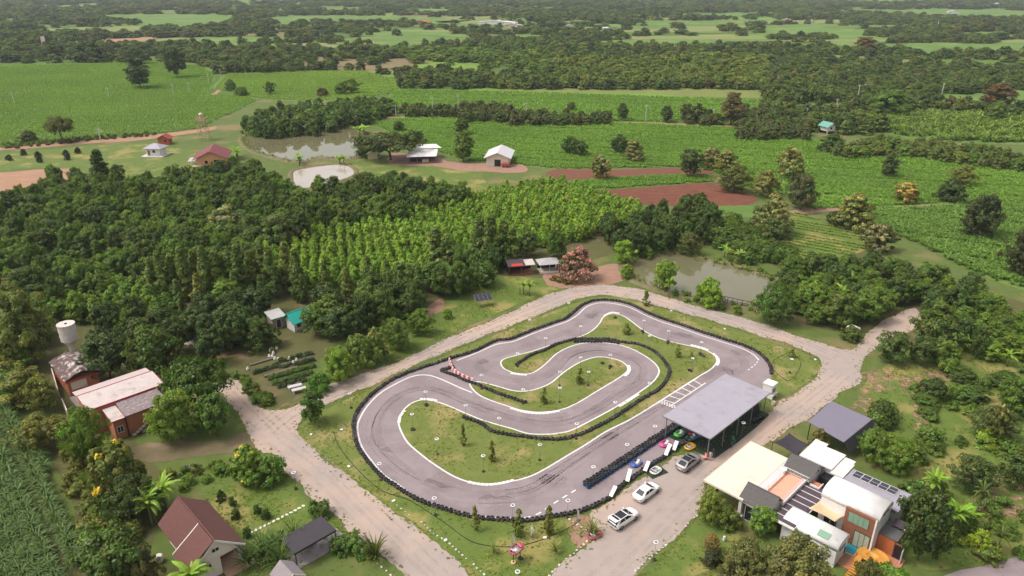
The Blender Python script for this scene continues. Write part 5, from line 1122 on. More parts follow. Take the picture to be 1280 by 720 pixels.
# solar roof
so_ = bld('solar_shed', CO, 'low shed with lavender metal roof carrying five dark solar panels', 'building')
part('wall', so_, mat('wall_grey', (.3,.29,.29), .8), (11.2,15.6,13.8,20.6,0,3.5)); q = MB().use(M_lav); slabuv(q, [(10.9,13.4,4.35),(16.3,13.4,3.9),(16.3,21.0,3.9),(10.9,21.0,4.35)], .08); rfo = q.build('roof', None, so_)
sq = MB().use(M_lav)
for i in range(19): v = 13.6+i*.4; slabuv(sq, [(10.9,v,4.375),(16.3,v,3.925),(16.3,v+.04,3.925),(10.9,v+.04,4.375)], .02)
sq.build('ribs', None, rfo)
M_pv = glassy('solar_cells', (.03,.026,.042), .2)
def zr_(u): return 4.35 - (u-10.9)*.0833
for i in range(5):
    v0 = 13.9 + i*1.12; q = MB().use(M_pv); slabuv(q, [(14.3,v0,zr_(14.3)+.1),(16.0,v0,zr_(16)+.1),(16.0,v0+1.02,zr_(16)+.1),(14.3,v0+1.02,zr_(14.3)+.1)], .04); p_ = q.build('solar_panel', None, so_)
    f_ = MB().use(M_white); zz = .115
    for (ua, ub, va_, vb_) in ((14.28,16.02,v0-.03,v0+.0),(14.28,16.02,v0+1.02,v0+1.05),(14.25,14.3,v0,v0+1.02),(16.0,16.05,v0,v0+1.02),(15.1,15.13,v0,v0+1.02)): slabuv(f_, [(ua,va_,zr_(ua)+zz),(ub,va_,zr_(ub)+zz),(ub,vb_,zr_(ub)+zz),(ua,vb_,zr_(ua)+zz)], .05)
    f_.build('panel_frame', None, p_)
q = MB().use(M_smoke); 
for i in range(4): part('lean_to_panel', so_, M_smoke, (9.6+i*.42,9.98+i*.42,20.9,22.4,3.1,3.14))
part('lean_to_edge', so_, M_white, (9.55,11.35,22.4,22.48,3.05,3.2))
# annex with orange wall
an = bld('annex', CO, 'low annex with dark grey flat roof and orange front by the pool terrace', 'building')
part('wall', an, mat('orange_wall', (.52,.16,.06), .7, (.46,.14,.05), 2), (7.6,7.75,20.3,22.2,0,2.6)); part('side_wall', an, M_wood, (7.75,10.8,22.2,22.35,0,2.6)); part('roof', an, mat('flat_grey', (.13,.125,.125), .8, (.1,.1,.1), 1), (7.5,11.0,20.3,22.5,2.6,2.75)); part('side_wall', an, M_white, (7.75,10.8,20.3,20.4,0,2.6))
part('doorway', an, M_dark, (7.55,7.6,22.2,23.2,0,2.2)); part('door', an, M_white, (6.9,7.5,23.3,23.36,.05,2.1)); part('door_frame', an, M_wood, (7.5,7.62,22.2,22.28,0,2.4),(7.5,7.62,23.2,23.28,0,2.4),(7.5,7.62,22.2,23.28,2.2,2.4))
# pool terrace, pool, slide
tq = MB().use(M_terra); tiles = empty('pool_terrace', CO, SA); tiles['kind'] = 'structure'
part('deck', tiles, mat('terrace_joint', (.3,.16,.1), .9), (1.6,8.2,15.0,23.2,.0,.16))
tm = MB().use(mat('terracotta_tile', (.5,.215,.13), .7, (.42,.18,.105), 3)); bx(tm, 0,.58,0,.58,0,.02); tme = tm.mesh('terrace_tile')
for i in range(11):
    for j in range(13):
        u, v = 1.65+i*.595, 15.1+j*.62
        if (1.0 < u+.3 < 4.95 and v < 17.9) or (4.05 < u+.3 < 7.1 and 17.2 < v+.3 < 19.0): continue
        link('terrace_tile', tme, tiles, (u, -v-.58, .16))
po = bld('swimming_pool', cafe(4.2, 17.3), 'small turquoise swimming pool at the foot of the vaulted hall', 'pool')
part('rim', po, mat('pool_rim', (.6,.42,.33), .7), (0,2.9,-.1,0,.1,.32), (0,2.9,1.6,1.7,.1,.32), (-.1,0,-.1,1.7,.1,.32), (2.9,3.0,-.1,1.7,.1,.32)); part('water', po, mat('pool_water', (.03,.3,.36), .05, (.03,.27,.33), .6, spec=.6), (0,2.9,0,1.6,.1,.25))
sl = empty('pool_slide', cafe(5.3, 20.6), SA, 'yellow kidney shaped water slide with a wide basin rim', 'slide')
M_yel = mat('slide_yellow', (.58,.28,.045), .5, (.5,.23,.04), 2, spec=.5)
q = MB().use(M_yel); n = 28; rings = [(1.0,0,.75),(1.06,0,.98),(.97,0,1.0),(.84,0,.86),(.5,0,.78),(.42,0,.84),(.36,0,.5)]
def kid(a, s): rr_ = 1.0 + .18*math.cos(2*a+.4) - .14*math.cos(a-1.2); return (1.2*rr_*math.cos(a)*s, 1.95*rr_*math.sin(a)*s)
v = []
for s, _, z in rings: v += [(*kid(2*math.pi*i/n, s), z) for i in range(n)]
q.add(v, [(k*n+i, k*n+(i+1) % n, (k+1)*n+(i+1) % n, (k+1)*n+i) for k in range(len(rings)-1) for i in range(n)] + [tuple(range((len(rings)-1)*n, len(rings)*n))]); bo = q.build('basin', None, sl, smoothf=True); bo.modifiers.new('thick', 'SOLIDIFY').thickness = .05
ch = MB().use(M_yel); cp = [Vector((-1.1,.9,.85)), Vector((-2.0,1.0,.7)), Vector((-2.9,.6,.5)), Vector((-3.6,-.1,.3))]
for a, b in zip(cp[:-1], cp[1:]):
    d = (b-a).normalized(); s_ = Vector((-d.y, d.x, 0)).normalized()*.42; up = Vector((0,0,.25))
    ch.add([a-s_+up, a-s_, a+s_, a+s_+up, b-s_+up, b-s_, b+s_, b+s_+up], [(0,1,5,4),(1,2,6,5),(2,3,7,6)])
co_ = ch.build('chute', None, sl); co_.modifiers.new('thick', 'SOLIDIFY').thickness = .05
for x, y in ((.9,1.2),(.9,-1.3),(-.8,1.2),(-.8,-1.2)): MB().use(M_steel).tube((x,y,.16),(x,y,.8),.06).build('leg', None, sl)
cl = empty('climbing_frame', cafe(2.4, 20.0), SA, 'yellow stepped ladder frame leading down from the pool slide', 'ladder')
for i in range(7): part('step', cl, M_yel, (-.2-i*.32,.05-i*.32,-.45,.45,1.15-i*.14,1.2-i*.14))
part('rail', cl, M_yel, (-2.2,.1,-.52,-.46,.25,.33), (-2.2,.1,.46,.52,.25,.33)); 
for u in (-2.1, 0): 
    for v in (-.49, .49): part('post', cl, M_yel, (u-.03,u+.03,v-.03,v+.03,.16,1.3 if u == 0 else .4))

# ---- brown roofed house at lower left
ho = bld('brown_house', site(198,651,3.2), 'white house with brown shingle gable roof beside the lawn', 'house')
M_bwall = mat('house_wall', (.72,.64,.58), .7, (.64,.56,.5), 1.5)
part('wall', ho, M_bwall, (.5,5.6,1.0,8.4,0,3.0)); part('porch_wall', ho, M_bwall, (.5,3.1,8.4,10.6,0,3.0)); part('porch_floor', ho, mat('porch_tile', (.45,.28,.2), .7), (3.1,6.6,8.4,12.0,0,.2)); part('porch_back', ho, M_wood, (3.2,5.5,8.35,8.45,.2,2.8))
[MB().use(M_bwall).prism([(.35,3.0),(5.75,3.0),(2.7,5.35)], 'y', a_, a_+.15).build('gable_wall', None, ho) for a_ in (-10.75, -1.0)]
part('porch_pillar', ho, M_bwall, (5.3,5.7,10.3,10.7,.2,3.0)); part('porch_beam', ho, M_bwall, (3.0,5.7,10.55,10.7,2.6,3.02)); part('side_wall', ho, M_bwall, (5.6,6.5,10.7,12.0,0,.9))
gable_roof(ho, -.25, 6.1, .3, 11.1, 2.7, 3.0, 5.65, 2.95, M_brownroof, .14)
part('ridge_cap', ho, M_brownroof, (2.6,2.8,.3,11.1,5.6,5.72)); part('barge_board', ho, M_white, (5.9,6.1,11.1,11.16,2.75,2.98))
for a, b, z0_, z1_ in ((-.25,2.7,3.0,5.65),(2.7,6.1,5.65,2.95)):
    q = MB().use(M_white); slabuv(q, [(a,11.1,z0_),(b,11.1,z1_),(b,11.18,z1_),(a,11.18,z0_)], .2); q.build('barge_board', None, ho)
# raised lower wing with white end triangle
q = MB().use(M_brownroof); slabuv(q, [(-1.0,7.2,3.25),(2.5,7.2,5.75),(2.5,11.3,5.75),(-1.0,11.3,3.25)], .12); q.build('wing_roof', None, ho)
q = MB().use(M_white); q.add([(-1.0,-7.18,3.2),(2.5,-7.18,5.72),(-.9,-7.18,2.3),(-1.0,-7.05,3.2),(2.5,-7.05,5.72),(-.9,-7.05,2.3)], [(0,1,2),(5,4,3),(0,3,4,1),(1,4,5,2),(2,5,3,0)]); q.build('wing_end', None, ho)
part('wing_wall', ho, M_bwall, (-.7,.5,7.3,10.7,0,3.1)); window(ho, 'u', .5, 2.0, 3.2, 1.0, 2.3); window(ho, 'u', .5, 4.6, 5.6, 1.2, 2.2); window(ho, 'v', 10.75, 1.2, 1.9, 1.6, 2.4); window(ho, 'v', 10.75, 2.3, 3.1, 3.7, 4.2, M_dark, bars=1)
part('awning', ho, M_white, (.0,.5,4.4,5.8,2.45,2.52))
# pottery / clutter west of the house
jar = empty('water_jar', W(200,702), 0, 'round white lidded water jar behind the brown roofed house', 'jar'); q = MB().use(mat('jar_white', (.6,.52,.46), .6)); q.lathe([(0,0),(.35,0),(.55,.35),(.5,.75),(.36,.9),(.36,.95)], 16); q.build('vessel', None, jar, smoothf=True); q = MB().use(M_white); q.lathe([(0,1.0),(.4,.98),(.42,.94),(0,.94)], 16); q.build('lid', None, jar)
# black pavilion
pv = bld('black_pavilion', site(350,673,2.8), 'black flat roofed pavilion over a grey paved floor', 'pavilion')
part('roof', pv, mat('black_sheet', (.05,.042,.05), .6, (.042,.036,.042), 1), (0,5.7,0,3.5,2.7,2.8)); part('edge_beam', pv, M_blacksteel, (-.05,5.75,3.5,3.56,2.55,2.78), (5.7,5.76,0,3.5,2.6,2.78))
for u, v in ((.15,.15),(5.6,.15),(.15,3.4),(5.6,3.4)): part('post', pv, M_blacksteel, (u-.05,u+.05,v-.05,v+.05,.02,2.7))
part('floor', pv, mat('paving_grey', (.3,.26,.265), .85, (.26,.225,.23), 1.2), (-.3,7.4,-.1,3.4,.0,.06)); part('bench', pv, M_steel, (2.5,4.0,.6,1.0,.06,.5))
hu = bld('garden_hut', site(345,712,2.5), 'little hut with grey shingle roof and brick coloured gable below the tall grass', 'hut', SA)
part('wall', hu, M_terra, (-.4,2.0,0,2.4,0,2.0)); gable_roof(hu, -.7, 2.3, -.4, 2.7, .8, 2.0, 3.2, 2.0, mat('hut_roof', (.28,.24,.25), .85, (.22,.19,.2), 3)); q = MB().use(M_terra); q.prism([(-.4,2.0),(2.0,2.0),(.8,3.0)], 'y', -2.4, -2.3); q.build('gable_wall', None, hu)
for a, b, z0_, z1_ in ((-.7,.8,2.0,3.2),(.8,2.3,3.2,2.0)):
    q = MB().use(M_cream); slabuv(q, [(a,2.7,z0_+.03),(b,2.7,z1_+.03),(b,2.78,z1_+.03),(a,2.78,z0_+.03)], .16); q.build('barge_board', None, hu)
# ---- orange building with long white roof
ob = bld('orange_building', site(90,489,4.8), 'orange walled building with long white sheet roof edged in red', 'building')
M_or = mat('orange_plaster', (.48,.18,.1), .8, (.4,.15,.085), 1.2); M_wr = mat('white_sheet', (.56,.48,.46), .6, (.48,.41,.39), .8, c3=(.4,.33,.3), scale3=.5, thr3=.6); M_red = mat('red_trim', (.42,.06,.07), .6)
part('wall', ob, M_or, (.4,11.0,.4,7.4,0,4.4)); q = MB().use(mat('white_sheet_dull', (.5,.42,.41), .6, (.44,.37,.36), .8)); slabuv(q, [(0,-.2,4.5),(11.4,-.2,4.5),(11.4,2.3,4.85),(0,2.3,4.85)], .06); q.build('roof_sheet', None, ob)
q = MB().use(M_wr); slabuv(q, [(.1,2.4,4.87),(11.6,2.4,4.87),(11.6,7.6,4.5),(2.2,7.6,4.5),(.8,5.2,4.68)], .06) if False else slabuv(q, [(.1,2.4,4.87),(11.6,2.4,4.87),(11.6,7.4,4.5),(.1,7.4,4.5)], .06); q.build('roof_sheet', None, ob)
part('ridge_trim', ob, M_red, (0,11.6,2.28,2.42,4.86,4.93)); part('eave_trim', ob, M_red, (.1,11.6,7.4,7.5,4.25,4.52)); part('end_trim', ob, M_red, (11.6,11.7,2.3,7.5,4.4,4.7)); part('edge_trim', ob, M_red, (0,11.4,-.28,-.2,4.35,4.5))
sq = MB().use(M_wr)
for i in range(28): u = .4+i*.4; slabuv(sq, [(u,2.44,4.89),(u+.04,2.44,4.89),(u+.04,7.38,4.52),(u,7.38,4.52)], .02)
sq.build('ribs', None, ob)
M_old = mat('old_sheet', (.26,.21,.21), .8, (.17,.135,.14), 1.5, c3=(.36,.3,.29), scale3=2.5, thr3=.58)
q = MB().use(M_old); slabuv(q, [(4.0,7.5,4.2),(10.4,7.5,4.2),(10.4,11.9,3.75),(4.0,11.9,3.75)], .06); q.build('lean_to_roof', None, ob)
q = MB().use(M_wr); slabuv(q, [(2.0,7.6,3.9),(3.9,7.6,3.9),(3.9,11.8,3.6),(2.0,11.8,3.6)], .06); q.build('lean_to_roof', None, ob); part('lean_to_wall', ob, M_or, (2.2,10.1,7.45,11.5,0,3.55)); part('roof_trim', ob, M_red, (2.0,3.9,11.8,11.88,3.45,3.62)); part('corner_post', ob, M_dark, (3.9,4.02,11.5,11.9,0,3.7))
window(ob, 'v', 11.5, 8.0, 9.4, .1, 2.3, M_dark, name='doorway', bars=0); window(ob, 'v', 11.5, 2.6, 3.4, 1.2, 2.2)
stc = bld('outside_stair', (Vector(site(90,489,4.8)) + Vector((0,0,0))), 'outside stair of separate round treads climbing to the orange lean-to', 'stair')
for i in range(9): q = MB().use(mat('tread_grey', (.36,.3,.28), .85)); q.lathe([(0,.12),(.34,.12),(.36,.06),(.34,0),(0,0)], 10); q.build('tread', None, stc, (4.6+i*.5, -12.2, .25+i*.28))
q = MB().use(M_dark); slabuv(q, [(4.4,12.15,.15),(8.9,12.15,2.6),(8.9,12.25,2.6),(4.4,12.25,.15)], .12); q.build('stringer', None, stc)
dr = empty('water_drum', W(181,540), 0, 'squat pale drum beside the outside stair', 'drum'); q = MB().use(M_leafdry); q.lathe([(0,0),(.42,0),(.45,.4),(.42,.7),(.36,.72),(0,.68)], 14); q.build('barrel', None, dr)
# yard strip, fence posts
fn = bld('yard_wall', site(90,489,0), 'thin pale yard wall along the cane side of the old barn', 'wall')
yw = [(67,470),(75,497),(80,508),(88,527)]
for a, b in zip(yw[::2], yw[1::2]):
    A, Bq = W(*a), W(*b); d = Bq-A; q = MB().use(M_cream); q.box(0, d.length, -.08, .08, 0, 1.6); o = q.build('wall_panel', None, None, (A.x, A.y, 0), (0, 0, math.atan2(d.y, d.x))); o.parent = fn; o.matrix_parent_inverse = fn.matrix_basis.inverted()
# old barn
ba = bld('old_barn', site(90,489,4.8), 'weathered barn with sagging thatched roof and white debris', 'barn')
M_mott = mat('rotten_thatch', (.15,.1,.09), .95, (.1,.07,.062), 1.5, c3=(.5,.44,.43), scale3=.9, thr3=.55, bump=.1, bscale=5)
q = MB().use(M_mott); nn = 12
v = []
for i in range(nn+1):
    for j in range(nn+1):
        s, t = i/nn, j/nn; u = .4 + 5.6*s; vv = -16.2 + 9.4*t; z = 3.4 + 1.0*(1-abs(2*s-1)) - .35*math.sin(math.pi*t)*math.sin(2*math.pi*s+1)*.5 + random.uniform(-.09, .09); v.append((u, -vv, z))
q.add(v, [(i*(nn+1)+j, (i+1)*(nn+1)+j, (i+1)*(nn+1)+j+1, i*(nn+1)+j+1) for i in range(nn) for j in range(nn)]); o = q.build('roof', None, ba); o.modifiers.new('thick', 'SOLIDIFY').thickness = .15
part('wall', ba, M_or, (.8,5.6,-15.8,-7.1,0,3.1)); part('end_board', ba, M_cream, (1.2,3.6,-7.0,-6.9,1.4,2.9)); part('roof_beam', ba, M_red, (.3,6.0,-6.85,-6.7,3.0,3.2)); part('annex_floor', ba, M_leafdry, (.4,2.2,-6.6,-2.0,.0,.5))
# water tower
wt = empty('water_tower', W(82,405,9.2)*1.0, 0, 'white cylindrical water tank on a slim concrete tower', 'water tower'); wt.location.z = 0
M_tank = mat('tank_white', (.62,.56,.52), .6, (.5,.44,.41), 1.5, stretch=(0, 3, 3))
q = MB().use(M_tank); q.lathe([(0,6.0),(1.3,6.0),(1.42,6.1),(1.42,9.1),(1.5,9.15),(1.5,9.28),(1.36,9.3),(0,9.22)], 26); tk = q.build('tank', None, wt)
q = MB().use(M_tank); q.lathe([(1.425,7.0),(1.46,7.02),(1.46,7.1),(1.425,7.12)], 26, close=True); q.lathe([(1.425,8.0),(1.46,8.02),(1.46,8.1),(1.425,8.12)], 26, close=True); q.build('tank_hoop', None, tk)
q = MB().use(M_dark); q.lathe([(0,9.36),(.18,9.36),(.2,9.3),(.2,9.24)], 10); q.build('hatch', None, tk)
q = MB().use(M_cream); q.lathe([(.62,0),(.5,4.5),(.8,5.4),(1.3,6.0)], 18); q.build('shaft', None, wt, smoothf=True)
# ---- turquoise cottage
tu = bld('turquoise_cottage', W(368,416,0), 'white cottage with turquoise gable roof under dark trees', 'cottage', R(46))
M_tq = mat('turquoise_sheet', (.03,.4,.33), .5, (.025,.36,.3), 1)
part('wall', tu, M_white, (.2,6.6,-3.6,.0,0,2.6)); tu.scale = (.85,.85,.85); gable_roof(tu, -.3, 6.9, -4.4, .5, 3.3, 2.5, 2.5, 2.5, M_tq) if False else None
for a, b, z0_, z1_ in ((-4.6,-1.8,2.3,4.6),(.6,-1.8,2.4,4.6)):
    q = MB().use(M_tq); slabuv(q, [(-.5,a,z0_),(7.0,a,z0_),(7.0,b,z1_),(-.5,b,z1_)], .09); q.build('roof_slope', None, tu)
[MB().use(M_white).prism([(-.0,2.6),(3.6,2.6),(1.8,4.3)], 'x', a_, a_+.15).build('gable_wall', None, tu) for a_ in (.2, 6.45)]; window(tu, 'v', 0, .9, 1.9, 1.0, 2.0, M_dark); window(tu, 'v', 0, 4.4, 5.6, 1.0, 2.0, M_dark); part('skirting', tu, mat('skirt_pink', (.55,.44,.42), .8), (.15,6.65,0,.08,0,.6)); part('roof_cap', tu, M_tq, (-.5,7,-1.9,-1.7,4.58,4.68))
gs = bld('grey_shed', W(349,410,0), 'plain grey rendered shed beside the turquoise cottage', 'shed', R(40)); part('wall', gs, mat('shed_grey', (.3,.26,.25), .85, (.26,.22,.21), 1), (-1.2,1.4,-3.0,.0,0,2.4)); q = MB().use(mat('shed_roof', (.42,.42,.4), .7)); slabuv(q, [(-1.5,.3,2.45),(1.7,.3,2.45),(1.7,-3.3,2.9),(-1.5,-3.3,2.9)], .08); q.build('roof', None, gs); window(gs, 'v', 0, -.4, .5, .1, 1.9, M_dark, name='doorway', bars=0)
# ---- huts with dark interiors by the pink tree
for (px, py, lab, uu, col_, red) in ((652,344,'dark open hut with a red and white striped roof edge',6.0,M_dark,True), (687,342,'open hut with pale grey hipped roof beside the pink tree',4.6,M_dark,False)):
    h_ = bld('open_hut', W(px, py, 0), lab, 'hut', R(12)); w2 = uu/2
    part('floor', h_, M_cream if not red else M_wood, (-w2,w2,-3.4,0,0,.3)); part('back_wall', h_, M_dark, (-w2,w2,-3.4,-3.2,.3,2.5))
    for u in (-w2+.1, 0, w2-.1): part('post', h_, M_white if not red else M_wood, (u-.05,u+.05,-.15,-.05,.3,2.5))
    if red:
        q = MB().use(mat('hut_red_roof', (.5,.05,.05), .5)); slabuv(q, [(-w2+.6,.3,2.56),(.3,.3,2.56),(.3,-1.0,2.72),(-w2+.6,-1.0,2.72)], .05); q.build('roof_sheet', None, h_); q = MB().use(mat('hut_dark_roof', (.07,.06,.06), .7)); slabuv(q, [(-w2-.3,.35,2.48),(.9,.35,2.48),(.9,-3.7,2.98),(-w2-.3,-3.7,2.98)], .06); q.build('roof_sheet', None, h_)
        q = MB().use(M_wr); slabuv(q, [(.95,.3,2.6),(w2+.3,.3,2.6),(w2+.3,-2.7,3.0),(.95,-2.7,3.0)], .06); q.build('roof_sheet', None, h_); part('dark_side', h_, M_dark, (-w2-.2,-w2,-3.2,0,.3,2.4))
    else:
        q = MB().use(mat('hut_grey_roof', (.4,.385,.39), .6, (.33,.32,.33), 1.5)); a_ = w2+.4
        q.add([(-a_,-.4,2.5),(a_,-.4,2.5),(a_,3.8,2.5),(-a_,3.8,2.5),(-.4,1.7,3.5),(.4,1.7,3.5)], [(0,1,5,4),(1,2,5),(2,3,4,5),(3,0,4)]); ro2 = q.build('roof', None, h_); ro2.modifiers.new('thick', 'SOLIDIFY').thickness = .06
        part('low_wall', h_, M_white, (-w2,w2,-.12,0,.3,.6)); part('side_panel', h_, mat('hut_brick', (.35,.1,.07), .8), (w2,w2+.9,-2.2,-.2,0,1.6))
yh = empty('clipped_hedge', W(703,353), R(-38), 'low yellow flowering hedge beside the path to the huts', 'hedge')
hm_, _c = crown('hedge_foliage', 909, 1.0, 1.4, .05, P_dome, 30, 46, .16, .3, bloom=.6)
for i in range(5): c = link('foliage', hm_, yh, (i*1.05-2.6, 0, 0), (0,0,i*1.3)); c['tint'] = [.1,.12,.03]; c['bloom'] = [.4,.24,.03]
# ---- upper farm buildings
ws = empty('white_shed', W(622,208), R(-6), 'white walled shed with pale gabled roof near the plantation corner', 'shed')
def simple_gable(o, w, d, zw, zr, mw, mr_, over=.8, front=True, axis='x'):
    B('wall', o, mw, (-w/2,w/2,0,d,0,zw)); [MB().use(mw).prism([(-w/2,zw),(w/2,zw),(0,zr-.15)], 'y', a_, a_+.2).build('gable_wall', None, o) for a_ in (0, d-.2)]
    for s in (-1, 1):
        q = MB().use(mr_); q.slab([(s*(w/2+over),-over,zw-.35),(0,-over,zr),(0,d+over,zr),(s*(w/2+over),d+over,zw-.35)], .1); q.build('roof_slope', None, o)
simple_gable(ws, 8.5, 13, 3.6, 5.4, M_cream, mat('pale_sheet', (.6,.57,.6), .5, (.55,.52,.55), .4), 1.0)
B('doorway', ws, M_dark, (-1.2,1.2,-.04,0,0,2.6)); 
rt = empty('farm_trailer', W(632,209), R(-8), 'small red farm trailer parked in front of the white shed', 'trailer'); B('bed', rt, mat('trailer_red', (.42,.07,.05), .5), (-1.5,1.5,-.8,.8,.7,1.5)); 
for x in (-.8,.8): MB().use(M_rubber).tube((x,-.9,.4),(x,-.7,.4),.4,.4,12).build('wheel', None, rt)
os_ = empty('open_shed', W(528,204), R(8), 'open sided shed with flat white sheet roof by the yard', 'shed')
q = MB().use(mat('bright_sheet', (.74,.7,.7), .5)); q.slab([(-6,-1,2.8),(5.5,-1,2.8),(6.5,8,3.6),(-5,8,3.6)], .1); q.build('roof', None, os_)
q = MB().use(mat('bright_sheet', (.74,.7,.7), .5)); q.slab([(-2,8.2,4.0),(8,8.2,4.0),(6,13,4.6),(-3,13,4.6)], .1); q.build('roof', None, os_)
for x in (-5.5,-2,1.5,5): B('post', os_, M_steel, (x-.08,x+.08,-.6,-.45,0,2.75)); 
B('back_wall', os_, mat('wall_brown', (.22,.13,.1), .8), (-5,6,7.5,7.7,0,3.4)); B('stored_goods', os_, M_dark, (-4.5,-1,3,6,0,1.4)); B('stored_goods', os_, M_cream, (0,2.5,1,3,0,1.1))
yh2 = empty('yellow_shed', W(466,199), R(0), 'small cream shed under the wide flat crowned tree', 'shed'); simple_gable(yh2, 4, 4, 2.4, 3.3, mat('wall_yellow', (.6,.5,.3), .8), M_cream, .4)
wh = empty('white_pavilion', W(192,196), R(-4), 'small white square house with blue grey pyramid roof on the farm lawn', 'house')
B('terrace', wh, mat('terrace_white', (.62,.58,.56), .8), (-4.4,4.4,-1.5,6.5,0,.4)); B('wall', wh, M_white, (-2.8,2.8,.2,5.2,.4,3.4)); q = MB().use(M_lav); q.add([(-3.8,-.8,3.3),(3.8,-.8,3.3),(3.8,6.2,3.3),(-3.8,6.2,3.3),(-.8,2.7,4.9),(.8,2.7,4.9)], [(0,1,5,4),(1,2,5),(2,3,4,5),(3,0,4)]); o = q.build('roof', None, wh); o.modifiers.new('t', 'SOLIDIFY').thickness = .1
B('window', wh, M_glass, (-.2,.9,.14,.19,1.6,2.6)); B('door', wh, M_wood, (-2.2,-1.3,.14,.19,.4,2.4))
oh = empty('orange_house', W(265,209), R(14), 'orange plastered house with maroon gable roof behind the dark wood', 'house'); simple_gable(oh, 10, 12, 3.6, 6.2, mat('plaster_orange', (.78,.4,.22), .8, (.7,.36,.2), 1), mat('maroon_sheet', (.2,.05,.055), .6, (.17,.045,.05), 1), 1.4)
B('window', oh, M_dark, (-2.2,-1.2,-.06,0,1.4,2.6)); B('window', oh, M_dark, (1.0,3.2,-.06,0,1.8,2.7)); B('porch', oh, mat('porch_cream', (.5,.4,.3), .8), (-6.5,-3,-2.5,0,0,1.2)); B('side_porch_roof', oh, mat('porch_sheet', (.45,.4,.4), .7), (-8.5,-5.6,1,8,2.3,2.4)); B('porch_post', oh, M_white, (-8.4,-8.25,1.1,1.25,0,2.3)); B('porch_post', oh, M_white, (-8.4,-8.25,7.7,7.85,0,2.3))
rh = empty('red_hut', W(205,181), R(4), 'small red timber hut with dark red roof by the farm road', 'hut'); simple_gable(rh, 4.4, 4, 2.8, 4.2, mat('red_timber', (.5,.12,.06), .7), mat('red_sheet', (.32,.06,.045), .6), .7); B('window', rh, M_dark, (.4,1.3,-.06,0,1.2,2.2))
lt = empty('lookout_tower', W(256,175), R(5), 'slender timber lookout tower with platform on the farm road', 'tower'); M_tim = mat('pale_timber', (.55,.38,.25), .8)
q = MB().use(M_tim)
for sx in (-1,1):
    for sy in (-1,1): MB().use(M_tim).tube((sx*2.2,sy*2.2,0),(sx*1.2,sy*1.2,8.5),.16,.13,6).build('leg', None, lt)
for i in range(4):
    z = 1.5+i*1.9; r_ = 2.2-z*.118
    for k, (a, b) in enumerate((((-r_,-r_),(r_,-r_)),((r_,-r_),(r_,r_)),((r_,r_),(-r_,r_)),((-r_,r_),(-r_,-r_)))):
        q.tube((*a, z), (*b, z), .08, n=5); q.tube((*a, z), (b[0]*.9, b[1]*.9, z+1.9), .06, n=5)
q.build('bracing', None, lt); B('platform', lt, M_tim, (-1.9,1.9,-1.9,1.9,8.5,8.75)); B('railing', lt, M_tim, (-1.9,1.9,-1.9,-1.8,8.75,9.6),(-1.9,1.9,1.8,1.9,8.75,9.6),(-1.9,-1.8,-1.8,1.8,8.75,9.6),(1.8,1.9,-1.8,1.8,8.75,9.6)); q = MB().use(M_tim); q.lathe([(.8,8.75),(.8,11.2)], 12); q.build('tank', None, lt); q = MB().use(mat('pale_cap', (.7,.6,.4), .6)); q.lathe([(1.0,11.2),(.7,11.7),(0,11.9)], 12); q.build('cap', None, lt)
gh = empty('green_roof_house', W(1039,168), R(18), 'small white house on stilts with green gable roof above the crop', 'house')
for x in (-2.4,2.4):
    for y in (0,5.6): B('stilt', gh, M_white, (x-.12,x+.12,y-.1,y+.1,0,1.6))
B('wall', gh, M_white, (-2.2,2.2,.6,5.6,1.4,3.6)); q = MB().use(M_white); q.prism([(-2.2,3.6),(2.2,3.6),(0,5.0)], 'y', .6, .75); q.build('gable_wall', None, gh)
for s in (-1, 1): q = MB().use(mat('green_sheet', (.14,.34,.27), .55, (.12,.3,.24), 1)); q.slab([(s*3.2,-.6,3.3),(0,-.6,5.2),(0,6.6,5.2),(s*3.2,6.6,3.3)], .1); q.build('roof_slope', None, gh)
B('window', gh, M_dark, (-.5,.5,.52,.58,2.2,3.1))
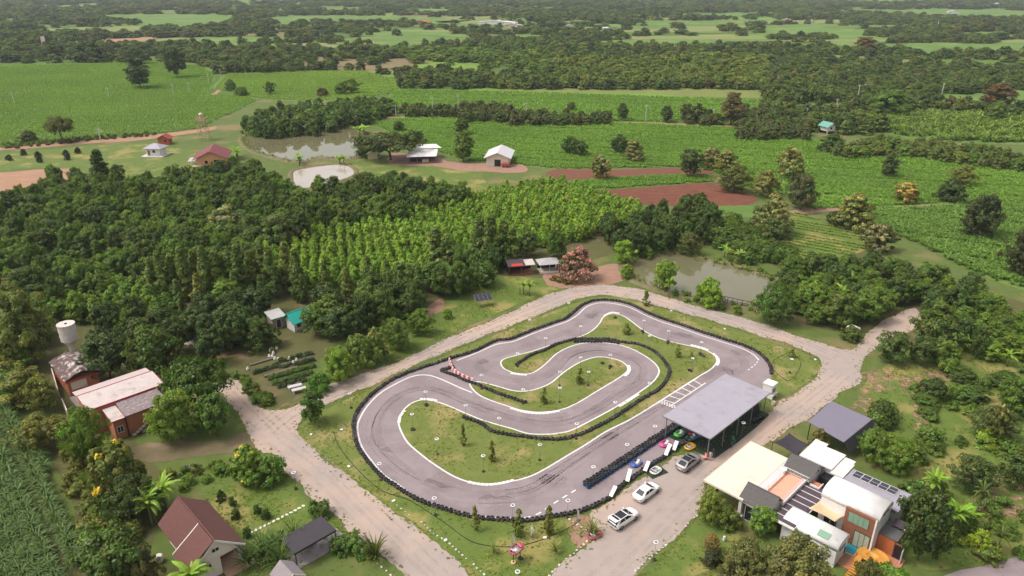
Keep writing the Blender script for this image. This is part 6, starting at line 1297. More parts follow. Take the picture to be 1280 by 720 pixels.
# far houses
for i, (px, py, w_, d_, h_, cw, crf, lab) in enumerate([
  (55,57,3.5,3,9,(.7,.66,.64),(.7,.66,.64),'distant white upright tower beside the pale road'), (345,40,16,12,5,(.6,.55,.5),(.5,.3,.24),'distant white farmhouse with tiled roof'), (362,40,12,10,5,(.62,.6,.56),(.6,.56,.5),'distant pale cottage next to the white farmhouse'),
  (526,31,22,14,6,(.5,.2,.16),(.6,.05,.09),'distant barn with vivid crimson roof'), (620,31,60,16,6,(.66,.64,.64),(.72,.7,.7),'distant long white factory hall'), (645,39,18,12,6,(.6,.5,.46),(.62,.55,.53),'distant pale house below the factory hall'), (712,36,12,10,6,(.6,.56,.54),(.5,.4,.4),'distant house among the trees with grey roof'), (762,39,24,12,5,(.62,.62,.64),(.62,.6,.64),'distant blue grey roofed shed'),
  (869,69,7,7,5,(.7,.66,.62),(.66,.6,.55),'distant white hut beside the vivid green tree'), (757,68,10,8,5,(.5,.44,.4),(.5,.4,.35),'distant brown roofed house behind the orchard'), (695,110,5,5,4,(.62,.58,.54),(.55,.5,.48),'small pale hut at the field edge below the woods'), (1192,17,20,14,6,(.6,.58,.56),(.66,.62,.62),'distant white roofed house on the bright field'), (1250,8,36,16,8,(.6,.56,.54),(.55,.45,.42),'distant long house on the horizon fields'), (1242,39,14,10,5,(.55,.4,.36),(.5,.16,.12),'distant house with a red roof'), (1210,39,16,8,5,(.5,.5,.5),(.5,.48,.48),'distant grey roofed barn'), (297,37,14,10,4,(.6,.56,.52),(.6,.56,.54),'distant white house under the dark hedge'), (217,12,18,12,6,(.66,.62,.6),(.64,.6,.58),'distant white house on the plain'), (170,12,14,10,6,(.6,.56,.54),(.62,.58,.56),'distant pale house on the plain beyond the fields'),
  (982,27,14,10,5,(.6,.56,.52),(.55,.4,.34),'distant pale house at the wood edge'), (1015,29,8,8,5,(.6,.58,.55),(.6,.56,.52),'distant little white house at the wood edge'), (640,34,26,10,5,(.6,.5,.46),(.6,.5,.48),'distant low house row'), (375,14,18,12,6,(.6,.4,.33),(.6,.4,.33),'distant orange house on the plain'), (352,15,16,12,6,(.66,.64,.62),(.66,.62,.6),'distant white house next to the orange one'), (1105,112,3,3,2.6,(.45,.4,.38),(.5,.42,.38),'small pinkish shrine beside the utility poles'), (1165,30,14,10,5,(.6,.6,.6),(.6,.6,.58),'distant pale roof among the trees')]):
    if py < 112 and i in (23,): pass
    b = W(px, py); o = empty('distant_house', (b.x, b.y, 0), R(random.uniform(-25, 25)), lab, 'house')
    if i == 0: o.name = 'distant_tower'; o['category'] = 'tower'
    zw = h_*.62 if i else 8.6
    simple_gable(o, w_, d_, zw, h_ if i else 9.2, mat('far_wall_%d' % i, cw, .8), mat('far_roof_%d' % i, crf, .6), .6 if i else .1)
    for x in (-w_*.28, w_*.2) if i else (): B('window', o, M_dark, (x-.6,x+.6,-.06,0,zw*.35,zw*.75))

# ------------------------------------------------------------------ cars
def wheel(parent, x, y, r=.33, w=.22):
    s = 1 if y > 0 else -1
    q = MB().use(M_rubber); q.lathe([(r*.62,-w/2),(r*.92,-w/2),(r,-w*.3),(r,w*.3),(r*.92,w/2),(r*.62,w/2)], 18, close=True); o = q.build('wheel', None, parent, (x, y, r), (R(90), 0, 0))
    q = MB().use(mat('rim_grey', (.3,.3,.31), .35, metal=.6)); q.lathe([(0,-w*.42),(r*.2,-w*.45),(r*.62,-w*.3),(r*.62,w*.3),(r*.2,w*.45),(0,w*.42)], 14); q.build('rim', None, o)
    return o
def car(px, py, rz, label, paint, roofm, st, cab, L, hatch=False, name='parked_car', suv=False):
    p = W(px, py, .6); root = empty(name, (p.x, p.y, .05), rz, label, 'car', 'cars parked beside the tyre barrier')
    q = MB().use(paint); n = 0; rings = []
    for x, hw, zt, zb in st:
        half = [(hw*.78,zb),(hw*.95,zb+.08),(hw,zb+.3),(hw*.99,zt-.16),(hw*.93,zt-.04),(hw*.55,zt+.012),(0,zt+.02)]
        ring = [(x, y, z) for y, z in half] + [(x, -y, z) for y, z in half[-2::-1]]; rings.append(ring)
    k = len(rings[0]); v = [p_ for r_ in rings for p_ in r_]
    f = [(i*k+j, (i+1)*k+j, (i+1)*k+j+1, i*k+j+1) for i in range(len(rings)-1) for j in range(k-1)] + [(i*k+k-1, (i+1)*k+k-1, (i+1)*k, i*k) for i in range(len(rings)-1)]
    f += [tuple(range(k)), tuple(range((len(rings)-1)*k, len(rings)*k))[::-1]]; q.add(v, [t[::-1] for t in f]); b = q.build('body', None, root, smoothf=True)
    (xa, xb, xc, xd), hb, ht, zb_, zt_ = cab    # rear base, rear roof, front roof, front base
    q = MB().use(paint); lv = []
    for t in (0, .35, .7, .92, 1.0):
        e = t if t < .9 else t; sh = math.sin(t*math.pi/2)**.9 if t < 1 else 1
        x0 = xa + (xb-xa)*t**1.15; x1 = xd + (xc-xd)*t; hw = hb + (ht-hb)*t**1.3; z = zb_ + (zt_-zb_)*(t if t < .93 else .94 + (t-.92)*.75); hw *= 1 if t < 1 else .93; ins = 0 if t < 1 else .08
        lv.append([(x0+ins,-hw*.9,z),(x0+ins+.12,-hw,z),(x1-.18-ins,-hw,z),(x1-ins,-hw*.88,z),(x1-ins,hw*.88,z),(x1-.18-ins,hw,z),(x0+ins+.12,hw,z),(x0+ins,hw*.9,z)])
    v = [p_ for r_ in lv for p_ in r_]; q.add(v, [(i*8+j, i*8+(j+1) % 8, (i+1)*8+(j+1) % 8, (i+1)*8+j) for i in range(4) for j in range(8)] + [tuple(range(32, 40))]); cabin = q.build('cabin', None, root)
    G = glassy('car_glass', (.012,.013,.016), .05)
    def panel(nm, A, Bq, C, D, s0, s1, t0, t1, out, m, par):
        P = lambda s, t: (Vector(A)*(1-s)*(1-t) + Vector(Bq)*s*(1-t) + Vector(C)*s*t + Vector(D)*(1-s)*t)
        c = [P(s0,t0), P(s1,t0), P(s1,t1), P(s0,t1)]; nn = (c[1]-c[0]).cross(c[3]-c[0]).normalized(); cen = Vector(((xa+xd)/2, 0, zb_)); nn = nn if nn.dot(c[0]-cen) > 0 else -nn
        q = MB().use(m); lo = [x + nn*.002 for x in c]; hi = [x + nn*out for x in c]; q.add(lo + hi, [(0,1,2,3),(4,5,6,7),(0,1,5,4),(1,2,6,5),(2,3,7,6),(3,0,4,7)]); return q.build(nm, None, par)
    b0, t0_ = lv[0], lv[3]
    panel('windscreen', b0[3], b0[4], t0_[4], t0_[3], .05, .95, .08, .95, .03, G, root)
    if not hatch: panel('rear_window', b0[0], b0[7], t0_[7], t0_[0], .1, .9, .18 if suv else .1, .92, .03, G, root)
    else:
        panel('boot_opening', b0[0], b0[7], t0_[7], t0_[0], .04, .96, -.35, .95, .035, M_dark, root)
        q = MB().use(paint); hx = xb; q.slab([(hx+.02,-.74,zt_+.02),(hx+.02,.74,zt_+.02),(hx-1.05,.72,zt_+.12),(hx-1.05,-.72,zt_+.12)], .09); tg = q.build('tailgate', None, root); q = MB().use(G); q.slab([(hx-.1,-.6,zt_+.045),(hx-.1,.6,zt_+.045),(hx-.5,.58,zt_+.083),(hx-.5,-.58,zt_+.083)], .02); q.build('tailgate_glass', None, tg)
    for s, (i, j) in ((-1, (1, 2)), (1, (6, 5))):
        for s0, s1 in ((.06, .47), (.51, .92)): panel('side_window', b0[i], b0[j], t0_[j], t0_[i], s0, s1, .12, .9, .02, G, root)
    q = MB().use(roofm); zz = lv[4][0][2]; q.slab([(lv[4][0][0]+.05,-ht*.84,zz+.004),(lv[4][3][0]-.1,-ht*.84,zz+.004),(lv[4][3][0]-.1,ht*.84,zz+.004),(lv[4][0][0]+.05,ht*.84,zz+.004)], .03) if False else q.box(lv[4][0][0]-.02, lv[4][3][0]-.02, -ht*.93, ht*.93, zz-.05, zz+.022); q.build('roof_panel', None, root, bevel=.03)
    wx = L*.29; hw = max(s[1] for s in st)
    for x in (-wx, wx*1.02):
        for y in (-hw+.1, hw-.1): wheel(root, x, y, .35 if suv else .32)
    xr, xf = st[1][0], st[-2][0]
    for s in (-1, 1):
        B('tail_light', root, mat('tail_red', (.3,.02,.02), .3), (xr-.09, xr+.06, s*.5, s*.8, st[1][2]-.3, st[1][2]-.16)); B('headlight', root, mat('lamp_clear', (.7,.72,.75), .15), (xf-.12, xf+.07, s*.48, s*.72, st[-2][2]-.2, st[-2][2]-.1)); B('mirror', root, paint, (xd-.35, xd-.2, s*(hb+.02), s*(hb+.2), zb_+.05, zb_+.17))
    B('number_plate', root, M_white, (st[0][0]-.03, st[0][0]-.005, -.26, .26, .58, .7))
    return root
ST_S = [(-2.35,.66,.82,.45),(-2.25,.8,.98,.32),(-1.9,.88,1.04,.24),(-1.0,.9,1.0,.22),(.4,.9,.97,.22),(1.2,.89,.94,.22),(1.85,.84,.83,.24),(2.2,.74,.72,.3),(2.34,.55,.62,.42)]
ST_U = [(-2.3,.7,.95,.5),(-2.22,.82,1.08,.36),(-1.9,.9,1.1,.28),(-1.0,.92,1.08,.26),(.4,.92,1.06,.26),(1.2,.91,1.04,.26),(1.85,.86,.95,.28),(2.2,.77,.84,.34),(2.32,.6,.74,.45)]
P_white = mat('car_white', (.8,.79,.78), .22, (.78,.77,.76), 1, spec=.6); P_grey = mat('car_grey', (.36,.33,.34), .25, (.34,.31,.32), 1, spec=.6, metal=.3); P_black = mat('car_black', (.02,.02,.024), .18, spec=.6)
car(808,614.5,R(44),'white sedan parked between the two other cars',P_white,P_white,ST_S,((-1.85,-.95,.2,1.2),.82,.62,.98,1.46),4.7)
car(779.5,648,R(40),'white car with black roof and its tailgate standing open',P_white,P_black,ST_U,((-2.15,-1.35,.05,1.2),.84,.64,1.06,1.58),4.6,hatch=True,suv=True)
car(860.5,578,R(45),'grey car with black roof parked close to the pit canopy',P_grey,P_black,ST_U,((-2.2,-1.15,.05,1.2),.84,.64,1.06,1.56),4.6,suv=True)

# ------------------------------------------------------------------ karts
def kart_proto():
    parts = {}
    q = MB(); n = 26; prof = [(.92,.1),(1.0,.16),(1.0,.3),(.93,.36),(.8,.34),(.76,.2)]
    def ol(a, s): return (1.0*math.copysign(abs(math.cos(a))**.7, math.cos(a))*s, .68*math.copysign(abs(math.sin(a))**.7, math.sin(a))*s)
    v = [(*ol(2*math.pi*i/n, s), z) for s, z in prof for i in range(n)]; q.add(v, [(k*n+i, k*n+(i+1) % n, (k+1)*n+(i+1) % n, (k+1)*n+i) for k in range(len(prof)-1) for i in range(n)])
    parts['bumper'] = q
    q = MB(); q.box(-.8,.8,-.48,.48,.1,.14); parts['floor_pan'] = q
    q = MB(); q.prism([(.42,.15),(.95,.17),(.9,.34),(.62,.46),(.45,.4)], 'y', -.36, .36); parts['nose'] = q
    q = MB(); q.prism([(-.5,.14),(.0,.14),(.02,.2),(-.38,.24),(-.56,.62),(-.66,.6)], 'y', -.22, .22); parts['seat'] = q
    q = MB(); q.tube((.5,0,.3),(.22,0,.55),.02); q.lathe([(.13,.0),(.155,.0),(.155,.025),(.13,.025)], 14, (.22,0,.54), True); parts['steering_wheel'] = q
    q = MB(); q.box(-.78,-.45,.25,.5,.14,.42); parts['engine'] = q
    return parts
KP = kart_proto(); KM = {}
def kart(loc, rz, colr, label, rider=None, name='go_kart', pitch=0):
    key = str(colr); paint = mat('kart_%s' % key, colr, .35, tuple(c*.85 for c in colr), 3, spec=.5)
    root = empty(name, loc, rz, label, 'go-kart', 'go-karts of the track'); root.rotation_euler = (0, pitch, rz)
    for nm, q in KP.items():
        m = {'bumper': paint, 'floor_pan': M_steel, 'nose': paint, 'seat': mat('seat_pale', (.6,.56,.56), .5) if sum(colr) > .3 else M_blacksteel, 'steering_wheel': M_blacksteel, 'engine': M_steel}[nm]
        c = MB(); c.v = q.v; c.f = q.f; c.m = q.m; c.mats = [m]; c.build(nm, None, root)
    for x, y in ((-.55,-.5),(-.55,.5),(.55,-.5),(.55,.5)):
        q = MB().use(M_rubber); q.lathe([(.07,-.09),(.12,-.09),(.14,-.06),(.14,.06),(.12,.09),(.07,.09)], 12, close=True); o = q.build('wheel', None, root, (x, y, .14), (R(90),0,0)); q = MB().use(M_steel); q.lathe([(0,-.05),(.07,-.05),(.07,.05),(0,.05)], 10); q.build('hub', None, o)
    return root
def g3(px, py, z=.07): p = W(px, py, z); return (p.x, p.y, z)
kart(g3(831,556), R(215), (.75,.06,.28), 'hot pink go-kart in the pit lane'); kart(g3(795,580.5), R(222), (.02,.09,.4), 'blue go-kart with pale seat rolling down the pit lane'); kart(g3(849,543.5), R(225), (.08,.5,.05), 'bright green go-kart waiting at the canopy edge')
kart(g3(862.5,559.5,.09), R(40), (.75,.42,.03), 'yellow go-kart on the mat beside the canopy corner'); kart(g3(864,548,.09), R(215), (.02,.22,.26), 'teal go-kart half under the canopy'); kart(g3(872,545,.09), R(215), (.02,.12,.3), 'dark blue go-kart under the canopy'); kart(g3(856,552,.09), R(215), (.03,.03,.035), 'black go-kart under the canopy edge')
kart(g3(819.5,589.5,.09), R(45), (.72,.72,.7), 'white go-kart on a dark green mat beside the tyre barrier')
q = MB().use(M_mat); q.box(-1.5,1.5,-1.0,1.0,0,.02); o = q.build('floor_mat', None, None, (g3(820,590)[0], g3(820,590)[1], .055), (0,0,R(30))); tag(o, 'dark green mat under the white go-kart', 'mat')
kart((at_pit(4.6,3.0)[0], at_pit(4.6,3.0)[1], .09), R(225), (.4,.05,.05), 'dark red go-kart deep under the canopy'); kart((at_pit(22.6,1.2)[0], at_pit(22.6,1.2)[1], .07), R(120), (.02,.02,.022), 'black go-kart parked behind the canopy near the kiosk')
kart(g3(743.5,670,.06), R(30), (.42,.06,.06), 'red go-kart parked at the end of the stone edging')
dk = W(646,688,1.7); kart((dk.x, dk.y, 1.75), R(40), (.4,.05,.08), 'red and white display go-kart raised on two posts', pitch=R(-12))
ds = empty('display_stand', (dk.x, dk.y, 0), R(40), 'pair of posts in tyre bases holding the display go-kart', 'stand')
for s in (-1, 1):
    MB().use(M_blacksteel).tube((s*.55,0,.05),(s*.55,0,1.78),.05).build('post', None, ds); q = MB().use(mat('tyre_painted', (.6,.42,.22), .7) if s < 0 else M_rubber); q.lathe([(.12,0),(.3,0),(.33,.06),(.33,.16),(.3,.21),(.12,.21)], 14, (s*.55,0,.03), True); q.build('base', None, ds)

# white boards on the tyre barrier
M_board = mat('board_white', (.8,.78,.77), .5, (.74,.71,.71), 2)
for i, (a, b) in enumerate([((763.1,620.3),(769.4,607.5)), ((784,601.5),(788,586)), ((805.9,588.5),(811,576.5)), ((831.9,568.8),(837.9,554.6)), ((842,562.5),(846.3,551))]):
    A, Bq = W(*a, .5), W(*b, 1.25); d = Bq-A; s_ = Vector((d.y, -d.x, 0)).normalized()*.27; root = empty('sign_board', (A.x, A.y, 0), 0, 'white board leaning on the tyre barrier, %s' % ['beside the open tailgate car', 'beside the white sedan', 'above the white go-kart', 'in front of the pink go-kart', 'closest to the pit canopy'][i], 'board', 'white boards on the tyre barrier')
    o_ = Vector((A.x, A.y, 0)); q = MB().use(M_board); q.slab([A-s_-o_, A+s_-o_, Bq+s_-o_, Bq-s_-o_], .06); q.build('panel', None, root)
    for s in (-1, 1): MB().use(M_steel).tube(A+s_*s*.8-o_+Vector((0,0,-.45)), A+s_*s*.8+d*.5-o_-Vector((0,0,.07)), .02, n=5).build('strut', None, root)

# ------------------------------------------------------------------ lamps of the circuit
M_ring = mat('lamp_ring', (.82,.8,.8), .45); M_cell = mat('lamp_cell', (.16,.145,.155), .3)
pl = MB().use(M_steel); pl.tube((0,0,.05),(0,0,2.82),.028,.024,6); pole_me = pl.mesh('lamp_pole', True)
hd = MB().use(M_ring); hd.lathe([(.2,.0),(.30,-.02),(.32,.03),(.29,.08),(.22,.09),(.2,.05)], 18, close=True); head_me = hd.mesh('lamp_head', True)
cl_ = MB().use(M_cell); cl_.lathe([(0,.06),(.205,.05),(.205,.02),(0,.02)], 16); cell_me = cl_.mesh('solar_cell')
LAMPS = [(532,490,'on the near infield tip'),(582,507,'where the hooked tyre barrier ends'),(624,523,'over the hooked tyre barrier on the near infield'),(515,518,'on the near infield by the sharp bend'),(602,469,'behind the red and white guard'),(726,408,'over the far straight near the top corner'),(682,423,'over the middle of the far straight'),(647,442,'at the left tip of the far infield'),(726,447,'over the top of the inner island'),(763,444,'behind the round end of the inner island'),(700,465,'over the return leg beside the inner island'),(736,465,'in the middle of the inner island'),(700,485,'at the foot of the inner island'),(654,487,'over the narrow end of the inner island'),(812,479,'on the hooked barrier opposite the starting grid'),(769,503,'on the grass strip beside the main straight'),(721,530,'where the grass strip meets the near infield'),(805,401,'inside the top corner of the infield'),(836,414,'on the far infield edge'),(877,428,'on the far infield near the right bend'),(812,420,'on the far infield beside a tyre'),(866,448,'on the far infield near the grid'),(819,533,'on the blue tyre wall near the canopy'),(675,556,'on the near infield below the hooked barrier'),(784,556,'on the middle of the blue tyre wall'),(742,584,'on the lower end of the blue tyre wall'),(710,626,'on the outer tyre barrier at the pit entry'),(820,678,'beside the road opposite the open tailgate car'),(647,715,'in front of the display go-kart'),(474,580,'on the outer tyre barrier at the sharp bend'),(543,623,'on the outer tyre barrier at the lowest bend'),(546,549,'in the middle of the near infield'),(604,570,'on the near infield beside the conifers'),(367,591,'at the verge beside the house lawn'),(990,449,'in the cable loop by the junction'),(711,379,'on the grass outside the top corner'),(662,400,'on the grass outside the far straight'),(437,492,'on the verge near the round crowned tree'),(641,632,'behind the small conifer at the lowest bend')]
for x, y_, w_ in LAMPS:
    p = W(x, y_, 2.85); o = empty('solar_lamp', (p.x, p.y, .05), random.random()*6, 'white ring lamp on thin pole ' + w_, 'lamp', 'solar lamps of the kart track')
    link('pole', pole_me, o); h_ = link('lamp_head', head_me, o, (0,0,2.82)); link('solar_cell', cell_me, h_); link('tyre_base', TY, o, (0,0,.02), None, (.72,.72,.8))
# loose tyres on the infield
for x, y_, w_ in [(769,398,'at the top corner of the infield'),(803,415,'below the thin sapling on the far infield'),(835,428,'beside the far infield edge line'),(862,464,'on the far infield near the starting grid'),(875,443,'beside the tiny conifer'),(879,446,'close to the right bend kerb'),(753,455,'on the round end of the inner island'),(763,459,'lower on the round end of the inner island'),(533,507,'at the near infield tip'),(516,538,'by the left edge of the near infield')]:
    p = W(x, y_); t = empty('loose_tyre', (p.x, p.y, .1), 0, 'single black tyre lying on the grass ' + w_, 'tyre', 'loose tyres on the infield'); q = MB().use(M_rubber); q.lathe([(.2,.0),(.33,.0),(.37,.06),(.37,.2),(.33,.26),(.2,.26),(.18,.2),(.18,.06)], 16, close=True); q.build('tread', None, t); q = MB().use(M_dark); q.lathe([(0,.03),(.19,.03),(.19,.06),(0,.06)], 12); q.build('centre_disc', None, t)  # a near black disc closes the hole of each loose tyre
# white junction boxes and cable on the grass
cab_p = smooth([(417,540),(422,555),(432,570),(445,585),(460,600),(480,615),(510,625),(535,640),(560,657),(585,675),(607,682),(640,684),(665,679),(690,670),(715,658),(726,650)], False, .4)
q = MB().use(mat('cable_black', (.03,.032,.03), .8)); 
for a, b in zip(cab_p[:-1], cab_p[1:]): q.tube(a+Vector((0,0,.07)), b+Vector((0,0,.07)), .05, n=5)
tag(q.build('power_cable'), 'long dark power cable lying on the grass outside the tyre barrier', 'cable')
lp_ = smooth([(985,441),(968,450),(966,460),(975,470),(985,476),(996,467),(1001,455),(997,447),(988,442)], False, .3); q = MB().use(MATS['cable_black'])
for a, b in zip(lp_[:-1], lp_[1:]): q.tube(a+Vector((0,0,.06)), b+Vector((0,0,.06)), .04, n=5)
tag(q.build('power_cable'), 'loop of dark cable on the grass by the junction', 'cable')
for i, (x, y_) in enumerate([(427,538),(389,544),(436,584),(492,627),(557,676),(839,389),(906,412),(1019,450),(681,673)]):
    p = W(x, y_); o = empty('cable_box', (p.x, p.y, .03), random.random()*3, 'flat white cable box lying on the grass verge', 'box', 'white cable boxes on the verge'); B('case', o, M_white, (-.2,.2,-.15,.15,0,.13), bevel=.02); B('lid', o, M_white, (-.22,.22,-.17,.17,.13,.16))

# stones: white edging and stepping stones
def stone_mesh(seed):
    r_ = random.Random(seed); bm = bmesh.new(); bmesh.ops.create_icosphere(bm, subdivisions=1, radius=.5)
    for v in bm.verts: v.co *= r_.uniform(.8, 1.15); v.co.z *= .6
    me = bpy.data.meshes.new('stone'); bm.to_mesh(me); bm.free(); me.materials.append(mat('stone_white', (.66,.63,.58), .85, (.5,.47,.42), 3)); return me
STN = [stone_mesh(i) for i in range(4)]
def edging(pts, label, d=.7, s=.3):
    P = resample(smooth(pts, False, .2), d); o = empty('stone_edging', (P[0].x, P[0].y, .04), 0, label, 'edging')
    for p in P:
        if random.random() < .12: continue
        k = s*random.uniform(.6, 1.2); link('stone', random.choice(STN), o, (p.x-P[0].x+random.uniform(-.08,.08), p.y-P[0].y+random.uniform(-.08,.08), .05), (0,0,random.random()*6), (k*1.3, k, k))
edging([(527,653),(540,666),(557,676),(575,692),(590,705),(612,724)], 'row of white stones along the grass below the lowest bend')
edging([(686,720),(702,704),(722,688),(735,677)], 'row of white stones from the red go-kart down the road edge'); edging([(712,650),(722,656),(735,665)], 'short row of white stones behind the red go-kart'); edging([(790,718),(808,702),(828,685),(847,669)], 'row of white stones along the cafe lawn'); edging([(857,658),(866,650),(876,641)], 'short row of white stones near the cream roof corner'); edging([(457,690),(470,702),(484,715),(495,724)], 'row of white stones at the verge below the black pavilion', .9)
edging([(492,628),(505,639),(514,646)], 'few white stones near the cable box', .9)
edging([(690,690),(700,698),(668,730)], 'hidden stones', 99) if False else None
gp_ = empty('garden_path', W(320,662), 0); gp_['kind'] = 'structure'; st_ = MB().use(mat('step_stone', (.68,.66,.55), .8)); st_.lathe([(0,.07),(.24,.07),(.27,.04),(.26,0),(0,0)], 9); sme = st_.mesh('stepping_stone')
P = resample(smooth([(314,666),(330,658),(350,648),(368,639),(384,630)], False, .2), .62)
for p in P: link('stepping_stone', sme, gp_, (p.x-gp_.location.x, p.y-gp_.location.y, .03), (0,0,random.random()*6), (1,.72,1))

# ------------------------------------------------------------------ people
def person(loc, rz, label, top, legs, h=1.7, hair=(.02,.017,.015), pose=0, skin=(.42,.25,.18)):
    k = h/1.7; J = {}; E_ = []; V = []; rad = []
    def j(n, x, y, z, r_): J[n] = len(V); V.append((x*k, y*k, z*k)); rad.append(r_*k)
    def e(a, b): E_.append((J[a], J[b]))
    st = .12 if pose else .02; sw = .16 if pose else .05
    j('pel',0,0,.93,.13); j('wst',0,0,1.08,.115); j('chs',.01,0,1.28,.14); j('nck',0,0,1.45,.055); j('hd0',.02,0,1.56,.085); j('hd1',.02,0,1.65,.08)
    for a, b in (('pel','wst'),('wst','chs'),('chs','nck'),('nck','hd0'),('hd0','hd1')): e(a, b)
    for s, n in ((-1,'r'),(1,'l')):
        f = s*st
        j('hip'+n,0,s*.09,.86,.095); j('kne'+n,.03+f,s*.1,.49,.062); j('ank'+n,f*1.6-.02,s*.1,.09,.042); j('toe'+n,f*1.6+.14,s*.12,.035,.035)
        e('pel','hip'+n); e('hip'+n,'kne'+n); e('kne'+n,'ank'+n); e('ank'+n,'toe'+n)
        j('sho'+n,0,s*.18,1.38,.06); j('elb'+n,-.03-f*.8,s*.25,1.12,.045); j('wri'+n,.05-f*1.2,s*.25,.9,.032); j('plm'+n,.08-f*1.2,s*.25,.83,.03)
        e('chs','sho'+n); e('sho'+n,'elb'+n); e('elb'+n,'wri'+n); e('wri'+n,'plm'+n)
        for q_, (dx, dy, dz) in enumerate(((-.03,0,-.075),(-.01,.004,-.09),(.012,.004,-.085),(.03,0,-.07),(.045,-s*.02,-.02))):
            j('fg%s%d' % (n, q_), .08-f*1.2+dx, s*.25+dy, .83+dz, .009); e('plm'+n, 'fg%s%d' % (n, q_))
    me = bpy.data.meshes.new('body'); me.from_pydata(V, E_, []); root = empty('person', loc, rz, label, 'person')
    o = link('body', me, root); md = o.modifiers.new('skin', 'SKIN'); md.use_smooth_shade = True
    for i, sv in enumerate(me.skin_vertices[0].data): sv.radius = (rad[i], rad[i]); sv.use_root = (i == 0)
    o.modifiers.new('sub', 'SUBSURF').levels = 1; o.modifiers['sub'].render_levels = 1
    # clothing by height on the one body
    m, n_, l_ = new_mat('clothes'); ou = n_.new('ShaderNodeOutputMaterial'); b = n_.new('ShaderNodeBsdfPrincipled'); l_.new(b.outputs[0], ou.inputs[0]); b.inputs['Roughness'].default_value = .8
    tc = n_.new('ShaderNodeTexCoord'); sp = n_.new('ShaderNodeSeparateXYZ'); l_.new(tc.outputs['Object'], sp.inputs[0]); rp_ = n_.new('ShaderNodeValToRGB'); rp_.color_ramp.interpolation = 'CONSTANT'
    mv = n_.new('ShaderNodeMath'); mv.operation = 'DIVIDE'; mv.inputs[1].default_value = h*1.1; l_.new(sp.outputs['Z'], mv.inputs[0]); l_.new(mv.outputs[0], rp_.inputs[0])
    cr2 = rp_.color_ramp; cr2.elements[0].color = (.05,.045,.04,1); cr2.elements[0].position = 0; cr2.elements[1].position = .05; cr2.elements[1].color = (*legs,1)
    for pos, c in ((.5, top), (.775, skin)): el = cr2.elements.new(pos); el.color = (*c, 1)
    l_.new(rp_.outputs[0], b.inputs['Base Color']); me.materials.append(m)
    q = MB().use(mat('hair_%s' % str(hair), hair, .8)); q.lathe([(0,.115),(.06,.1),(.095,.05),(.1,0),(.092,-.04)], 12, (-.0,0,1.63*k)); q.build('hair', None, root, smoothf=True)
    q = MB().use(mat('face_skin', skin, .6)); q.box(.1*k,.118*k,-.012,.012,1.575*k,1.605*k); q.build('nose', None, root)
    for s in (-1, 1): B('eye', root, M_dark, (.097*k,.105*k,s*.03-.008,s*.03+.008,1.615*k,1.628*k))
    return root
person((W(665,670).x, W(665,670).y, .04), R(200), 'person in white overalls walking on the grass beside a small conifer', (.75,.73,.71), (.72,.7,.69), 1.75, (.6,.58,.56), 1)
p = at_pit(.6, 8.3); person((p[0], p[1], .08), R(250), 'person in pale pink clothes standing at the canopy corner', (.6,.4,.38), (.5,.36,.34), 1.65)
p = at_pit(1.6, 8.2); person((p[0], p[1], .08), R(100), 'person in dark clothes standing beside the one in pink', (.06,.07,.08), (.12,.12,.14), 1.7)
p = at_pit(6.5, 8.6); person((p[0], p[1], .08), R(180), 'person in a green shirt beside the motor scooter', (.03,.28,.13), (.07,.07,.09), 1.7, pose=1)
# scooter
p = at_pit(6.2, 8.8); sc_ = empty('motor_scooter', (p[0], p[1], .08), R(230), 'dark motor scooter parked in front of the canopy', 'scooter')
for x in (-.55,.6): q = MB().use(M_rubber); q.lathe([(.14,-.05),(.24,-.05),(.26,0),(.24,.05),(.14,.05)], 14, close=True); q.build('wheel', None, sc_, (x,0,.26), (R(90),0,0))
q = MB().use(mat('scooter_green', (.03,.12,.07), .4)); q.prism([(-.75,.45),(-.2,.4),(.1,.22),(.4,.25),(.52,.95),(.42,.98),(.28,.42),(-.1,.5),(-.2,.75),(-.7,.78)], 'y', -.14, .14); q.build('body', None, sc_); B('seat', sc_, M_blacksteel, (-.7,-.15,-.13,.13,.78,.86)); MB().use(M_blacksteel).tube((.42,-.32,1.05),(.42,.32,1.05),.02).build('handlebar', None, sc_); MB().use(M_steel).tube((.6,0,.3),(.43,0,1.05),.03).build('fork', None, sc_)
# chairs, parasol post by the canopy
p = at_pit(.1, 7.6); chr_ = empty('folding_chair', (p[0], p[1], .08), R(200), 'pink cloth folding chair at the canopy corner', 'chair'); M_pk = mat('pink_cloth', (.7,.28,.26), .7); B('seat', chr_, M_pk, (-.25,.25,-.25,.25,.42,.47)); B('backrest', chr_, M_pk, (-.27,-.22,-.25,.25,.47,1.05))
for x in (-.22,.22):
    for y in (-.22,.22): B('leg', chr_, M_steel, (x-.02,x+.02,y-.02,y+.02,0,.42))
p = at_pit(9.0, 8.7); fl_ = empty('solar_lamp', (p[0], p[1], .05), 0, 'white ring lamp on thin pole in front of the canopy', 'lamp', 'solar lamps of the kart track'); link('pole', pole_me, fl_); h_ = link('lamp_head', head_me, fl_, (0,0,2.82)); link('solar_cell', cell_me, h_)
p = at_pit(21.5, 7.6); bn_ = empty('plastic_bin', (p[0], p[1], .05), 0, 'cream plastic bin beside the kiosk', 'bin'); q = MB().use(M_cream); q.lathe([(0,0),(.24,0),(.3,.7),(.27,.7),(.22,.05)], 14); q.build('tub', None, bn_)
for i in range(4):
    p = at_pit(14.2+i*.8, 8.0+.1*i); b_ = empty('stacked_crate', (p[0], p[1], .08), SA+.2*i, 'dark crate stored below the canopy edge', 'crate', 'crates below the canopy'); B('case', b_, M_dark, (-.3,.3,-.25,.25,0,.5)); B('lid', b_, M_blacksteel, (-.32,.32,-.27,.27,.5,.55))
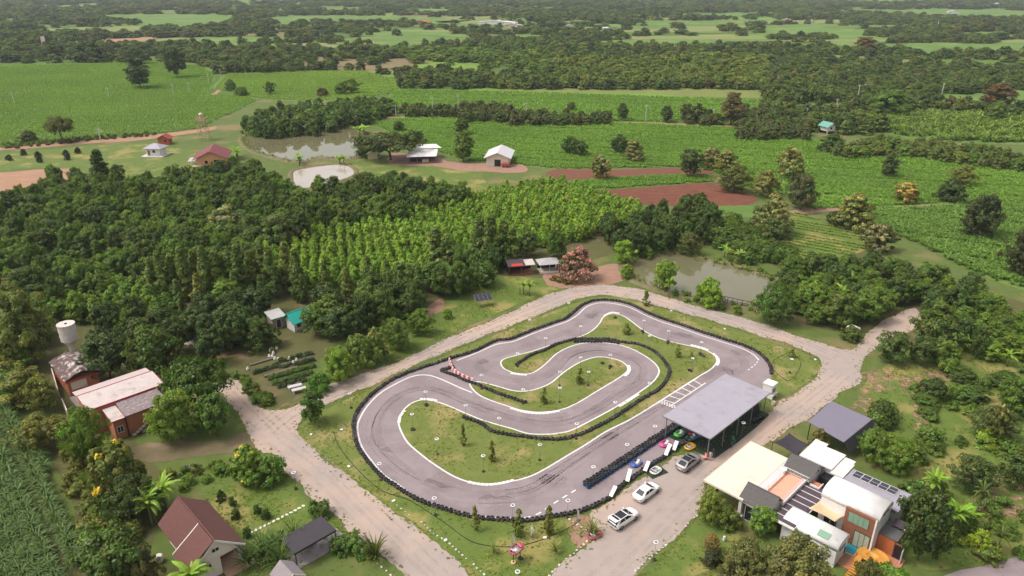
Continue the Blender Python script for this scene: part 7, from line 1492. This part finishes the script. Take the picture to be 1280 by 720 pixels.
# feather flags
for px, py, w_ in ((721,650,'at the gap of the tyre barrier'), (640,681,'next to the display go-kart')):
    b = W(px, py); f_ = empty('feather_flag', (b.x, b.y, .03), R(20), 'narrow white feather flag on a pole ' + w_, 'flag'); MB().use(M_steel).tube((0,0,0),(0,0,1.9),.02).build('pole', None, f_)
    q = MB().use(M_white); pts = [(.02,.35),(.38,.3),(.34,.9),(.22,1.5),(.02,1.9)]; q.prism(pts, 'y', -.012, .012); q.build('cloth', None, f_); MB().use(M_steel).lathe([(0,0),(.2,0),(.2,.05),(0,.05)], 12).build('base', None, f_)
# garden figures on the cafe lawn
b = W(905,676); gd_ = empty('garden_figure', (b.x, b.y, .03), 0, 'small white and blue garden figure on the cafe lawn', 'figure'); q = MB().use(M_white); q.lathe([(0,0),(.2,0),(.24,.2),(.14,.45),(.18,.55),(.12,.72),(0,.76)], 12); q.build('body', None, gd_, smoothf=True); q = MB().use(mat('figure_blue', (.1,.25,.5), .5)); q.lathe([(.15,.5),(.2,.56),(.15,.62)], 12); q.build('collar', None, gd_)

# ------------------------------------------------------------------ poles, booth, jetty, solar stand, garden
M_conc = mat('pole_concrete', (.6,.57,.52), .85, (.5,.47,.43), 1)
for i, (x, yb, yt) in enumerate([(18,129,120),(136,122,112),(217,118,105),(237,116,103),(261,104,92),(276,97,87),(281,90,81),(126,177,161),(495,146,131),(573,146,109),(658,150,128),(807,151,131),(891,154,135),(1071,128,106),(1080,117,105),(1177,119,104),(1252,113,103),(1045,137,125),(541,146,122),(1007,150,140)]):
    b = W(x, yb); h_ = min(11, max(6, height_at(b.x, b.y, yt))); o = empty('utility_pole', (b.x, b.y, 0), R(10), ['pale concrete utility pole in the far left field','pale concrete utility pole along the far dirt road','pale concrete utility pole by the right hand woods'][0 if x < 300 else 1 if x < 950 else 2], 'pole', ['poles of the far left field','poles along the far dirt road','poles by the right hand woods'][0 if x < 300 else 1 if x < 950 else 2])
    B('shaft', o, M_conc, (-.16,.16,-.16,.16,0,h_)); B('crossarm', o, M_conc, (-.9,.9,-.08,.08,h_-.7,h_-.55))
    for s in (-.75, 0, .75): MB().use(M_white).tube((s,0,h_-.55),(s,0,h_-.3),.07,.05,6).build('insulator', None, o)
for px, py, h_ in ((826,12,45),(808,14,40)):
    b = W(px, py); o = empty('radio_mast', (b.x, b.y, 0), 0, 'thin distant radio mast on the plain, %s' % ('the taller' if h_ > 42 else 'the shorter'), 'mast'); MB().use(M_steel).tube((0,0,0),(0,0,h_),.6,.2,5).build('shaft', None, o); MB().use(mat('mast_red', (.5,.1,.08), .6)).tube((0,0,h_*.7),(0,0,h_*.85),.5,.4,5).build('band', None, o)
b = W(1171,38); o = empty('chedi', (b.x, b.y, 0), 0, 'distant red brown tower above the woods', 'tower'); o.scale = (.55,.55,.55); q = MB().use(M_wood); q.lathe([(3,0),(3,8),(2.2,10),(2.2,14),(1.0,16)], 8); q.build('shaft', None, o); q = MB().use(M_white); q.lathe([(1.0,16),(.5,20),(0,24)], 8); q.build('spire', None, o)  # distant chedi: red brown shaft under a white spire
bo_ = empty('white_booth', W(1069,424), R(30), 'small white booth half hidden by a bush at the dirt branch', 'booth'); B('wall', bo_, M_white, (-.8,.8,0,1.6,0,2.0)); q = MB().use(M_white); q.prism([(-1.0,1.95),(1.0,1.95),(.7,2.4),(-.7,2.4)], 'y', -.2, 1.8); q.build('roof', None, bo_); B('window', bo_, M_glass, (-.4,.4,-.04,0,1.0,1.6))
jt = empty('jetty', W(903,378), math.atan2(W(940,386).y-W(903,378).y, W(940,386).x-W(903,378).x), 'dark timber jetty rail along the near pond bank', 'jetty'); Lj = (W(940,386)-W(903,378)).length
for i in range(7): MB().use(M_wood).tube((Lj*i/6,0,0),(Lj*i/6,0,1.5),.07).build('post', None, jt)
MB().use(M_blacksteel).tube((0,0,1.5),(Lj,0,1.5),.07).build('rail', None, jt); MB().use(M_blacksteel).tube((0,0,.9),(Lj,0,.9),.05).build('rail', None, jt)
for i in range(int(Lj/.3)): B('plank', jt, M_leafdry, (i*.3,i*.3+.26,.05,1.1,.55,.6))
ss = empty('solar_stand', W(604,382), R(20), 'tilted dark solar panel on a single white post by the upper road', 'solar panel'); q = MB().use(M_pv); q.slab([(-1.9,-.9,1.7),(1.9,-.9,1.7),(1.9,1.0,2.5),(-1.9,1.0,2.5)], .06); q.build('panel', None, ss); MB().use(M_white).tube((0,0,0),(0,0,2.0),.09).build('post', None, ss)
q = MB().use(M_steel)
for i in range(5): x = -1.9+.95*i; q.slab([(x-.03,-.92,1.715),(x+.03,-.92,1.715),(x+.03,1.02,2.515),(x-.03,1.02,2.515)], .02)
q.build('panel_frame', None, ss)
fb = empty('farm_gate', W(1100,128), R(20), 'rusty red gate panel between the utility poles', 'gate')
B('panel', fb, mat('rust_sheet', (.36,.18,.15), .8), (-4,4,-.1,.1,.6,3.6)); B('post', fb, M_conc, (-4.3,-4,-.15,.15,0,4.5)); B('post', fb, M_conc, (4,4.3,-.15,.15,0,4.5))
BEDM = mat('bed_soil', (.17,.12,.08), .95, (.11,.09,.05), 2, bump=.03); BEDE = mat('bed_edge', (.12,.11,.1), .8)
for i, (a, b, crop_, lab) in enumerate([((312,457),(345,447),0,'bare garden bed beside the white sacks'),((316,468),(350,457),1,'low planted bed behind the dark path'),((330,471),(372,459),0,'brown garden bed with pale edging'),((335,475),(394,458),2,'lush bright green vegetable bed'),((340,481),(390,467),2,'second green vegetable bed below the lush one'),((347,485),(385,475),1,'thinly planted bed near the concrete slabs'),((348,453),(392,442),1,'garden bed in front of the cottage'),((350,462),(394,450),1,'narrow bed between cottage and lush bed')]):
    A, Bq = W(*a), W(*b); d = Bq-A; o = empty('garden_bed', (A.x, A.y, .03), math.atan2(d.y, d.x), lab, 'garden bed'); L_ = d.length
    B('soil', o, BEDM, (0,L_,-.45,.45,0,.22)); B('edge_board', o, BEDE, (-.05,L_+.05,-.51,-.45,0,.28)); B('edge_board', o, BEDE, (-.05,L_+.05,.45,.51,0,.28))
    if crop_:
        for k in range(int(L_/.45)):
            for s in (-.22, .22):
                if crop_ == 1 and random.random() < .3: continue
                c = link('vegetable', KIND['bush']['v'][k % 4][0], o, (.3+k*.45, s+random.uniform(-.06,.06), .2), (0,0,random.random()*6), (.26,.26,random.uniform(.18,.34))); c['tint'] = [.14,.24,.04] if crop_ == 2 else [.09,.14,.04]; c['bloom'] = [.1,.1,.1]
for i, (x, y_) in enumerate([(338,440),(342,443),(341,447),(344,450),(348,451),(346,437),(337,447),(362,450),(310,463),(367,455),(371,452)]):
    b = W(x, y_); o = empty('white_sack', (b.x, b.y, .03), random.random()*6, 'bulging white sack standing among the garden beds', 'sack', 'white sacks in the garden'); q = MB().use(M_white); q.lathe([(0,0),(.22,0),(.28,.2),(.26,.45),(.12,.6),(.16,.68),(0,.66)], 9); q.build('bag', None, o, smoothf=True); q = MB().use(M_leafdry); q.lathe([(.1,.58),(.14,.6),(.1,.62)], 9); q.build('tie', None, o)
for i, (x, y_, w_) in enumerate([(369,486,'upper'),(374,490,'lower')]):
    b = W(x, y_); o = empty('slab_table', (b.x, b.y, .03), R(28), '%s pale concrete slab table at the garden corner' % w_, 'table'); B('slab', o, mat('slab_grey', (.5,.48,.48), .8), (-1.2,1.2,-.45,.45,.55,.65)); B('leg', o, M_conc, (-1.0,-.8,-.35,.35,0,.55)); B('leg', o, M_conc, (.8,1.0,-.35,.35,0,.55))
for i, (x, y_) in enumerate([(243,429),(248,431),(236,430),(176,440),(172,444)]):
    b = W(x, y_); o = empty('rubble_heap', (b.x, b.y, 0), random.random()*6, 'heap of pale rubble in the yard behind the white sheet roof', 'rubble', 'rubble in the yard')
    for k in range(6): s_ = random.uniform(.5,1.1); link('stone', random.choice(STN), o, (random.uniform(-.9,.9), random.uniform(-.6,.6), .15), (0,0,random.random()*6), (s_, s_, s_))
b = W(237,584); o = empty('metal_frame', (b.x, b.y, .03), R(20), 'flat pale metal frame lying by the lawn hedge', 'frame'); 
for bb in ((-.9,.9,-.6,-.5,0,.1),(-.9,.9,.5,.6,0,.1),(-.9,-.8,-.5,.5,0,.1),(.8,.9,-.5,.5,0,.1),(-.05,.05,-.5,.5,0,.1)): B('bar', o, M_steel, bb)

# ------------------------------------------------------------------ wear: rubber on the racing line, wheel ruts, ragged verges, reeds
M_rub = worn('rubbered_line', (.15,.12,.127), 0, .16, .35); M_skid = worn('skid_mark', (.1,.08,.086), 0, .16, .8); M_rut = worn('wheel_rut', (.47,.385,.32), 0, .3, .5); M_stain = worn('dust_stain', (.36,.29,.27), 0, .35, .25)
rl = smooth([(900,462),(850,492),(800,522),(750,554),(700,587),(660,612),(610,618),(560,612),(510,590),(478,560),(470,535),(485,505),(515,488),(545,487),(590,505),(640,522),(690,530),(730,520),(775,492),(800,472),(802,458),(785,446),(750,437),(715,443),(690,465),(660,477),(620,470),(598,460),(612,448),(660,432),(710,414),(735,398),(752,386),(775,386),(800,399),(840,415),(890,430),(925,446),(930,458),(915,466)], True, .4)
q = MB().use(M_rub); strip(q, rl, 1.7, .0625, True); tag(q.build('rubber_line'), kind='structure')
for i, (a, b, off) in enumerate([(20,70,.9),(60,130,-.8),(90,150,1.2),(160,210,.7),(200,270,-.9),(260,330,.8),(300,350,-1.1),(340,400,.6),(40,60,-1.4),(380,430,1.0)]):
    n_ = len(rl); seg = [rl[k % n_] for k in range(a, b)]; seg = [p + (w2 - p)*(.4 + .6*k/len(seg)) for k, (p, w2) in enumerate(zip(seg, offset(seg, off, False)))]
    q = MB().use(M_skid); strip(q, seg, .16, .0635 + .0004*i); strip(q, offset(seg, .95, False), .16, .0635 + .0004*i); tag(q.build('skid_mark'), kind='structure')
for i, pts in enumerate([[(330,540),(380,505),(440,482),(520,450),(600,413),(660,388),(710,369),(755,362),(810,369),(870,387),(940,408),(1000,428),(1045,448)], [(345,548),(400,590),(450,640),(500,690),(540,730)], [(1045,465),(1000,500),(940,545),(880,600),(830,650),(770,710),(740,735)], [(290,490),(320,520),(345,545)]]):
    P = smooth(pts, False, .6)
    for k, (d, ww) in enumerate(((-1.5,.55),(.2,.55),(1.1,.45),(2.4,.4))):
        q = MB().use(M_rut); strip(q, offset(P, d, False), ww, .049 + .0011*(i*4+k)); tag(q.build('wheel_rut'), kind='structure')
for i, (x, y_, r_) in enumerate([(560,600,3),(500,560,2.5),(620,630,3),(690,600,2.2),(600,452,2),(760,545,2),(850,420,2.4),(700,520,2),(930,440,2.2),(740,395,1.8)]):
    c = W(x, y_); P = [c + Vector((math.cos(a)*r_*random.uniform(.7,1.2), math.sin(a)*r_*.6*random.uniform(.7,1.2), 0)) for a in np.linspace(0, 6.28, 14)[:-1]]
    sheet('dust_stain', smooth([(p.x, p.y) for p in P], True, .4, px=False), .0612 + .0001*i, M_stain)
def edge_tufts(path, label, tint, seed, step=.16, spread=.55, srcs=None, smin=.5, smax=1.2, z=.03, inward=0.0):
    rr = np.random.default_rng(seed); P = resample(path, step, True); n = len(P); A = np.array([(p.x, p.y) for p in P]) + rr.normal(0, spread, (n, 2))
    px_, py_ = proj(A[:, 0], A[:, 1], 0); k = (px_ > -20) & (px_ < 1300) & (py_ < 740) & (rr.uniform(size=n) < .75) & ~inside([(p.x, p.y) for p in p_out[::3]], A[:, 0], A[:, 1]); A = A[k]; n = len(A); s_ = rr.uniform(smin, smax, n); rot = np.zeros((n, 3)); rot[:, 2] = rr.uniform(0, 6.28, n)
    t = np.array(tint)*(1 + rr.normal(0, .2, (n, 1))); scatter('verge_grass', np.column_stack([A, np.full(n, z)]), rot, np.stack([s_]*3, 1), rr.integers(0, len(srcs or tuft_src), n), np.clip(t, .01, 1), srcs or tuft_src, label, 'grass')
edge_tufts(road_path, 'ragged grass fringe along the gravel road', (.13,.14,.045), 11)
reed_src = [bpy.data.objects.new('reed', blade_plant('reed_blades', 500+i, 16, 1.1, .07, .0, .8, (.9, 1.5), 3)) for i in range(2)]
for i, pts in enumerate([[(305,172),(320,168),(345,166),(400,161),(440,161),(462,168),(462,182),(452,193),(430,199),(400,197),(370,202),(330,193),(310,184)], [(783,332),(800,322),(840,317),(872,323),(915,333),(955,346),(972,357),(968,370),(945,382),(915,382),(870,372),(830,362),(797,351),(785,342)]]):
    edge_tufts(smooth(pts, True, 1), 'reeds and weeds on the bank of the %s pond' % ('large upper', 'square')[i], (.1,.14,.04), 12+i, .3, .8, reed_src, .5, 1.3)

# ------------------------------------------------------------------ haze over the plain
m, n_, l_ = new_mat('haze'); ou = n_.new('ShaderNodeOutputMaterial'); pvn = n_.new('ShaderNodeVolumePrincipled'); pvn.inputs['Color'].default_value = (.78,.83,.92,1); pvn.inputs['Density'].default_value = .0001; pvn.inputs['Anisotropy'].default_value = .0
l_.new(pvn.outputs[0], ou.inputs['Volume'])
hz = MB().use(m); hz.box(-7200, 7200, -600, 8200, -3, 150); hzo = hz.build('haze'); tag(hzo, 'thin blue grey haze over the whole plain', 'haze', kind='stuff')
